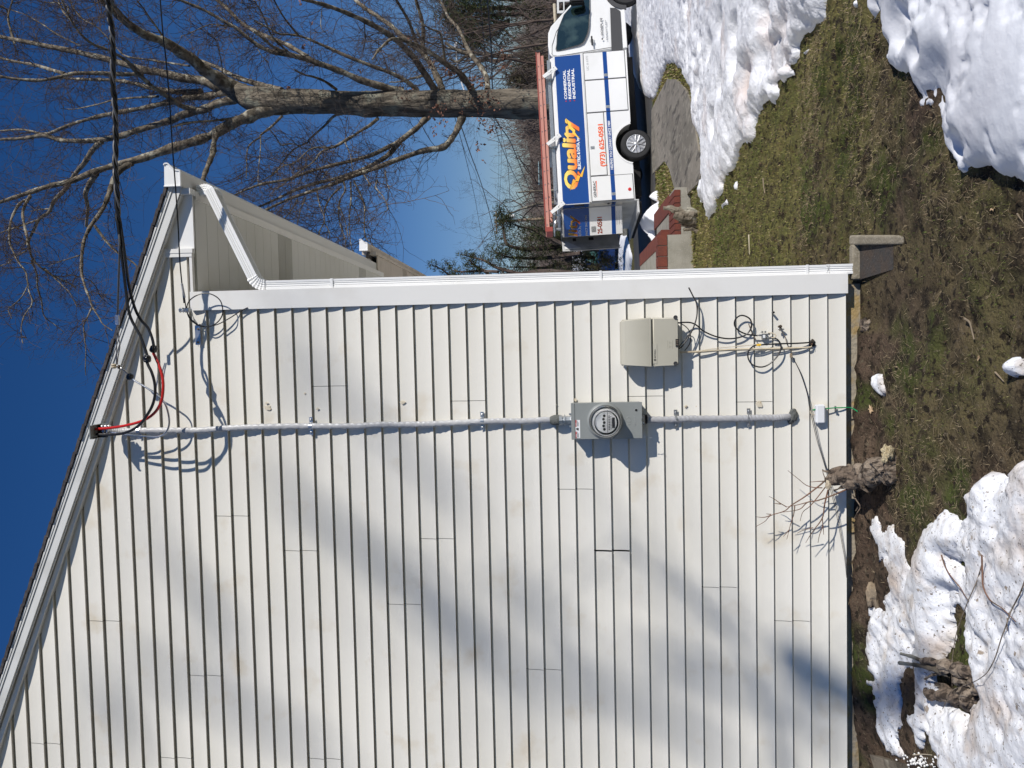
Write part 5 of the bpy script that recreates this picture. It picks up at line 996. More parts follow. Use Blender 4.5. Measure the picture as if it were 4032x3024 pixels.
# rear frame, bumper and doors
b = MB(); b.box(-1.268, -1.25, .02, .25, .46, 2.03).box(-1.268, -1.25, W-.16, W-.02, .46, 2.03).box(-1.268, -1.25, .16, W-.16, 1.98, 2.08).box(-1.268, -1.25, .16, W-.16, .46, .71); b.build('rear_frame', M['vangrey'], tk, local=True)  # grey here paints the shade on the white rear frame
MB().box(-1.275, -1.268, .03, .15, 1.55, 1.78, .003).box(-1.275, -1.268, W-.15, W-.03, 1.55, 1.78, .003).build('vent', M['cladding'], tk, local=True)
MB().box(-1.270, -1.2685, .021, .249, 1.447, 2.022).build('blue_panel', M['blue'], tk, local=True); MB().box(-1.270, -1.2685, .021, .249, .862, .952).build('blue_stripe', M['blue'], tk, local=True)
for zz in (1.02, .92): MB().lathe([(.028, -1.272), (.028, -1.282), (.001, -1.286)], 16, (0, .09, zz), 'x').build('tail_light', M['black'], tk, local=True)
MB().box(-1.55, -1.27, -.0, W, .36, .405, .01).box(-1.27, -1.25, 0, W, .36, .46).build('step_bumper', M['conc'] if 0 else M['vangrey'], tk, local=True)
MB().box(-1.55, -1.27, .10, W-.1, .30, .36).build('bumper_bracket', M['dark'], tk, local=True)
def reardoor(y, al, sgn):
    e = bpy.data.objects.new('rear_door', None); C.objects.link(e); e.parent = tk; e.location = (-1.27, y, 0); e.rotation_euler = (0, 0, 0)
    e.rotation_euler = (0, 0, sgn*R(al)); return e
# right door, local y runs from hinge to free edge, outer face at -x
def rt(s, cap, width, y0, z, m, parent, x=-.028, bold=.02, shear=0, flip=1):
    t = text(s, 1.0, Matrix.Identity(4), m, parent, 'lettering', bold=bold, shear=shear, depth=.001)
    co = np.array([v.co[:] for v in t.data.vertices]); lo_, hi_ = co.min(0), co.max(0)
    h_ = capH(s); k = cap/h_; kx = width/(hi_[0]-lo_[0])
    for v in t.data.vertices:
        X = (v.co.x-lo_[0])*kx; Y_ = v.co.y*k; v.co = (x-v.co.z*.001, y0-X, z+Y_)
    return t
_ch = {}
def capH(s): return .70
rd = reardoor(.285, 68, 1)
rdm = MB().box(-.026, .0, .0, .62, .71, 2.06, .006); rdm = [o for o in [rdm.build('door_panel', M['vanwhite'], rd, local=True)]][0]
MB().box(-.0285, -.0262, .004, .616, 1.447, 2.022).build('blue_panel', M['blue'], rd, local=True); MB().box(-.0285, -.0262, .004, .616, .862, .952).build('blue_stripe', M['blue'], rd, local=True)
rt('lity', .20, .47, .612, 1.73, M['yg'], rd, -.030, .02, .12)
rt('DATA, Inc.', .055, .22, .61, 1.645, M['wvinyl'], rd, -.030, .02)
rt('NNECT SINCE 1980!', .042, .45, .61, 1.50, M['wvinyl'], rd, -.030, .015)
rt('25-0581', .10, .37, .59, 1.17, M['orange'], rd, -.028, .03)
for i, s in enumerate(('•COMMERCIAL', '•RESIDENTIAL', '•INDUSTRIAL')): rt(s, .030, .32, .42, .80-i*0+.0-(.0 if i == 0 else 0)+(-.055*i)+.02, M['vangrey'], rd, -.028, .01)
MB().box(-.034, -.026, .42, .54, 1.31, 1.41, .003).box(-.040, -.03, .45, .51, 1.33, 1.39, .002).build('door_latch', M['zinc'], rd, local=True)
ld = reardoor(W-.16, 50, -1)
MB().box(-.026, 0, -.86, 0, .71, 2.06, .006).build('door_panel', M['vangrey'], ld, local=True)
MB().box(.0, .012, -.80, -.06, .78, 1.99, .004).build('inner_lining', M['vangrey'], ld, local=True)
MB().box(.012, .022, -.50, -.38, 1.30, 1.42, .004).box(.012, .020, -.50, -.38, 1.72, 1.80, .004).build('inner_handle', M['cladding'], ld, local=True)
MB().prism([(-.80, 1.99), (-.45, 1.99), (-.80, 1.62)], .012, .018, 'x').build('sunlit_strip', M['vanwhite'], ld, local=True)  # white triangle paints a strip of sunlight on the inner door
MB().box(-1.60, -1.25, .35, 1.75, 2.06, 2.075).build('rear_awning_rail', M['black'], tk, local=True)
# lettering on the near side
def stext(s, cap, x0, x1, z, m, y, bold=.02, shear=0, parent=tk, slope=0, depth=.001):
    t = text(s, 1.0, Matrix.Identity(4), m, parent, 'lettering', bold=bold, shear=shear, depth=depth)
    co = np.array([v.co[:] for v in t.data.vertices]); lo_, hi_ = co.min(0), co.max(0); k = cap/.70; kx = (x1-x0)/(hi_[0]-lo_[0])
    for v in t.data.vertices:
        X = x0+(v.co.x-lo_[0])*kx; Zv = z+v.co.y*k; v.co = (X, (y if not callable(y) else y(Zv))-v.co.z, Zv)
    return t
yb = lambda z: .0255+(z-1.447)*.0348-.0015
x0, z0 = side(z4(862, 765)); x1, _ = side(z3(800, 1470))
stext('Quality', .285, x0, .72, 1.672, M['yg'], yb, .045, .12)
stext('Quality', .285, x0, .72, 1.672, M['black'], lambda z: yb(z)+.0009, .065, .12)
stext('ELECTRIC & DATA, Inc.', .062, side(z4(890, 520))[0], side(z4(885, 113))[0], 1.585, M['wvinyl'], yb, .035)
for i, s in enumerate(('COMMERCIAL', 'RESIDENTIAL', 'INDUSTRIAL')):
    xa = side(z3(700, 1228))[0]; xb = side(z3(700, 862))[0]-(.0, -.0, .0)[i]; zz = 1.795-i*.094
    stext(s, .058, xa, xb+.01*i, zz, M['wvinyl'], yb, .03); MB().lathe([(.014, yb(zz)), (.014, yb(zz)-.002)], 10, (xa-.045, 0, zz+.028)).build('red_bullet', M['redv'], tk, local=True)
def bolt(pts, name='lightning_bolt', m='yellow', dy=.002):
    P = [side(p) for p in pts]; n = len(P); V = [(x, yb(z)-dy-.001, z) for x, z in P]+[(x, yb(z)-dy+.0005, z) for x, z in P]
    MB().add(V, [tuple(range(n)), tuple(range(2*n-1, n-1, -1))]+[(i, (i+1) % n, (i+1) % n+n, i+n) for i in range(n)]).build(name, M[m], tk, local=True)
M['bolt'] = mat('orange_yellow_bolt', (.88, .42, .03), .4, noise=[(1.5, (.90, .62, .08), .42, .6)])
for (m_, e_) in (('black', 7), ('bolt', 0)):
    B1 = [(770, 787), (812, 640), (842, 660), (868, 590), (893, 605), (958, 478), (925, 618), (900, 610), (878, 672), (846, 668)]
    bolt([z4(x+(e_ if x > 850 else -e_)*.7, y+(e_ if y > 640 else -e_)) for x, y in B1], m=m_, dy=.002 if e_ else .0035)
    B2 = [(723, 1462), (788, 1535), (782, 1560), (838, 1612), (832, 1640), (905, 1735), (802, 1655), (806, 1628), (750, 1580), (752, 1552)]
    bolt([z3(x+(e_ if x > 800 else -e_)*.6, y) for x, y in B2], m=m_, dy=.002 if e_ else .0035)
stext('(973) 625-0581', .105, side(z4(1175, 497))[0], side(z3(1145, 1548))[0], side(z4(1205, 300))[1]+.01, M['orange'], -.0175, .045)
stext('HELPING YOU CONNECT SINCE 1980!', .052, side(z4(1280, 530))[0], side(z3(1250, 1505))[0], .880, M['wvinyl'], -.0068, .02)
gx0 = side(z4(1080, 880))[0]; gx1 = side(z4(1080, 675))[0]; gz = side(z4(1096, 780))[1]
stext('GENERAC', .058, gx0, gx1, gz, M['ink'], -.0175, .02, .15); MB().prism([(gx0, gz-.020), (gx1, gz-.024), (gx1, gz-.006), (gx0, gz-.018)], -.0185, -.0165).build('red_underline', M['orange'], tk, local=True)
stext('LIC # 6370', .048, side(z3(985, 880))[0], side(z3(985, 700))[0], side(z3(1000, 790))[1], M['vangrey'], -.0175, .01)
dx0, dz = side(z3(1183, 428)); dx1, _ = side(z3(1168, 215)); stext('DOVER, NJ', .042, dx0, dx1, dz, M['ink'], .030, .02)
MB().lathe([(.020, .031), (.020, .029)], 14, (side(z3(1172, 475))[0], 0, dz+.018)).build('bullet', M['ink'], tk, local=True)
tx0, tz = side(z3(1240, 490)); tx1, _ = side(z3(1225, 240)); stext('TRANSIT 250', .028, tx0, tx1, tz, M['zinc'], .030, .02, .2)
# roof rack brackets and ladder
rk_ = tk
for xb, xt in ((-1.22, -1.46), (.33, .10), (1.90, 1.68)):
    b = MB(); n_ = Vector((xt-xb, 0, .33)).normalized(); s_ = Vector((n_.z, 0, -n_.x))*.052; p0 = Vector((xb, 0, 2.0)); p1 = Vector((xt, 0, 2.34))
    b.prism([tuple((p0+s_*a+n_*c).xz) for a, c in ((-1, .0), (1, 0), (1, .02), (.75, .35), (.6, .36), (-.6, .36), (-.75, .35))], -.030, -.018); o = b.build('rack_bracket', M['vanwhite'], rk_, local=True)
    m_ = MB()
    for t_, s2 in ((.05, .028), (.05, -.028), (.12, 0), (.20, 0)): q = p0+n_*t_+s_*(s2/.052); m_.lathe([(.007, -.031), (.007, -.034)], 8, (q.x, 0, q.z))
    q = p0+n_*.15; m_.box(q.x-.03, q.x+.012, -.0335, -.030, q.z-.006, q.z+.006); m_.build('bolt_and_slot', M['cladding'], o, local=True)
    MB().box(xt-.03, xt+.03, -.02, 1.2, 2.20, 2.25, .006).box(xt-.02, xt+.02, .08, .12, 2.08, 2.21).box(xt-.02, xt+.02, 1.1, 1.14, 2.08, 2.21).build('rack_crossbar', M['zinc'], rk_, local=True)
LA = TP+TD*.2+TN*.0+TU*2.32
ldr = empty('ladder', tuple(LA), 'long pink fibreglass extension ladder strapped on top of the truck', 'ladder', rot=Euler((0, -PH, PS), 'XYZ'))
def lad(x0, x1, z, y, m):
    b = MB()
    for yy in (y, y+.40): b.box(x0, x1, yy, yy+.010, z, z+.078).box(x0, x1, yy-.012, yy+.010, z+.072, z+.080).box(x0, x1, yy-.012, yy+.010, z-.002, z+.006)
    b.build('rail', m, ldr, local=True); r_ = MB(); x = x0+.15
    while x < x1: r_.tube([(x, y, z+.04), (x, y+.41, z+.04)], .016, 8); x += .305
    r_.build('rung', M['alu'], ldr, local=True)
lad(-1.72, 2.02, -.045, .012, M['ladder']); lad(-2.05, 2.10, .030, -.004, M['ladder'])
MB().box(-2.05, 2.10, -.018, .012, .104, .124).box(-2.05, -1.95, -.02, .42, -.04, .10).build('top_flange', M['ladderd'], ldr, local=True)
MB().box(2.08, 2.16, -.02, .42, .0, .12, .02).build('end_cap', M['black'], ldr, local=True)
b = MB(); b.tube([(-2.0, .1, -.06), (-1.85, .12, -.15), (-1.7, .14, -.12)], .02, 8).box(-2.1, -1.9, .0, .25, -.09, -.06, .01).rock((-1.86, .05, -.11), (.06, .03, .04), 3, 3, .3); b.build('ladder_foot', M['alu'], ldr, local=True)
lad2 = MB(); x = -1.0
while x < 1.85: lad2.box(x, x+.05, .12, 1.0, -.17, -.14); x += .305
lad2.box(-1.1, 1.95, .10, .13, -.19, -.12).box(-1.1, 1.95, .98, 1.01, -.19, -.12); l2 = lad2.build('step_ladder', M['alu'], None, local=True); l2.location = LA; l2.rotation_euler = Euler((0, -PH, PS), 'XYZ')
tag(l2, 'flat aluminium ladder lying on the truck roof below the pink one', 'ladder')
# ================================================================== TREES
def zz(x0, y0, s): return Z(x0, y0, s)
TA = Z(600, 0, 2.765); TB = Z(0, 0, 2.212); TC = Z(1000, 0, 2.212); TDm = Z(0, 500, 2.765); TE = Z(0, 900, 2.765); TG = Z(800, 500, 2.765)
TY = 19.5
LIMBS = []                                          # (view, points, half width px start, end, depth drift, twig density)
def L_(f, pts, w0, w1, dr=0.0, tw=1.0, y0=0.0): LIMBS.append(([f(*p) for p in pts], w0, w1, dr, tw, y0))
def cat_(*a):
    out = []
    for f, pts in a: out += [f(*p) for p in pts]
    return out
def LX(pts, w0, w1, dr=0.0, tw=1.0, y0=0.0): LIMBS.append((pts, w0, w1, dr, tw, y0))
LX(cat_((TA, [(1500, 1160), (1250, 1200), (1060, 1270), (900, 1330), (720, 1430), (560, 1505)]), (TB, [(1500, 1290), (1250, 1375), (1000, 1440), (800, 1505), (600, 1585)]), (TDm, [(550, 640), (300, 720), (150, 770), (0, 820), (-120, 870)])), 27, 5, -2.0)
LX(cat_((TA, [(1250, 1060), (1050, 1060), (880, 1085), (700, 1130), (560, 1190), (300, 1260)]), (TB, [(1500, 1045), (1200, 1135), (1050, 1185), (850, 1222), (650, 1228), (500, 1215), (380, 1178), (200, 1205), (0, 1216), (-100, 1230)])), 20, 5, 2.0)
LX(cat_((TA, [(900, 1010), (780, 1000), (600, 1050), (350, 1060)]), (TB, [(1650, 850), (1450, 895), (1250, 940), (1000, 985), (800, 1030), (600, 1090), (400, 1165), (200, 1130), (0, 1140)])), 18, 3, 4.0)
LX([TB(*p) for p in [(1750, 800), (1550, 800), (1350, 775), (1200, 735), (1000, 700), (700, 690), (550, 680)]], 13, 4, 3.0)
LX([TB(*p) for p in [(1720, 955), (1600, 930), (1500, 870), (1350, 770), (1200, 640), (1100, 530), (950, 440), (800, 380), (680, 270), (590, 120), (540, 0)]], 11, 3, -3.0)
LX(cat_((TA, [(850, 960), (750, 945), (550, 880), (300, 845), (50, 780)]), (TB, [(1300, 620), (1000, 535), (700, 460), (400, 400), (150, 350), (0, 320), (-100, 300)])), 21, 6, 1.0)
LX([TB(*p) for p in [(1250, 640), (1100, 648), (900, 640), (650, 640), (500, 675), (350, 700), (150, 690), (0, 665), (-100, 650)]], 9, 5, -1.5)
LX([TB(*p) for p in [(560, 640), (450, 610), (300, 565), (150, 540), (0, 505), (-80, 490)]], 8, 4, 1.5)
LX(cat_((TA, [(1000, 1000), (900, 960), (700, 850), (560, 760), (430, 640), (280, 550), (100, 440)]), (TB, [(1400, 350), (1250, 295), (1100, 195), (1000, 110), (930, 40), (860, -20), (780, -90)])), 30, 9, -4.0)
LX([TB(*p) for p in [(1150, 230), (1080, 150), (1000, 60), (960, -40)]], 9, 6, -2.0)
LX([TB(*p) for p in [(1480, 420), (1380, 260), (1300, 150), (1240, 60), (1190, 0), (1150, -60)]], 5, 2, -1.0)
LX([TB(*p) for p in [(1650, 575), (1450, 545), (1300, 520), (1100, 490), (1000, 400), (850, 240), (700, 150), (600, 0)]], 4, 2, 2)
LX(cat_((TA, [(1410, 985), (1200, 930), (1000, 870), (850, 810), (700, 730), (500, 650), (430, 590)])), 13, 5, 3.0, .6)
LX(cat_((TC, [(1300, 800), (1150, 762), (950, 705), (750, 620), (560, 552)]), (TA, [(1700, 650), (1500, 598), (1300, 562), (1160, 500), (1050, 420), (900, 300), (800, 245), (600, 130), (450, 60), (300, 0), (150, -70)])), 15, 4, -3.0)
LX([TA(*p) for p in [(1720, 640), (1500, 505), (1330, 430), (1130, 345), (970, 250), (870, 150), (780, 60), (690, -10), (600, -80)]], 9, 6, 2.0)
LX([TA(*p) for p in [(1450, 570), (1330, 520), (1220, 430), (1100, 340)]], 7, 5, -1.0, .4)
LX([TC(*p) for p in [(1430, 795), (1330, 710), (1200, 640), (1000, 565), (800, 485), (600, 395), (420, 320), (300, 300), (220, 295), (120, 240), (0, 180)]], 9, 3, -2.0)
LX([TC(*p) for p in [(390, 310), (330, 240), (260, 150), (190, 30), (160, -40)]], 4.5, 3, -1.0)
LX([TC(*p) for p in [(370, 510), (250, 410), (160, 320), (110, 210), (60, 100), (0, 0)]], 5, 2.5, -4.0)
LX([TC(*p) for p in [(1580, 790), (1530, 710), (1460, 600), (1380, 490), (1200, 320), (1000, 200), (800, 110), (620, 45), (430, -10), (300, -60)]], 15, 6, -4.0)
LX([TC(*p) for p in [(1640, 785), (1600, 680), (1540, 560), (1470, 460), (1350, 370), (1200, 230), (1080, 145), (980, 80), (880, 0), (820, -60)]], 14, 6, 2.0)
LX([TC(*p) for p in [(1500, 480), (1470, 390), (1478, 260), (1450, 130), (1410, 0), (1390, -60)]], 9, 5, -1.0)
LX([TC(*p) for p in [(1410, 370), (1370, 240), (1330, 150), (1240, 0), (1210, -50)]], 7, 4, -2.0)
LX([TC(*p) for p in [(1470, 400), (1440, 320), (1410, 250)]], 5, 3, 0, .3)
LX([TC(*p) for p in [(1900, 790), (1850, 710), (1770, 620), (1660, 550), (1550, 470), (1430, 400), (1300, 350), (1200, 340), (1100, 420), (1030, 520)]], 15, 3, -5.0)
LX([TC(*p) for p in [(1660, 540), (1650, 430), (1620, 290), (1560, 260), (1480, 220)]], 7, 3, -1.0)
LX([TC(*p) for p in [(2030, 790), (2030, 690), (1980, 590), (1900, 490), (1840, 380), (1780, 250), (1700, 160), (1650, 60), (1600, -20)]], 12, 4, 3.0)
LX([TC(*p) for p in [(1880, 470), (1800, 450), (1720, 410), (1665, 370)]], 8, 5, 0, .4)
LX([TC(*p) for p in [(1870, 480), (1830, 500), (1770, 540), (1700, 510)]], 6, 4, 0, .4)
LX([TC(*p) for p in [(1480, 660), (1350, 690), (1250, 715), (1180, 715)]], 5, 2, 0, .6)
LX([TC(*p) for p in [(720, 780), (620, 710), (520, 670), (430, 650), (350, 605)]], 6, 3, -1.5, .5)
LX(cat_((TC, [(1520, 1010), (1480, 1050), (1420, 1115), (1300, 1205), (1250, 1245)]), (TG, [(2050, 200), (1850, 300), (1650, 360), (1400, 420), (1150, 490), (900, 575), (650, 620), (450, 690), (300, 762), (200, 800)])), 13, 3, -2.0)
LX(cat_((TC, [(1265, 1240), (1200, 1320)]), (TG, [(1950, 350), (1700, 480), (1450, 560), (1200, 620), (1000, 690), (850, 760), (700, 830), (560, 892), (480, 950)])), 11, 3, 1.5)
LX(cat_((TC, [(1810, 1020), (1770, 1130), (1710, 1220), (1640, 1285), (1450, 1320)]), (TG, [(2000, 400), (1850, 460), (1600, 545), (1400, 625), (1150, 710), (900, 800), (640, 925), (560, 980)])), 15, 4, -3.0)
LX(cat_((TC, [(1080, 1030), (1010, 1090), (930, 1140), (800, 1225), (700, 1280)]), (TG, [(1600, 110), (1450, 205), (1290, 270), (1200, 380), (1050, 485), (900, 600), (760, 700)])), 7, 2, -3.5)
LX(cat_((TG, [(1420, 225), (1230, 225), (1130, 270), (1000, 390), (860, 430), (740, 540)])), 3.5, 1.8, -3.5)
LX(cat_((TC, [(790, 985), (700, 1010), (610, 1100), (480, 1215)]), (TG, [(1150, 160), (1030, 220), (940, 290), (830, 430), (720, 540), (600, 600)])), 5.5, 2, 3.0)
LX(cat_((TC, [(245, 1010), (150, 1105), (60, 1175)]), (TG, [(620, 110), (510, 190), (475, 300), (475, 450), (468, 560)])), 5, 1.8, -2)
LX([TG(*p) for p in [(625, 110), (625, 230), (610, 380), (598, 520), (598, 640)]], 2.5, 1.5, -2, .6)
LX([TG(*p) for p in [(720, 20), (790, 110), (850, 195), (950, 180), (1060, 205)]], 2.5, 2, 1, .6)
LX(cat_((TG, [(170, 60), (125, 130), (105, 280), (60, 400), (15, 520), (-10, 610)])), 12, 9, -2, .3)
LX([TDm(*p) for p in [(1440, 390), (1350, 440), (1280, 500), (1225, 620), (1180, 740), (1140, 850), (1080, 950), (1000, 1060), (950, 1150), (920, 1220), (900, 1320), (888, 1450), (890, 1600)]]+[TE(*p) for p in [(905, 560), (935, 660), (975, 760), (1005, 850), (1080, 970), (1120, 1040), (1225, 1110)]], 13, 2.2, -3)
LX([TDm(*p) for p in [(1030, 1070), (1100, 1170), (1180, 1270), (1280, 1370), (1400, 1440), (1475, 1500), (1520, 1560)]], 6, 2.5, 0)
LX([TE(*p) for p in [(1000, 860), (955, 960), (912, 1050), (920, 1180), (935, 1330), (930, 1500), (935, 1600)]], 3.5, 1.6, 0)
LX([TE(*p) for p in [(870, 290), (780, 320), (650, 360), (530, 410)]], 3, 1.5, 1)
LX([TE(*p) for p in [(920, 540), (1000, 580), (1060, 660), (1080, 720), (1140, 790)]], 2.5, 1.5, 1)
LX([TDm(*p) for p in [(1050, 510), (980, 610), (930, 730), (955, 850), (950, 960), (940, 1080)]], 11, 5, 2, .5)
LX(cat_((TDm, [(1110, 160), (1040, 215), (980, 290), (920, 390), (850, 470), (780, 570), (710, 680), (600, 790), (560, 870), (530, 930), (430, 1000), (370, 1110), (315, 1240)]), (TE, [(320, 190), (345, 310), (430, 410), (550, 500), (680, 560), (760, 600), (830, 650)])), 11, 2.5, 3)
LX([TDm(*p) for p in [(330, 750), (280, 830), (248, 930), (262, 1060), (295, 1200), (300, 1290)]], 7, 4, -1.5)
LX([TDm(*p) for p in [(300, 790), (220, 830), (160, 920), (120, 1020), (100, 1150), (110, 1280), (150, 1370), (200, 1470), (280, 1580)]]+[TE(*p) for p in [(295, 560), (315, 680), (350, 810), (260, 960), (230, 1100), (245, 1250)]], 6, 1.6, -2)
LX([TE(*p) for p in [(340, 340), (400, 500), (410, 650), (450, 780), (480, 950), (600, 1050), (700, 1130)]], 5, 1.5, 1)
LX([TE(*p) for p in [(560, 510), (680, 520), (770, 505), (870, 525)]], 2.5, 1.5, 1); LX([TE(*p) for p in [(480, 430), (620, 560), (700, 640), (760, 700), (840, 850)]], 4, 1.5, 0)
LX([TE(*p) for p in [(290, 240), (180, 300), (80, 380), (-20, 410)]], 3, 1.5, 0); LX([TE(*p) for p in [(310, 600), (240, 740), (150, 830), (90, 880), (130, 980)]], 3, 1.5, 0)
LX([TDm(*p) for p in [(440, 1000), (250, 1070), (120, 1110), (-20, 1160)]], 4, 2, 0); LX([TDm(*p) for p in [(560, 890), (420, 900), (330, 920)]], 3, 1.5, 0)
for P in ([(1530, 600), (1545, 690), (1485, 810), (1475, 960), (1500, 1090), (1540, 1200), (1550, 1310)], [(1640, 590), (1700, 710), (1755, 850), (1755, 1030), (1765, 1190), (1830, 1270), (1900, 1342)], [(1605, 600), (1610, 780), (1590, 1000), (1600, 1200), (1630, 1390)], [(1505, 650), (1400, 750), (1330, 880), (1320, 1030), (1375, 1150), (1370, 1285)], [(1240, 700), (1265, 840), (1310, 960), (1320, 1040)], [(1115, 770), (1060, 900), (1020, 1085)], [(1030, 790), (950, 920), (865, 1030)], [(1320, 1040), (1270, 1130), (1262, 1225)], [(1480, 870), (1540, 1010), (1580, 1200)], [(1350, 480), (1280, 600)], [(1545, 170), (1600, 300), (1630, 480)], [(1750, 520), (1825, 640)], [(740, 920), (735, 960)], [(1900, 580), (1880, 660), (1960, 760), (2010, 880), (1970, 940)], [(1980, 470), (2000, 600), (2030, 690)]):
    LX([TG(*p) for p in P], 4.2 if P[0][0] in (1530, 1640, 1605, 1505) else 3, 1.5, -1.5, .8)
LX([TC(*p) for p in [(960, 200), (970, 350), (950, 450)]], 2.5, 1.5, 0, .6); LX([TC(*p) for p in [(1170, 380), (1080, 430), (1040, 500)]], 3, 1.5, 0, .6); LX([TC(*p) for p in [(590, 90), (585, 240), (640, 300)]], 2, 1.2, 0, .6)
LX([TA(*p) for p in [(900, 290), (800, 280), (650, 265), (540, 300), (430, 350), (310, 395)]], 3, 1.4, -2, .8); LX([TA(*p) for p in [(760, 820), (755, 700), (725, 560), (690, 420)]], 3, 1.4, -2, 1.6); LX([TA(*p) for p in [(1150, 540), (1200, 620), (1270, 680)]], 2, 1.4, 0, 1)
LX([TB(*p) for p in [(1500, 1110), (1600, 1070), (1850, 1050), (1950, 1050)]], 3, 3, 0, .5); LX([TA(*p) for p in [(860, 1290), (600, 1320), (400, 1340), (200, 1390)]], 5, 2, -2)
LX([TB(*p) for p in [(1380, 840), (1200, 850), (1000, 870), (850, 910), (650, 950), (530, 945)]], 5, 1.6, 1, .4); LX([TB(*p) for p in [(130, 380), (90, 250), (70, 150), (110, 0)]], 5, 3, 0); LX([TB(*p) for p in [(0, 50), (60, 90), (80, 200), (100, 330), (160, 480)]], 4, 2, 1)
LX([TB(*p) for p in [(700, 400), (500, 300), (350, 200), (200, 120), (0, 60)]], 3, 1.5, 1); LX([TB(*p) for p in [(640, 200), (550, 100), (500, -20)]], 4, 3, 1); LX([TB(*p) for p in [(700, 300), (600, 150), (580, 40), (400, 20)]], 3, 2, 1)
def build_oak():
    base = at(1995, 408, TY); gz0 = float(G(base[0], TY))
    root = empty('oak_tree', (base[0], TY, gz0), 'huge bare oak with lichen-spotted limbs rising behind the truck', 'tree')
    PXM = FPX/(TY-CAM[1])
    TR = [((2480, 415), 68), ((2300, 413), 62), ((2124, 411), 59), ((1995, 408), 57), ((1850, 409), 54), ((1678, 409), 51), ((1560, 407), 49), ((1470, 411), 50), ((1440, 412), 52), ((1380, 405), 47), ((1226, 399), 48), ((1130, 400), 50), ((1050, 398), 56), ((985, 386), 50), ((945, 366), 42), ((900, 338), 34), ((853, 307), 27)]
    b = MB(); P = curve3([at(*p, TY) for p, _ in TR], 6); rr = np.interp(np.linspace(0, 1, len(P)), np.linspace(0, 1, len(TR)), [r*.95/PXM for _, r in TR])
    b.tube(P, rr, 28)
    for i in range(len(b.V)):
        v = b.V[i]; c_ = P[min(i//28, len(P)-1)]; k = .09*float(fbm(math.atan2(v[1]-c_[1], v[0]-c_[0])*2.2, v[2]*1.1, 1, 4, 3)); b.V[i] = tuple(np.array(v)+(np.array(v)-c_)*k)
    b.build('trunk', M['bark'], root, smooth=True)
    TV, TF = [], []; LV, LF = [], []; nt_ = 0
    rng = np.random.default_rng(11)
    def tw_tube(pts, r0, r1, V, F):
        n = 3; k = len(pts)
        for i in range(k):
            t = pts[min(i+1, k-1)]-pts[max(i-1, 0)]; t = t/(np.linalg.norm(t)+1e-9); a = np.cross(t, (0.3, 1, 0.1)); a /= np.linalg.norm(a)+1e-9; c = np.cross(a, t); r = r0+(r1-r0)*i/(k-1)
            for j in range(n): q = 2.0944*j; V.append(pts[i]+r*(math.cos(q)*a+math.sin(q)*c))
        b0 = len(V)-k*n
        for i in range(k-1):
            for j in range(n): F.append((b0+i*n+j, b0+i*n+(j+1) % n, b0+(i+1)*n+(j+1) % n, b0+(i+1)*n+j))
    def twig(p, d, ln, r, lvl):
        k = 5 if lvl else 6; pts = [p]; q = d.copy(); w_ = rng.normal(0, 1, 3)
        for i in range(k):
            q = q+rng.normal(0, .20, 3)+np.array([0, 0, .05]); q /= np.linalg.norm(q); pts.append(pts[-1]+q*ln/k)
        tw_tube(pts, r, r*.45, TV, TF)
        if lvl < 2:
            for i in range(1, k+1):
                if rng.random() < (.85 if lvl == 0 else .55):
                    s = rng.normal(0, 1, 3); s -= s@q*q; s /= np.linalg.norm(s)+1e-9; twig(pts[i], (q*.7+s*.9)/1.14, ln*rng.uniform(.35, .6), r*.62, lvl+1)
    for li, (pts, w0, w1, dr, tw, y0) in enumerate(LIMBS):
        n = len(pts); seg = np.cumsum([0]+[math.hypot(pts[i+1][0]-pts[i][0], pts[i+1][1]-pts[i][1]) for i in range(n-1)]); T = seg/seg[-1]
        # a limb that starts on an earlier limb starts at that limb's depth
        Y0_ = TY; best = 60
        for P2, Yp in DONE:
            for q, yq in zip(P2, Yp):
                dd_ = math.hypot(q[0]-pts[0][0], q[1]-pts[0][1])
                if dd_ < best: best = dd_; Y0_ = yq
        Ys = [Y0_+dr*t for t in T]; W3 = [at(*p, y) for p, y in zip(pts, Ys)]; Q = curve3(W3, 5); m_ = len(Q)
        PQ = [(pts[0][0]+0, 0)]
        uu = np.linspace(0, 1, m_); rr = (w0+(w1-w0)*uu**.8)/PXM*(np.array([q[1] for q in Q])-CAM[1])/(TY-CAM[1])
        dense = []
        for i in range(n-1):
            for t in np.linspace(0, 1, 6)[:-1]: dense.append(((pts[i][0]*(1-t)+pts[i+1][0]*t, pts[i][1]*(1-t)+pts[i+1][1]*t), Ys[i]*(1-t)+Ys[i+1]*t))
        DONE.append(([a for a, _ in dense], [y for _, y in dense]))
        ns = 12 if w0 > 8 else 7; b = MB(); b.tube(Q, rr*(1+.06*np.sin(np.arange(m_)*1.3+li)), ns)
        for i in range(len(b.V)):
            v = b.V[i]; c_ = Q[min(i//ns, m_-1)]; b.V[i] = tuple(np.array(v)+(np.array(v)-c_)*.16*float(fbm(v[0]*2.1+v[1]*3, v[2]*2.1, .6, 3, li)))
        b.build('branch', M['branch'], root, smooth=True)
        length = sum(np.linalg.norm(Q[i+1]-Q[i]) for i in range(m_-1)); cnt = int(length*6.2*tw)
        for _ in range(cnt):
            u_ = rng.uniform(.12, 1); i = min(int(u_*(m_-1)), m_-2); p = Q[i]+(Q[i+1]-Q[i])*rng.random(); t = Q[i+1]-Q[i]; t = t/(np.linalg.norm(t)+1e-9)
            s = rng.normal(0, 1, 3); s -= s@t*t; s /= np.linalg.norm(s)+1e-9; s = s+np.array([0, 0, rng.uniform(-.35, .3)])
            ln = rng.uniform(.45, 1.5)*(1.0 if rng.random() < .8 else 1.5); twig(p, (t*.75+s)/np.linalg.norm(t*.75+s), ln, rng.uniform(.0065, .0125), 0)
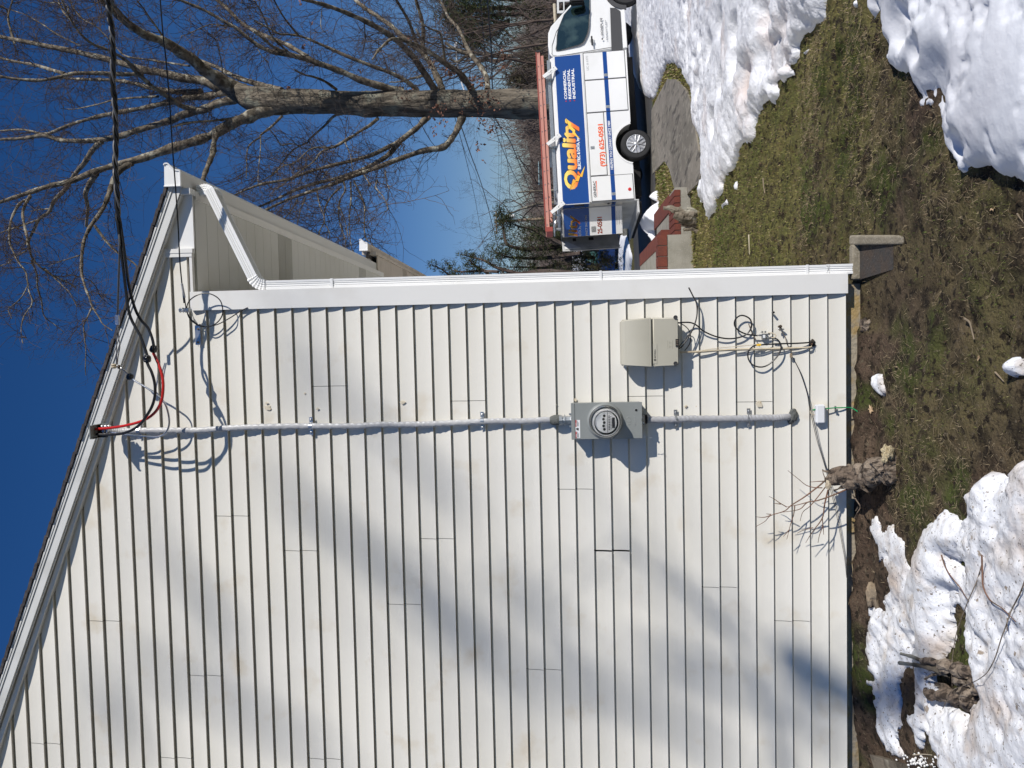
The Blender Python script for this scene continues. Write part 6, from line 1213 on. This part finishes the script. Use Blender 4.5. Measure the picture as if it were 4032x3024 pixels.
    F = np.array(TF, np.int32); V = np.array(TV)-np.array(root.location); o = link('twigs', mesh_np('twigs', V, F), M['twig'], root)
    o['kind'] = 'stuff'
    # clusters of dead leaves still hanging low on the tree
    lv, lf = [], []
    spots = [(TC, 1600, 960, 90, 60), (TC, 1690, 600, 50, 25), (TC, 1560, 540, 40, 26), (TC, 1340, 345, 20, 8), (TC, 1950, 700, 80, 70), (TC, 2060, 1130, 60, 60), (TC, 1960, 1060, 60, 30), (TC, 1580, 1140, 50, 22), (TC, 1960, 1280, 50, 22), (TC, 430, 410, 20, 12), (TC, 410, 20, 25, 12), (TC, 500, 200, 16, 8), (TC, 2050, 880, 120, 60), (TC, 1330, 780, 120, 20), (TC, 2170, 480, 40, 30), (TC, 2180, 580, 50, 36), (TC, 1700, 640, 70, 36), (TC, 1900, 900, 120, 50), (TC, 300, 760, 30, 10), (TC, 920, 620, 20, 6), (TC, 1640, 1060, 60, 20), (TC, 1500, 160, 60, 10), (TC, 1600, 250, 80, 14), (TC, 2000, 1400, 30, 5)]
    for f, x, y, sp, n in spots:
        for _ in range(int(n*.7)):
            p = at(*f(x+rng.normal(0, sp*.5), y+rng.normal(0, sp*.5)), TY+rng.uniform(-1.5, -.4)); s = rng.uniform(.03, .065); a = rng.normal(0, 1, 3); a /= np.linalg.norm(a); c = np.cross(a, rng.normal(0, 1, 3)); c /= np.linalg.norm(c); k = len(lv)
            lv += [p-a*s, p+c*s*.5, p+a*s, p-c*s*.6, p+np.cross(a, c)*s*.35]; lf += [(k, k+1, k+4), (k+1, k+2, k+4), (k+2, k+3, k+4), (k+3, k, k+4)]
    o = link('dead_leaves', mesh_np('dead_leaves', np.array(lv)-np.array(root.location), np.array(lf)), M['deadleaf'], root); o['kind'] = 'stuff'
DONE = [([(x, 405) for x in range(900, 2480, 15)], [TY]*200)]
build_oak()
# ------------------------------------------------------------------ generic bare trees, evergreens
def grow_tree(seed, h, spread=.5, r0=None, levels=4, kink=.2, up=.12, nb=(3, 5), lean=(0, 0), start=.25, sides=5, minr=.004):
    rng = np.random.default_rng(seed); TV, TF, CV, CF_ = [], [], [], []
    r0 = r0 or h*.018
    def tube(pts, rs, V, F, n):
        k = len(pts)
        for i in range(k):
            t = pts[min(i+1, k-1)]-pts[max(i-1, 0)]; t = t/(np.linalg.norm(t)+1e-9); a = np.cross(t, (.3, 1, .12)); a /= np.linalg.norm(a)+1e-9; c = np.cross(a, t)
            for j in range(n): q = 6.2832*j/n; V.append(pts[i]+rs[i]*(math.cos(q)*a+math.sin(q)*c))
        b0 = len(V)-k*n
        for i in range(k-1):
            for j in range(n): F.append((b0+i*n+j, b0+i*n+(j+1) % n, b0+(i+1)*n+(j+1) % n, b0+(i+1)*n+j))
    def br(p, d, ln, r, lvl):
        k = 7 if lvl < 2 else 4; pts = [p]; q = d.copy(); rs = [r]
        for i in range(k):
            q = q+rng.normal(0, kink, 3)*(.5 if lvl == 0 else 1)+np.array([0, 0, up*(.5 if lvl == 0 else 1)]); q /= np.linalg.norm(q); pts.append(pts[-1]+q*ln/k); rs.append(max(r*(1-.72*(i+1)/k), minr*.6))
        if lvl < 1: tube(pts, rs, TV, TF, sides+2)
        else: tube(pts, rs, CV, CF_, 3 if lvl > 1 else 4)
        if lvl < levels:
            n = int(rng.integers(nb[0], nb[1]+1))*(3 if lvl == 0 else 1)
            for _ in range(n):
                u_ = rng.uniform(start if lvl == 0 else .2, 1); i = min(int(u_*k), k-1); s = rng.normal(0, 1, 3); s -= s@q*q; s /= np.linalg.norm(s)+1e-9; dd_ = pts[i+1]-pts[i]; dd_ /= np.linalg.norm(dd_)
                dn = dd_*(1-spread)+s*spread; dn /= np.linalg.norm(dn); br(pts[i+1], dn, ln*rng.uniform(.38, .62), max(rs[i+1]*.6, minr), lvl+1)
    d0 = np.array([lean[0], lean[1], 1.0]); d0 /= np.linalg.norm(d0); br(np.zeros(3), d0, h*.72, r0, 0)
    return (np.array(TV), np.array(TF)), (np.array(CV), np.array(CF_))
def place_tree(name, label, px, Y, seed, h, group, m1='branch', m2='twig', **kw):
    p = at(*px, Y); z = float(G(p[0], Y)) if Y < 100 else p[2]
    root = empty(name, (p[0], Y, z), label, 'tree', group); (a, b_), (c, d_) = grow_tree(seed, h, **kw)
    link('trunk', mesh_np('trunk', a, b_), M[m1], root, smooth=True); link('crown', mesh_np('crown', c, d_), M[m2], root); return root
GF = 'bare trees beyond the road'
place_tree('bare_tree', 'bare tree with curving limbs left of the utility pole wires', (2350, 790), 34, 5, 7.2, GF, spread=.6, levels=4, nb=(3, 4), up=.10, kink=.26)
place_tree('bare_tree', 'dark bare shrub-like tree behind the rear of the ladder', (2350, 700), 42, 8, 7.6, GF, spread=.6, levels=4, nb=(3, 4), kink=.28)
place_tree('bare_tree', 'small bare tree above the middle of the ladder', (2350, 640), 55, 12, 7.0, GF, spread=.55, levels=4, nb=(3, 4))
place_tree('bare_tree', 'bare tree hard against the trunk of the oak', (2350, 500), 60, 31, 6.5, GF, spread=.5, levels=4, nb=(3, 4))
place_tree('bare_tree', 'bare tree just above the juniper tips', (2350, 900), 48, 17, 7.5, GF, spread=.6, levels=4, nb=(3, 4))
place_tree('bare_tree', 'fan-shaped bare tree rising behind the truck cab', (2350, 130), 27, 23, 9.0, GF, spread=.42, levels=4, nb=(4, 5), start=.05, r0=.075, up=.03, m1='twig')
place_tree('bare_tree', 'many-stemmed bare tree at the right end behind the cab', (2350, 60), 30, 29, 10.5, GF, spread=.40, levels=4, nb=(4, 5), start=.05, r0=.08, m1='twig')
place_tree('bare_tree', 'bare tree between the cab and the oak', (2350, 260), 33, 37, 9.5, GF, spread=.45, levels=4, nb=(4, 5), start=.08, r0=.08, m1='twig')
place_tree('bare_tree', 'tall thin bare tree far behind the cab', (2350, 190), 48, 41, 14, GF, spread=.4, levels=4, nb=(3, 4))
# far woods on the hill and along the road: too many to count
def woods(name, label, x0, x1, y0, y1, n, h, seed, zf):
    rng = np.random.default_rng(seed); V = []; F = []
    lib = [grow_tree(seed*10+k, 1.0, spread=.45, levels=2, nb=(4, 6), minr=.0028, r0=.014, sides=1) for k in range(5)]
    Vs, Fs, off = [], [], 0
    for i in range(n):
        (a, b_), (c, d_) = lib[i % 5]; x, y = rng.uniform(x0, x1), rng.uniform(y0, y1); s = h*rng.uniform(.7, 1.25); q = rng.uniform(0, 6.28); Rm = np.array([[math.cos(q), -math.sin(q), 0], [math.sin(q), math.cos(q), 0], [0, 0, 1]])
        for (v, f) in ((a, b_), (c, d_)):
            Vs.append((v*s)@Rm.T+np.array([x, y, zf(x, y)])); Fs.append(f+off); off += len(v)
    o = link(name, mesh_np(name, np.vstack(Vs), np.vstack(Fs)), M['wood'], None); return tag(o, label, 'woods', kind='stuff')
M['wood'] = mat('winter_twig_mass', (.17, .13, .11), .95, noise=[(.15, (.23, .185, .155), .45, .6)])
woods('far_woods', 'grey-brown bare woods along the foot of the hill', -30, 120, 75, 118, 420, 6.2, 3, lambda x, y: -1.9)
woods('far_woods', 'bare woods covering the hillside', -20, 190, 122, 190, 520, 7, 4, lambda x, y: -3+min(max((y-120)/150, 0), 1)**.8*8.5)
woods('roadside_brush', 'tangled brown brush behind the truck cab', 12, 34, 34, 48, 110, 5.2, 6, lambda x, y: float(G(x, y)))
def foliage(cent, rad, n, seed, s=(.05, .12), cols=((.05, .075, .02), (.09, .095, .03), (.025, .035, .014)), spiky=True):
    rng = np.random.default_rng(seed); V, F, K = [], [], []
    for c, r in zip(cent, rad):
        m_ = max(4, int(n*r)); 
        for _ in range(m_):
            p = np.array(c)+rng.normal(0, 1, 3)*np.array(r)*.5; d = rng.normal(0, 1, 3)+np.array([0, 0, .5]); d /= np.linalg.norm(d); a = np.cross(d, rng.normal(0, 1, 3)); a /= np.linalg.norm(a); L0 = rng.uniform(*s); wd_ = L0*.085; b0 = len(V)
            V += [p-d*L0*.2-a*wd_, p-d*L0*.2+a*wd_, p+d*L0]; F.append((b0, b0+1, b0+2)); q = np.cross(a, d); V += [p-q*wd_, p+q*wd_, p+d*L0*.8+a*L0*.45]; F.append((b0+3, b0+4, b0+5)); k = cols[int(rng.integers(len(cols)))]; v_ = rng.uniform(.7, 1.25); K += [(k[0]*v_, k[1]*v_, k[2]*v_, 1)]*6
    return np.array(V), np.array(F), np.array(K)
def evergreen(name, label, base, tips, f, Y, seed, group, n=95, r=.20, trunkr=.07, s=(.06, .15), cols=((.050, .072, .022), (.085, .090, .032), (.028, .038, .016))):
    rng = np.random.default_rng(seed); bp = at(*base, Y); gz0 = float(G(bp[0], Y)); root = empty(name, (bp[0], Y, gz0), label, 'tree', group)
    b = MB(); cent, rad = [], []
    for P, rr in tips:
        Q = curve3([at(*f(x, y), Y+rng.uniform(-.5, .5)) for x, y in P], 6); b.tube(Q, np.linspace(trunkr*rr, .008, len(Q)), 6)
        for i in range(len(Q)):
            u_ = i/len(Q)
            if u_ < .12: continue
            for _ in range(2):
                o_ = rng.normal(0, 1, 3)*r*(1.15-u_*.75)*np.array([1, 1.2, 1]); cent.append(Q[i]+o_); rad.append(r*rng.uniform(.6, 1.1)*(1.1-.5*u_))
                if np.linalg.norm(o_) > .15: b.tube([Q[i], Q[i]+o_], [.012, .004], 4)
    b.build('trunk', M['twig'], root); V, F, K = foliage(cent, rad, n, seed, s, cols); me = mesh_np('crown', V-np.array(root.location), F); ca = me.color_attributes.new('Col', 'FLOAT_COLOR', 'POINT'); ca.data.foreach_set('color', K.astype(np.float32).ravel()); link('crown', me, M['needle'], root); return root
z6r = Z(1600, 600, 2.765)
evergreen('juniper_tree', 'tall wispy juniper just right of the white downspout', (2480, 1075), [([(1900, 1330), (1500, 1300), (1200, 1330), (900, 1350), (650, 1370), (480, 1340), (380, 1270), (240, 1210)], 1.2), ([(1300, 1340), (1000, 1260), (850, 1180), (700, 1140), (590, 1110)], .8), ([(1000, 1300), (800, 1290), (620, 1300), (500, 1280), (450, 1210)], .6), ([(900, 1330), (780, 1250), (700, 1190), (720, 1120)], .6)], z6r, 17.5, 3, 'junipers behind the truck', n=95, r=.15, s=(.05, .12))
evergreen('juniper_tree', 'full green juniper behind the open rear doors', (2480, 960), [([(2100, 1050), (1700, 1030), (1400, 1050), (1250, 1050), (1100, 1000), (1060, 850), (1040, 700), (1010, 570)], 1.4), ([(1900, 1100), (1500, 1150), (1200, 1150), (1050, 1120), (930, 1060)], 1), ([(1700, 1000), (1500, 900), (1350, 830), (1200, 800), (1080, 720)], 1), ([(1800, 1150), (1550, 1250), (1300, 1250), (1100, 1250)], 1), ([(2000, 1000), (1700, 950), (1560, 900), (1450, 850)], 1)], z6r, 20.0, 5, 'junipers behind the truck', n=170, r=.26, s=(.05, .12))
evergreen('juniper_tree', 'low dark juniper bush between the far snow and the truck', (2480, 1000), [([(2050, 1150), (1900, 1130), (1800, 1080), (1700, 1040)], 1), ([(2100, 1250), (1950, 1240), (1850, 1200), (1750, 1230)], 1), ([(2200, 1300), (2050, 1290), (1900, 1320)], 1), ([(2060, 1060), (1980, 1050), (1930, 1080)], 1), ([(2200, 1180), (2150, 1150), (2120, 1100)], .8)], z6r, 23.0, 7, 'junipers behind the truck', n=170, r=.30, s=(.05, .13), cols=((.060, .070, .026), (.10, .085, .04), (.035, .038, .018)))
zc5 = Z(1600, 0, 3.687)
evergreen('pine_tree', 'dark green pine crown in the top corner of the picture', (2480, 30), [([(3400, 150), (2400, 120), (1800, 110), (1300, 120), (1000, 150), (800, 100), (560, 30)], 2.2), ([(1700, 200), (1300, 220), (1000, 250), (750, 230), (620, 170)], 1.2), ([(1500, 300), (1250, 380), (1050, 430), (900, 480)], 1.1), ([(1600, 0), (1200, -30), (900, -60), (700, 0)], 1.2), ([(1300, 500), (1150, 520), (1050, 600), (980, 680)], .9), ([(1100, 300), (850, 330), (700, 300), (600, 220)], .9)], zc5, 38.0, 13, 'pines beyond the road', n=70, r=.62, s=(.12, .32), trunkr=.10)
evergreen('pine_tree', 'small dark pine behind the front end of the ladder', (2480, 250), [([(3000, 1000), (2300, 950), (1900, 930), (1700, 1000), (1550, 1150)], 1.5), ([(2100, 900), (1850, 800), (1700, 850)], 1), ([(1900, 1100), (1700, 1150), (1580, 1200)], 1)], zc5, 36.0, 17, 'pines beyond the road', n=60, r=.55, s=(.12, .3), cols=((.06, .062, .028), (.09, .075, .04), (.035, .034, .02)))
evergreen('pine_tree', 'tiny dark pine below the wires left of the oak trunk', (2300, 480), [([(2500, 480), (2330, 480), (2250, 490), (2180, 490)], 1), ([(2350, 520), (2260, 540), (2200, 540)], 1)], Z(0, 0, 1), 50.0, 19, 'pines beyond the road', n=60, r=.5, s=(.12, .3), cols=((.06, .068, .028), (.09, .08, .04), (.035, .036, .02)))
# ------------------------------------------------------------------ utility pole, wires, street lamp
pp = at(1947, 873, 80); pb = at(2240, 857, 80); up_r = empty('utility_pole', (pb[0], 80, -1.6), 'leaning wooden utility pole with a cross arm and a transformer', 'utility pole')
MB().tube([(pb[0]+.1, 80, -1.6), tuple(pb), tuple(pp)], [.20, .19, .14], 10).build('pole', M['polewood'], up_r, smooth=True)
xa, xb = at(1953, 832, 79.8), at(1956, 920, 79.8); b = MB(); b.tube([tuple(xa), tuple(xb)], .07, 6)
for t in (0, .2, .35, .65, .9): q = xa+(xb-xa)*t; b.lathe([(.05, 0), (.05, .25), (.02, .3)], 6, tuple(q), 'z')
b.build('cross_arm', M['polewood'], up_r)
q = at(2007, 866, 79.6); MB().lathe([(.24, -.5), (.26, -.4), (.26, .4), (.18, .5), (.04, .55)], 14, (q[0]+.35, q[1], q[2]), 'z').build('transformer', M['trim'], up_r, smooth=True)
q = at(1968, 858, 79.8); MB().box(q[0]-.9, q[0]+.1, 79.7, 79.8, q[2]-.04, q[2]+.04).build('lower_arm', M['polewood'], up_r)
def owire(pts, r, label, m='black', Ys=None):
    P = [at(x, y, Y) for x, y, Y in pts]; Q = curve3(P, 8); b = MB(); b.tube(Q, r, 5); tag(b.build('utility_wire', M[m], None), label, 'utility wire', 'utility wires over the road')
owire([(1760, 380, 26), (1790, 460, 30), (1828, 600, 36), (1868, 770, 48), (1889, 890, 60), (1915, 1034, 75)], .017, 'highest utility wire left of the oak trunk')
owire([(1770, 400, 26), (1815, 497, 30), (1850, 600, 36), (1907, 763, 48), (1962, 976, 62), (1990, 1060, 75)], .028, 'thick utility wire slanting down to the junipers')
owire([(1780, 420, 26), (1832, 600, 36), (1870, 680, 48), (1905, 780, 60), (1953, 870, 80)], .012, 'thin utility wire between the two slanting ones')
owire([(1912, -100, 24), (1920, 0, 25), (1928, 108, 26), (1936, 217, 27), (1939, 347, 29), (1950, 465, 33), (2000, 542, 37), (2027, 600, 41), (2072, 715, 48), (2120, 830, 58)], .028, 'thick black utility wire crossing behind the oak trunk')
owire([(1885, -100, 26), (1893, 0, 27), (1901, 108, 28), (1917, 285, 30), (1945, 470, 34), (1968, 560, 40), (2030, 700, 48), (2100, 830, 58)], .020, 'second black utility wire beside the thick one')
owire([(1900, 120, 40), (1860, 210, 45), (1850, 150, 50)], .012, 'short wire near the street lamp') if 0 else None
owire([(1960, 470, 50), (1992, 600, 60), (2003, 690, 66), (2008, 800, 70), (2008, 925, 76)], .022, 'utility wire running level above the bare trees')
for k, (a_, b__) in enumerate((((1960, 480), (1956, 840)), ((1975, 490), (1957, 905)))): owire([(*a_, 55), ((a_[0]+b__[0])/2+6, (a_[1]+b__[1])/2, 66), (*b__, 79.8)], .012, ('upper', 'lower')[k]+' hair-thin wire running to the cross arm of the pole')
sl2 = empty('street_lamp', tuple(at(2400, 400, 36)), 'white street lamp head on a thin arm among the branches', 'street lamp')
hp = at(1796, 180, 36); b = MB(); b.rock((0, 0, 0), (.17, .13, .10), 2, 3, .05); o = b.build('lamp_head', M['wplas'], sl2, smooth=True, local=True)
for v in o.data.vertices: v.co = Vector(v.co)+Vector(hp)-sl2.location
b = MB(); b.tube(curve3([at(1798, 192, 36), at(1798, 235, 36), at(1808, 290, 36), at(1826, 352, 36), at(1850, 400, 36)], 5), .035, 8); b.build('arm', M['wplas'], sl2, smooth=True)
q = at(1850, 400, 36); b = MB(); b.tube([(q[0], 36, q[2]), (q[0], 36, -1.3)], .12, 8); b.build('pole', M['polewood'], sl2)
# ------------------------------------------------------------------ distant car, panel, white railing
cp = at(2262, 960, 29); cz_ = float(G(cp[0], 29)); car = empty('parked_car', (cp[0], 29, cz_), 'blue car half hidden behind the open rear doors', 'car', rot=Euler((0, 0, R(75)), 'XYZ'))
b = MB(); pc_ = [(-2.2, .35), (-2.2, .9), (-1.9, 1.0), (-1.3, 1.02), (-.75, 1.42), (.6, 1.45), (1.25, 1.0), (2.1, .85), (2.25, .6), (2.2, .35)]; b.prism(pc_, -.85, .85); b.build('body', M['carblue'], car, local=True)
for s_ in (-.856, .852): MB().prism([(-1.15, 1.03), (-.7, 1.37), (.5, 1.39), (1.05, 1.03)], s_, s_+.004).build('side_window', M['vglass'], car, local=True)
MB().prism([(-.7, -1.345), (.7, -1.345)], 0, 1) if 0 else None
M['teal'] = mat('teal_reflecting_glass', (.10, .28, .24), .15, noise=[(4, (.25, .42, .38), .5, .6)])
MB().add([(-1.32, -.7, 1.05), (-1.32, .7, 1.05), (-.80, .62, 1.41), (-.80, -.62, 1.41), (-1.29, -.7, 1.03), (-1.29, .7, 1.03), (-.77, .62, 1.39), (-.77, -.62, 1.39)], [(0, 1, 2, 3), (7, 6, 5, 4), (0, 4, 5, 1), (1, 5, 6, 2), (2, 6, 7, 3), (3, 7, 4, 0)]).build('rear_window', M['teal'], car, local=True)
for x_ in (-1.35, 1.4):
    for y_ in (-.88, .68): MB().lathe([(.20, y_), (.30, y_+.01), (.32, y_+.05), (.32, y_+.15), (.30, y_+.19), (.20, y_+.2)], 20, (x_, 0, .32)).build('wheel', M['tyre'], car, local=True)
q = at(2134, 682, 40); w_ = 85/FPX*44.4; h_ = 26/FPX*44.4; pn = empty('sign_panel', (q[0], 40, float(G(q[0], 40))), 'dark grey rectangular panel with a pale blue edge above the ladder', 'panel')
MB().box(q[0]-w_/2, q[0]+w_/2, 39.98, 40.02, q[2]-h_/2, q[2]+h_/2-.03).build('panel', M['cladding'], pn); M['pale'] = mat('pale_blue_edge', (.35, .48, .52), .5)
MB().box(q[0]-w_/2-.03, q[0]+w_/2+.03, 39.97, 40.03, q[2]+h_/2-.03, q[2]+h_/2+.02).build('edge_strip', M['pale'], pn); MB().box(q[0]-w_*.3, q[0]-w_*.26, 39.98, 40.02, float(G(q[0], 40)), q[2]-h_/2).box(q[0]+w_*.26, q[0]+w_*.3, 39.98, 40.02, float(G(q[0], 40)), q[2]-h_/2).build('post', M['cladding'], pn)
fr = MB(); Yr = 24.0; z3f = z3; A0 = at(*z3(612, 165), Yr); A1 = at(*z3(612, -200), Yr); zb0 = at(*z3(690, 140), Yr)[2]
rl_ = empty('white_railing', (A0[0], Yr, float(G(A0[0], Yr))), 'white framed railing just above the truck windscreen', 'railing')
x_ = A0[0]; xe = A1[0]; fr.box(x_, xe, Yr, Yr+.05, A0[2]-.07, A0[2]).box(x_, xe, Yr, Yr+.05, zb0-.04, zb0); 
while x_ < xe: fr.box(x_, x_+.09, Yr+.001, Yr+.049, float(G(x_, Yr)), A0[2]-.001); x_ += .40
fr.build('frame', M['trimw'], rl_)
q0 = at(*z3(578, 50), 30); q1 = at(*z3(590, 290), 30); b = MB(); b.tube([(q0[0]+.0, 30, q0[2]), (q1[0], 30, q1[2])], .07, 8); b.tube([(q1[0], 30, q1[2]), (q1[0], 30.2, -1.2)], .05, 6); tag(b.build('white_pole', M['cream'], None), 'pale horizontal pole behind the truck cab', 'pole')
# ------------------------------------------------------------------ tree behind the viewer whose bare limbs shade the wall
SD = np.array(SUN); 
def onwall(f, x, y, t): return at(*f(x, y), -.02)+SD*t
zq = Z(1300, 2200, 1.0533); zr = Z(400, 1500, 1.088)
SH = [(zq, [(2700, 900), (2140, 570), (2000, 480), (1930, 430), (1880, 400)], 17, .085), (zq, [(1240, 390), (1330, 400), (1500, 440), (1700, 520), (1900, 600), (2100, 760)], 19, .055), (zq, [(950, 490), (1060, 515), (1200, 565), (1350, 640), (1500, 730), (1650, 840)], 20, .055), (zq, [(1200, -80), (1330, 40), (1450, 110), (1600, 250), (1740, 430), (1800, 640), (1880, 860), (1930, 1100)], 15, .022),  # the thinnest limb is added to cast the shadow of a far wire
      (zq, [(0, -150), (200, 50), (330, 180), (480, 300), (650, 400), (760, 480)], 23, .055), (zr, [(1100, 130), (1290, 280), (1400, 380), (1500, 460), (1560, 540)], 21, .05), (zr, [(760, 470), (900, 540), (1100, 680), (1300, 810), (1450, 930), (1600, 1080), (1760, 1190), (1900, 1300)], 22, .06), (zr, [(320, 780), (390, 880), (470, 950), (560, 1060)], 21, .05), (zr, [(150, 1200), (350, 1300), (560, 1420), (760, 1480), (1000, 1600)], 23, .055), (zr, [(-40, 1250), (60, 1400), (120, 1560)], 21, .05), (zq, [(700, 100), (800, 150), (900, 230), (1000, 300), (1080, 420)], 22, .045), (zr, [(740, -60), (900, 10), (1050, 40), (1200, 90)], 24, .035)]
ash = empty('shade_tree', (31, -24, -.1), 'tall bare tree standing behind the viewer', 'tree')
b = MB(); hub = np.array([31, -24, 10.]); b.tube([(30.8, -24.2, -.3), (31.1, -24, 4), tuple(hub)], [.38, .30, .24], 14); b.build('trunk', M['bark'], ash, smooth=True)
rg = np.random.default_rng(4); tv = MB()
for f, P, t, r in SH:
    t = t*1.55 if r > .03 and r < .08 else t*1.1; W3 = [onwall(f, x, y, t) for x, y in P]; Q = curve3(W3, 5); e0, e1 = W3[0], W3[-1]
    near = e0 if np.linalg.norm(e0-hub) < np.linalg.norm(e1-hub) else e1
    r *= .55 if f is zr else (.72 if r < .08 else 1.1); b = MB(); b.tube(Q, r*(1+.25*np.sin(np.arange(len(Q))*.9)), 8); b.build('branch', M['branch'], ash, smooth=True)
    for _ in range(8):
        i = int(rg.integers(len(Q)-1)); p = Q[i]; d = rg.normal(0, 1, 3); d /= np.linalg.norm(d); tv.tube([p, p+d*.5+rg.normal(0, .1, 3), p+d*1.1+rg.normal(0, .2, 3)], [.010, .006, .003], 4)
tv.build('twigs', M['twig'], ash)
# ------------------------------------------------------------------ grass, moss and straw
def blades(name, label, n, x0, x1, y0, y1, hmin, hmax, wd, seed, dens=None, straw=.25, lie=.5, pw=1.0):
    rng = np.random.default_rng(seed); X = rng.uniform(x0, x1, n); Y = y0+(y1-y0)*rng.random(n)**pw; keep = np.ones(n, bool)
    for P, H in SNOWP:
        d = sd(X, Y, P)
        for h in H: d = np.minimum(d, -sd(X, Y, h))
        keep &= d < .01
    keep &= sd(X, Y, PATH) < -.01; keep &= ~((X < .09) & (Y > .02)); keep &= ~((X > SPL[0]-.02) & (X < SPL[1]) & (Y > SPL[2]) & (Y < SPL[3])); keep &= ~((X < 2.2) & (Y > 6.85))
    rd2 = sd(X, Y, ROAD); keep &= rd2 < -.02
    m_ = lawnmask(X, Y) if dens is None else dens(X, Y); keep &= rng.random(n) < m_
    X, Y = X[keep], Y[keep]; n = len(X); m_ = m_[keep]; Z0 = G(X, Y)+relief(X, Y)-.003
    far_ = np.clip(np.hypot(X-CAM[0], Y-CAM[1])/3.6, .8, 5); hh = rng.uniform(hmin, hmax, n)*far_**.75; wd = wd*far_; a = rng.uniform(0, 2*np.pi, n); ln = rng.uniform(.2, 1.6, n)*lie; dx, dy = np.cos(a), np.sin(a); px, py = -dy*wd, dx*wd
    Zt = Z0+hh/np.sqrt(1+ln**2)
    p0 = np.stack([X-px, Y-py, Z0], 1); p1 = np.stack([X+px, Y+py, Z0], 1); p2 = np.stack([X+dx*hh*ln, Y+dy*hh*ln, np.maximum(Zt, Z0+.002)], 1)
    V = np.stack([p0, p1, p2], 1).reshape(-1, 3); F = np.arange(len(V)).reshape(-1, 3)
    g1 = np.array([.125, .170, .032]); g2 = np.array([.27, .245, .075]); st_ = np.array([.55, .43, .26]); br_ = np.array([.16, .095, .05]); u_ = rng.random(n)[:, None]; big = np.clip(.5+.8*fbm(X, Y, .9, 2, 61), 0, 1)[:, None]
    cc = g1*big+g2*(1-big); cc = cc*(.6+.7*rng.random(n)[:, None]); cc = np.where(u_ < straw, st_*(.45+.7*rng.random(n)[:, None]), cc); cc = np.where(u_ > .85, br_, cc)
    me = mesh_np(name, V, F); ca = me.color_attributes.new('Col', 'FLOAT_COLOR', 'POINT'); ca.data.foreach_set('color', np.repeat(np.hstack([cc, np.ones((n, 1))]), 3, axis=0).astype(np.float32).ravel())
    return tag(link(name, me, M['grass'], None), label, 'grass', kind='stuff')
def dn(X, Y): return np.clip(1.15*lawnmask(X, Y)-.15+.22*np.clip(Y-.6, 0, 1.5), 0, 1)
blades('grass', 'short mossy grass and thin lawn around the wall', 360000, -3.2, 6.0, -1.8, 7.0, .006, .020, .0012, 1, dn, .09, 1.0, 1.6)
blades('grass', 'lawn edges round the walkway and road', 60000, .4, 9, 6.5, 14, .010, .024, .0024, 3, None, .12, .7)
blades('straw', 'dry straw and dead grass strewn over the near soil', 90000, -2.6, 2.8, -1.8, 1.4,   .008, .026, .0009, 4, lambda X, Y: np.clip(.26+.9*(fbm(X, Y, .5, 3, 71)+.22*X-.30*(Y+.4)), 0.05, 1), 1.0, 2.6)
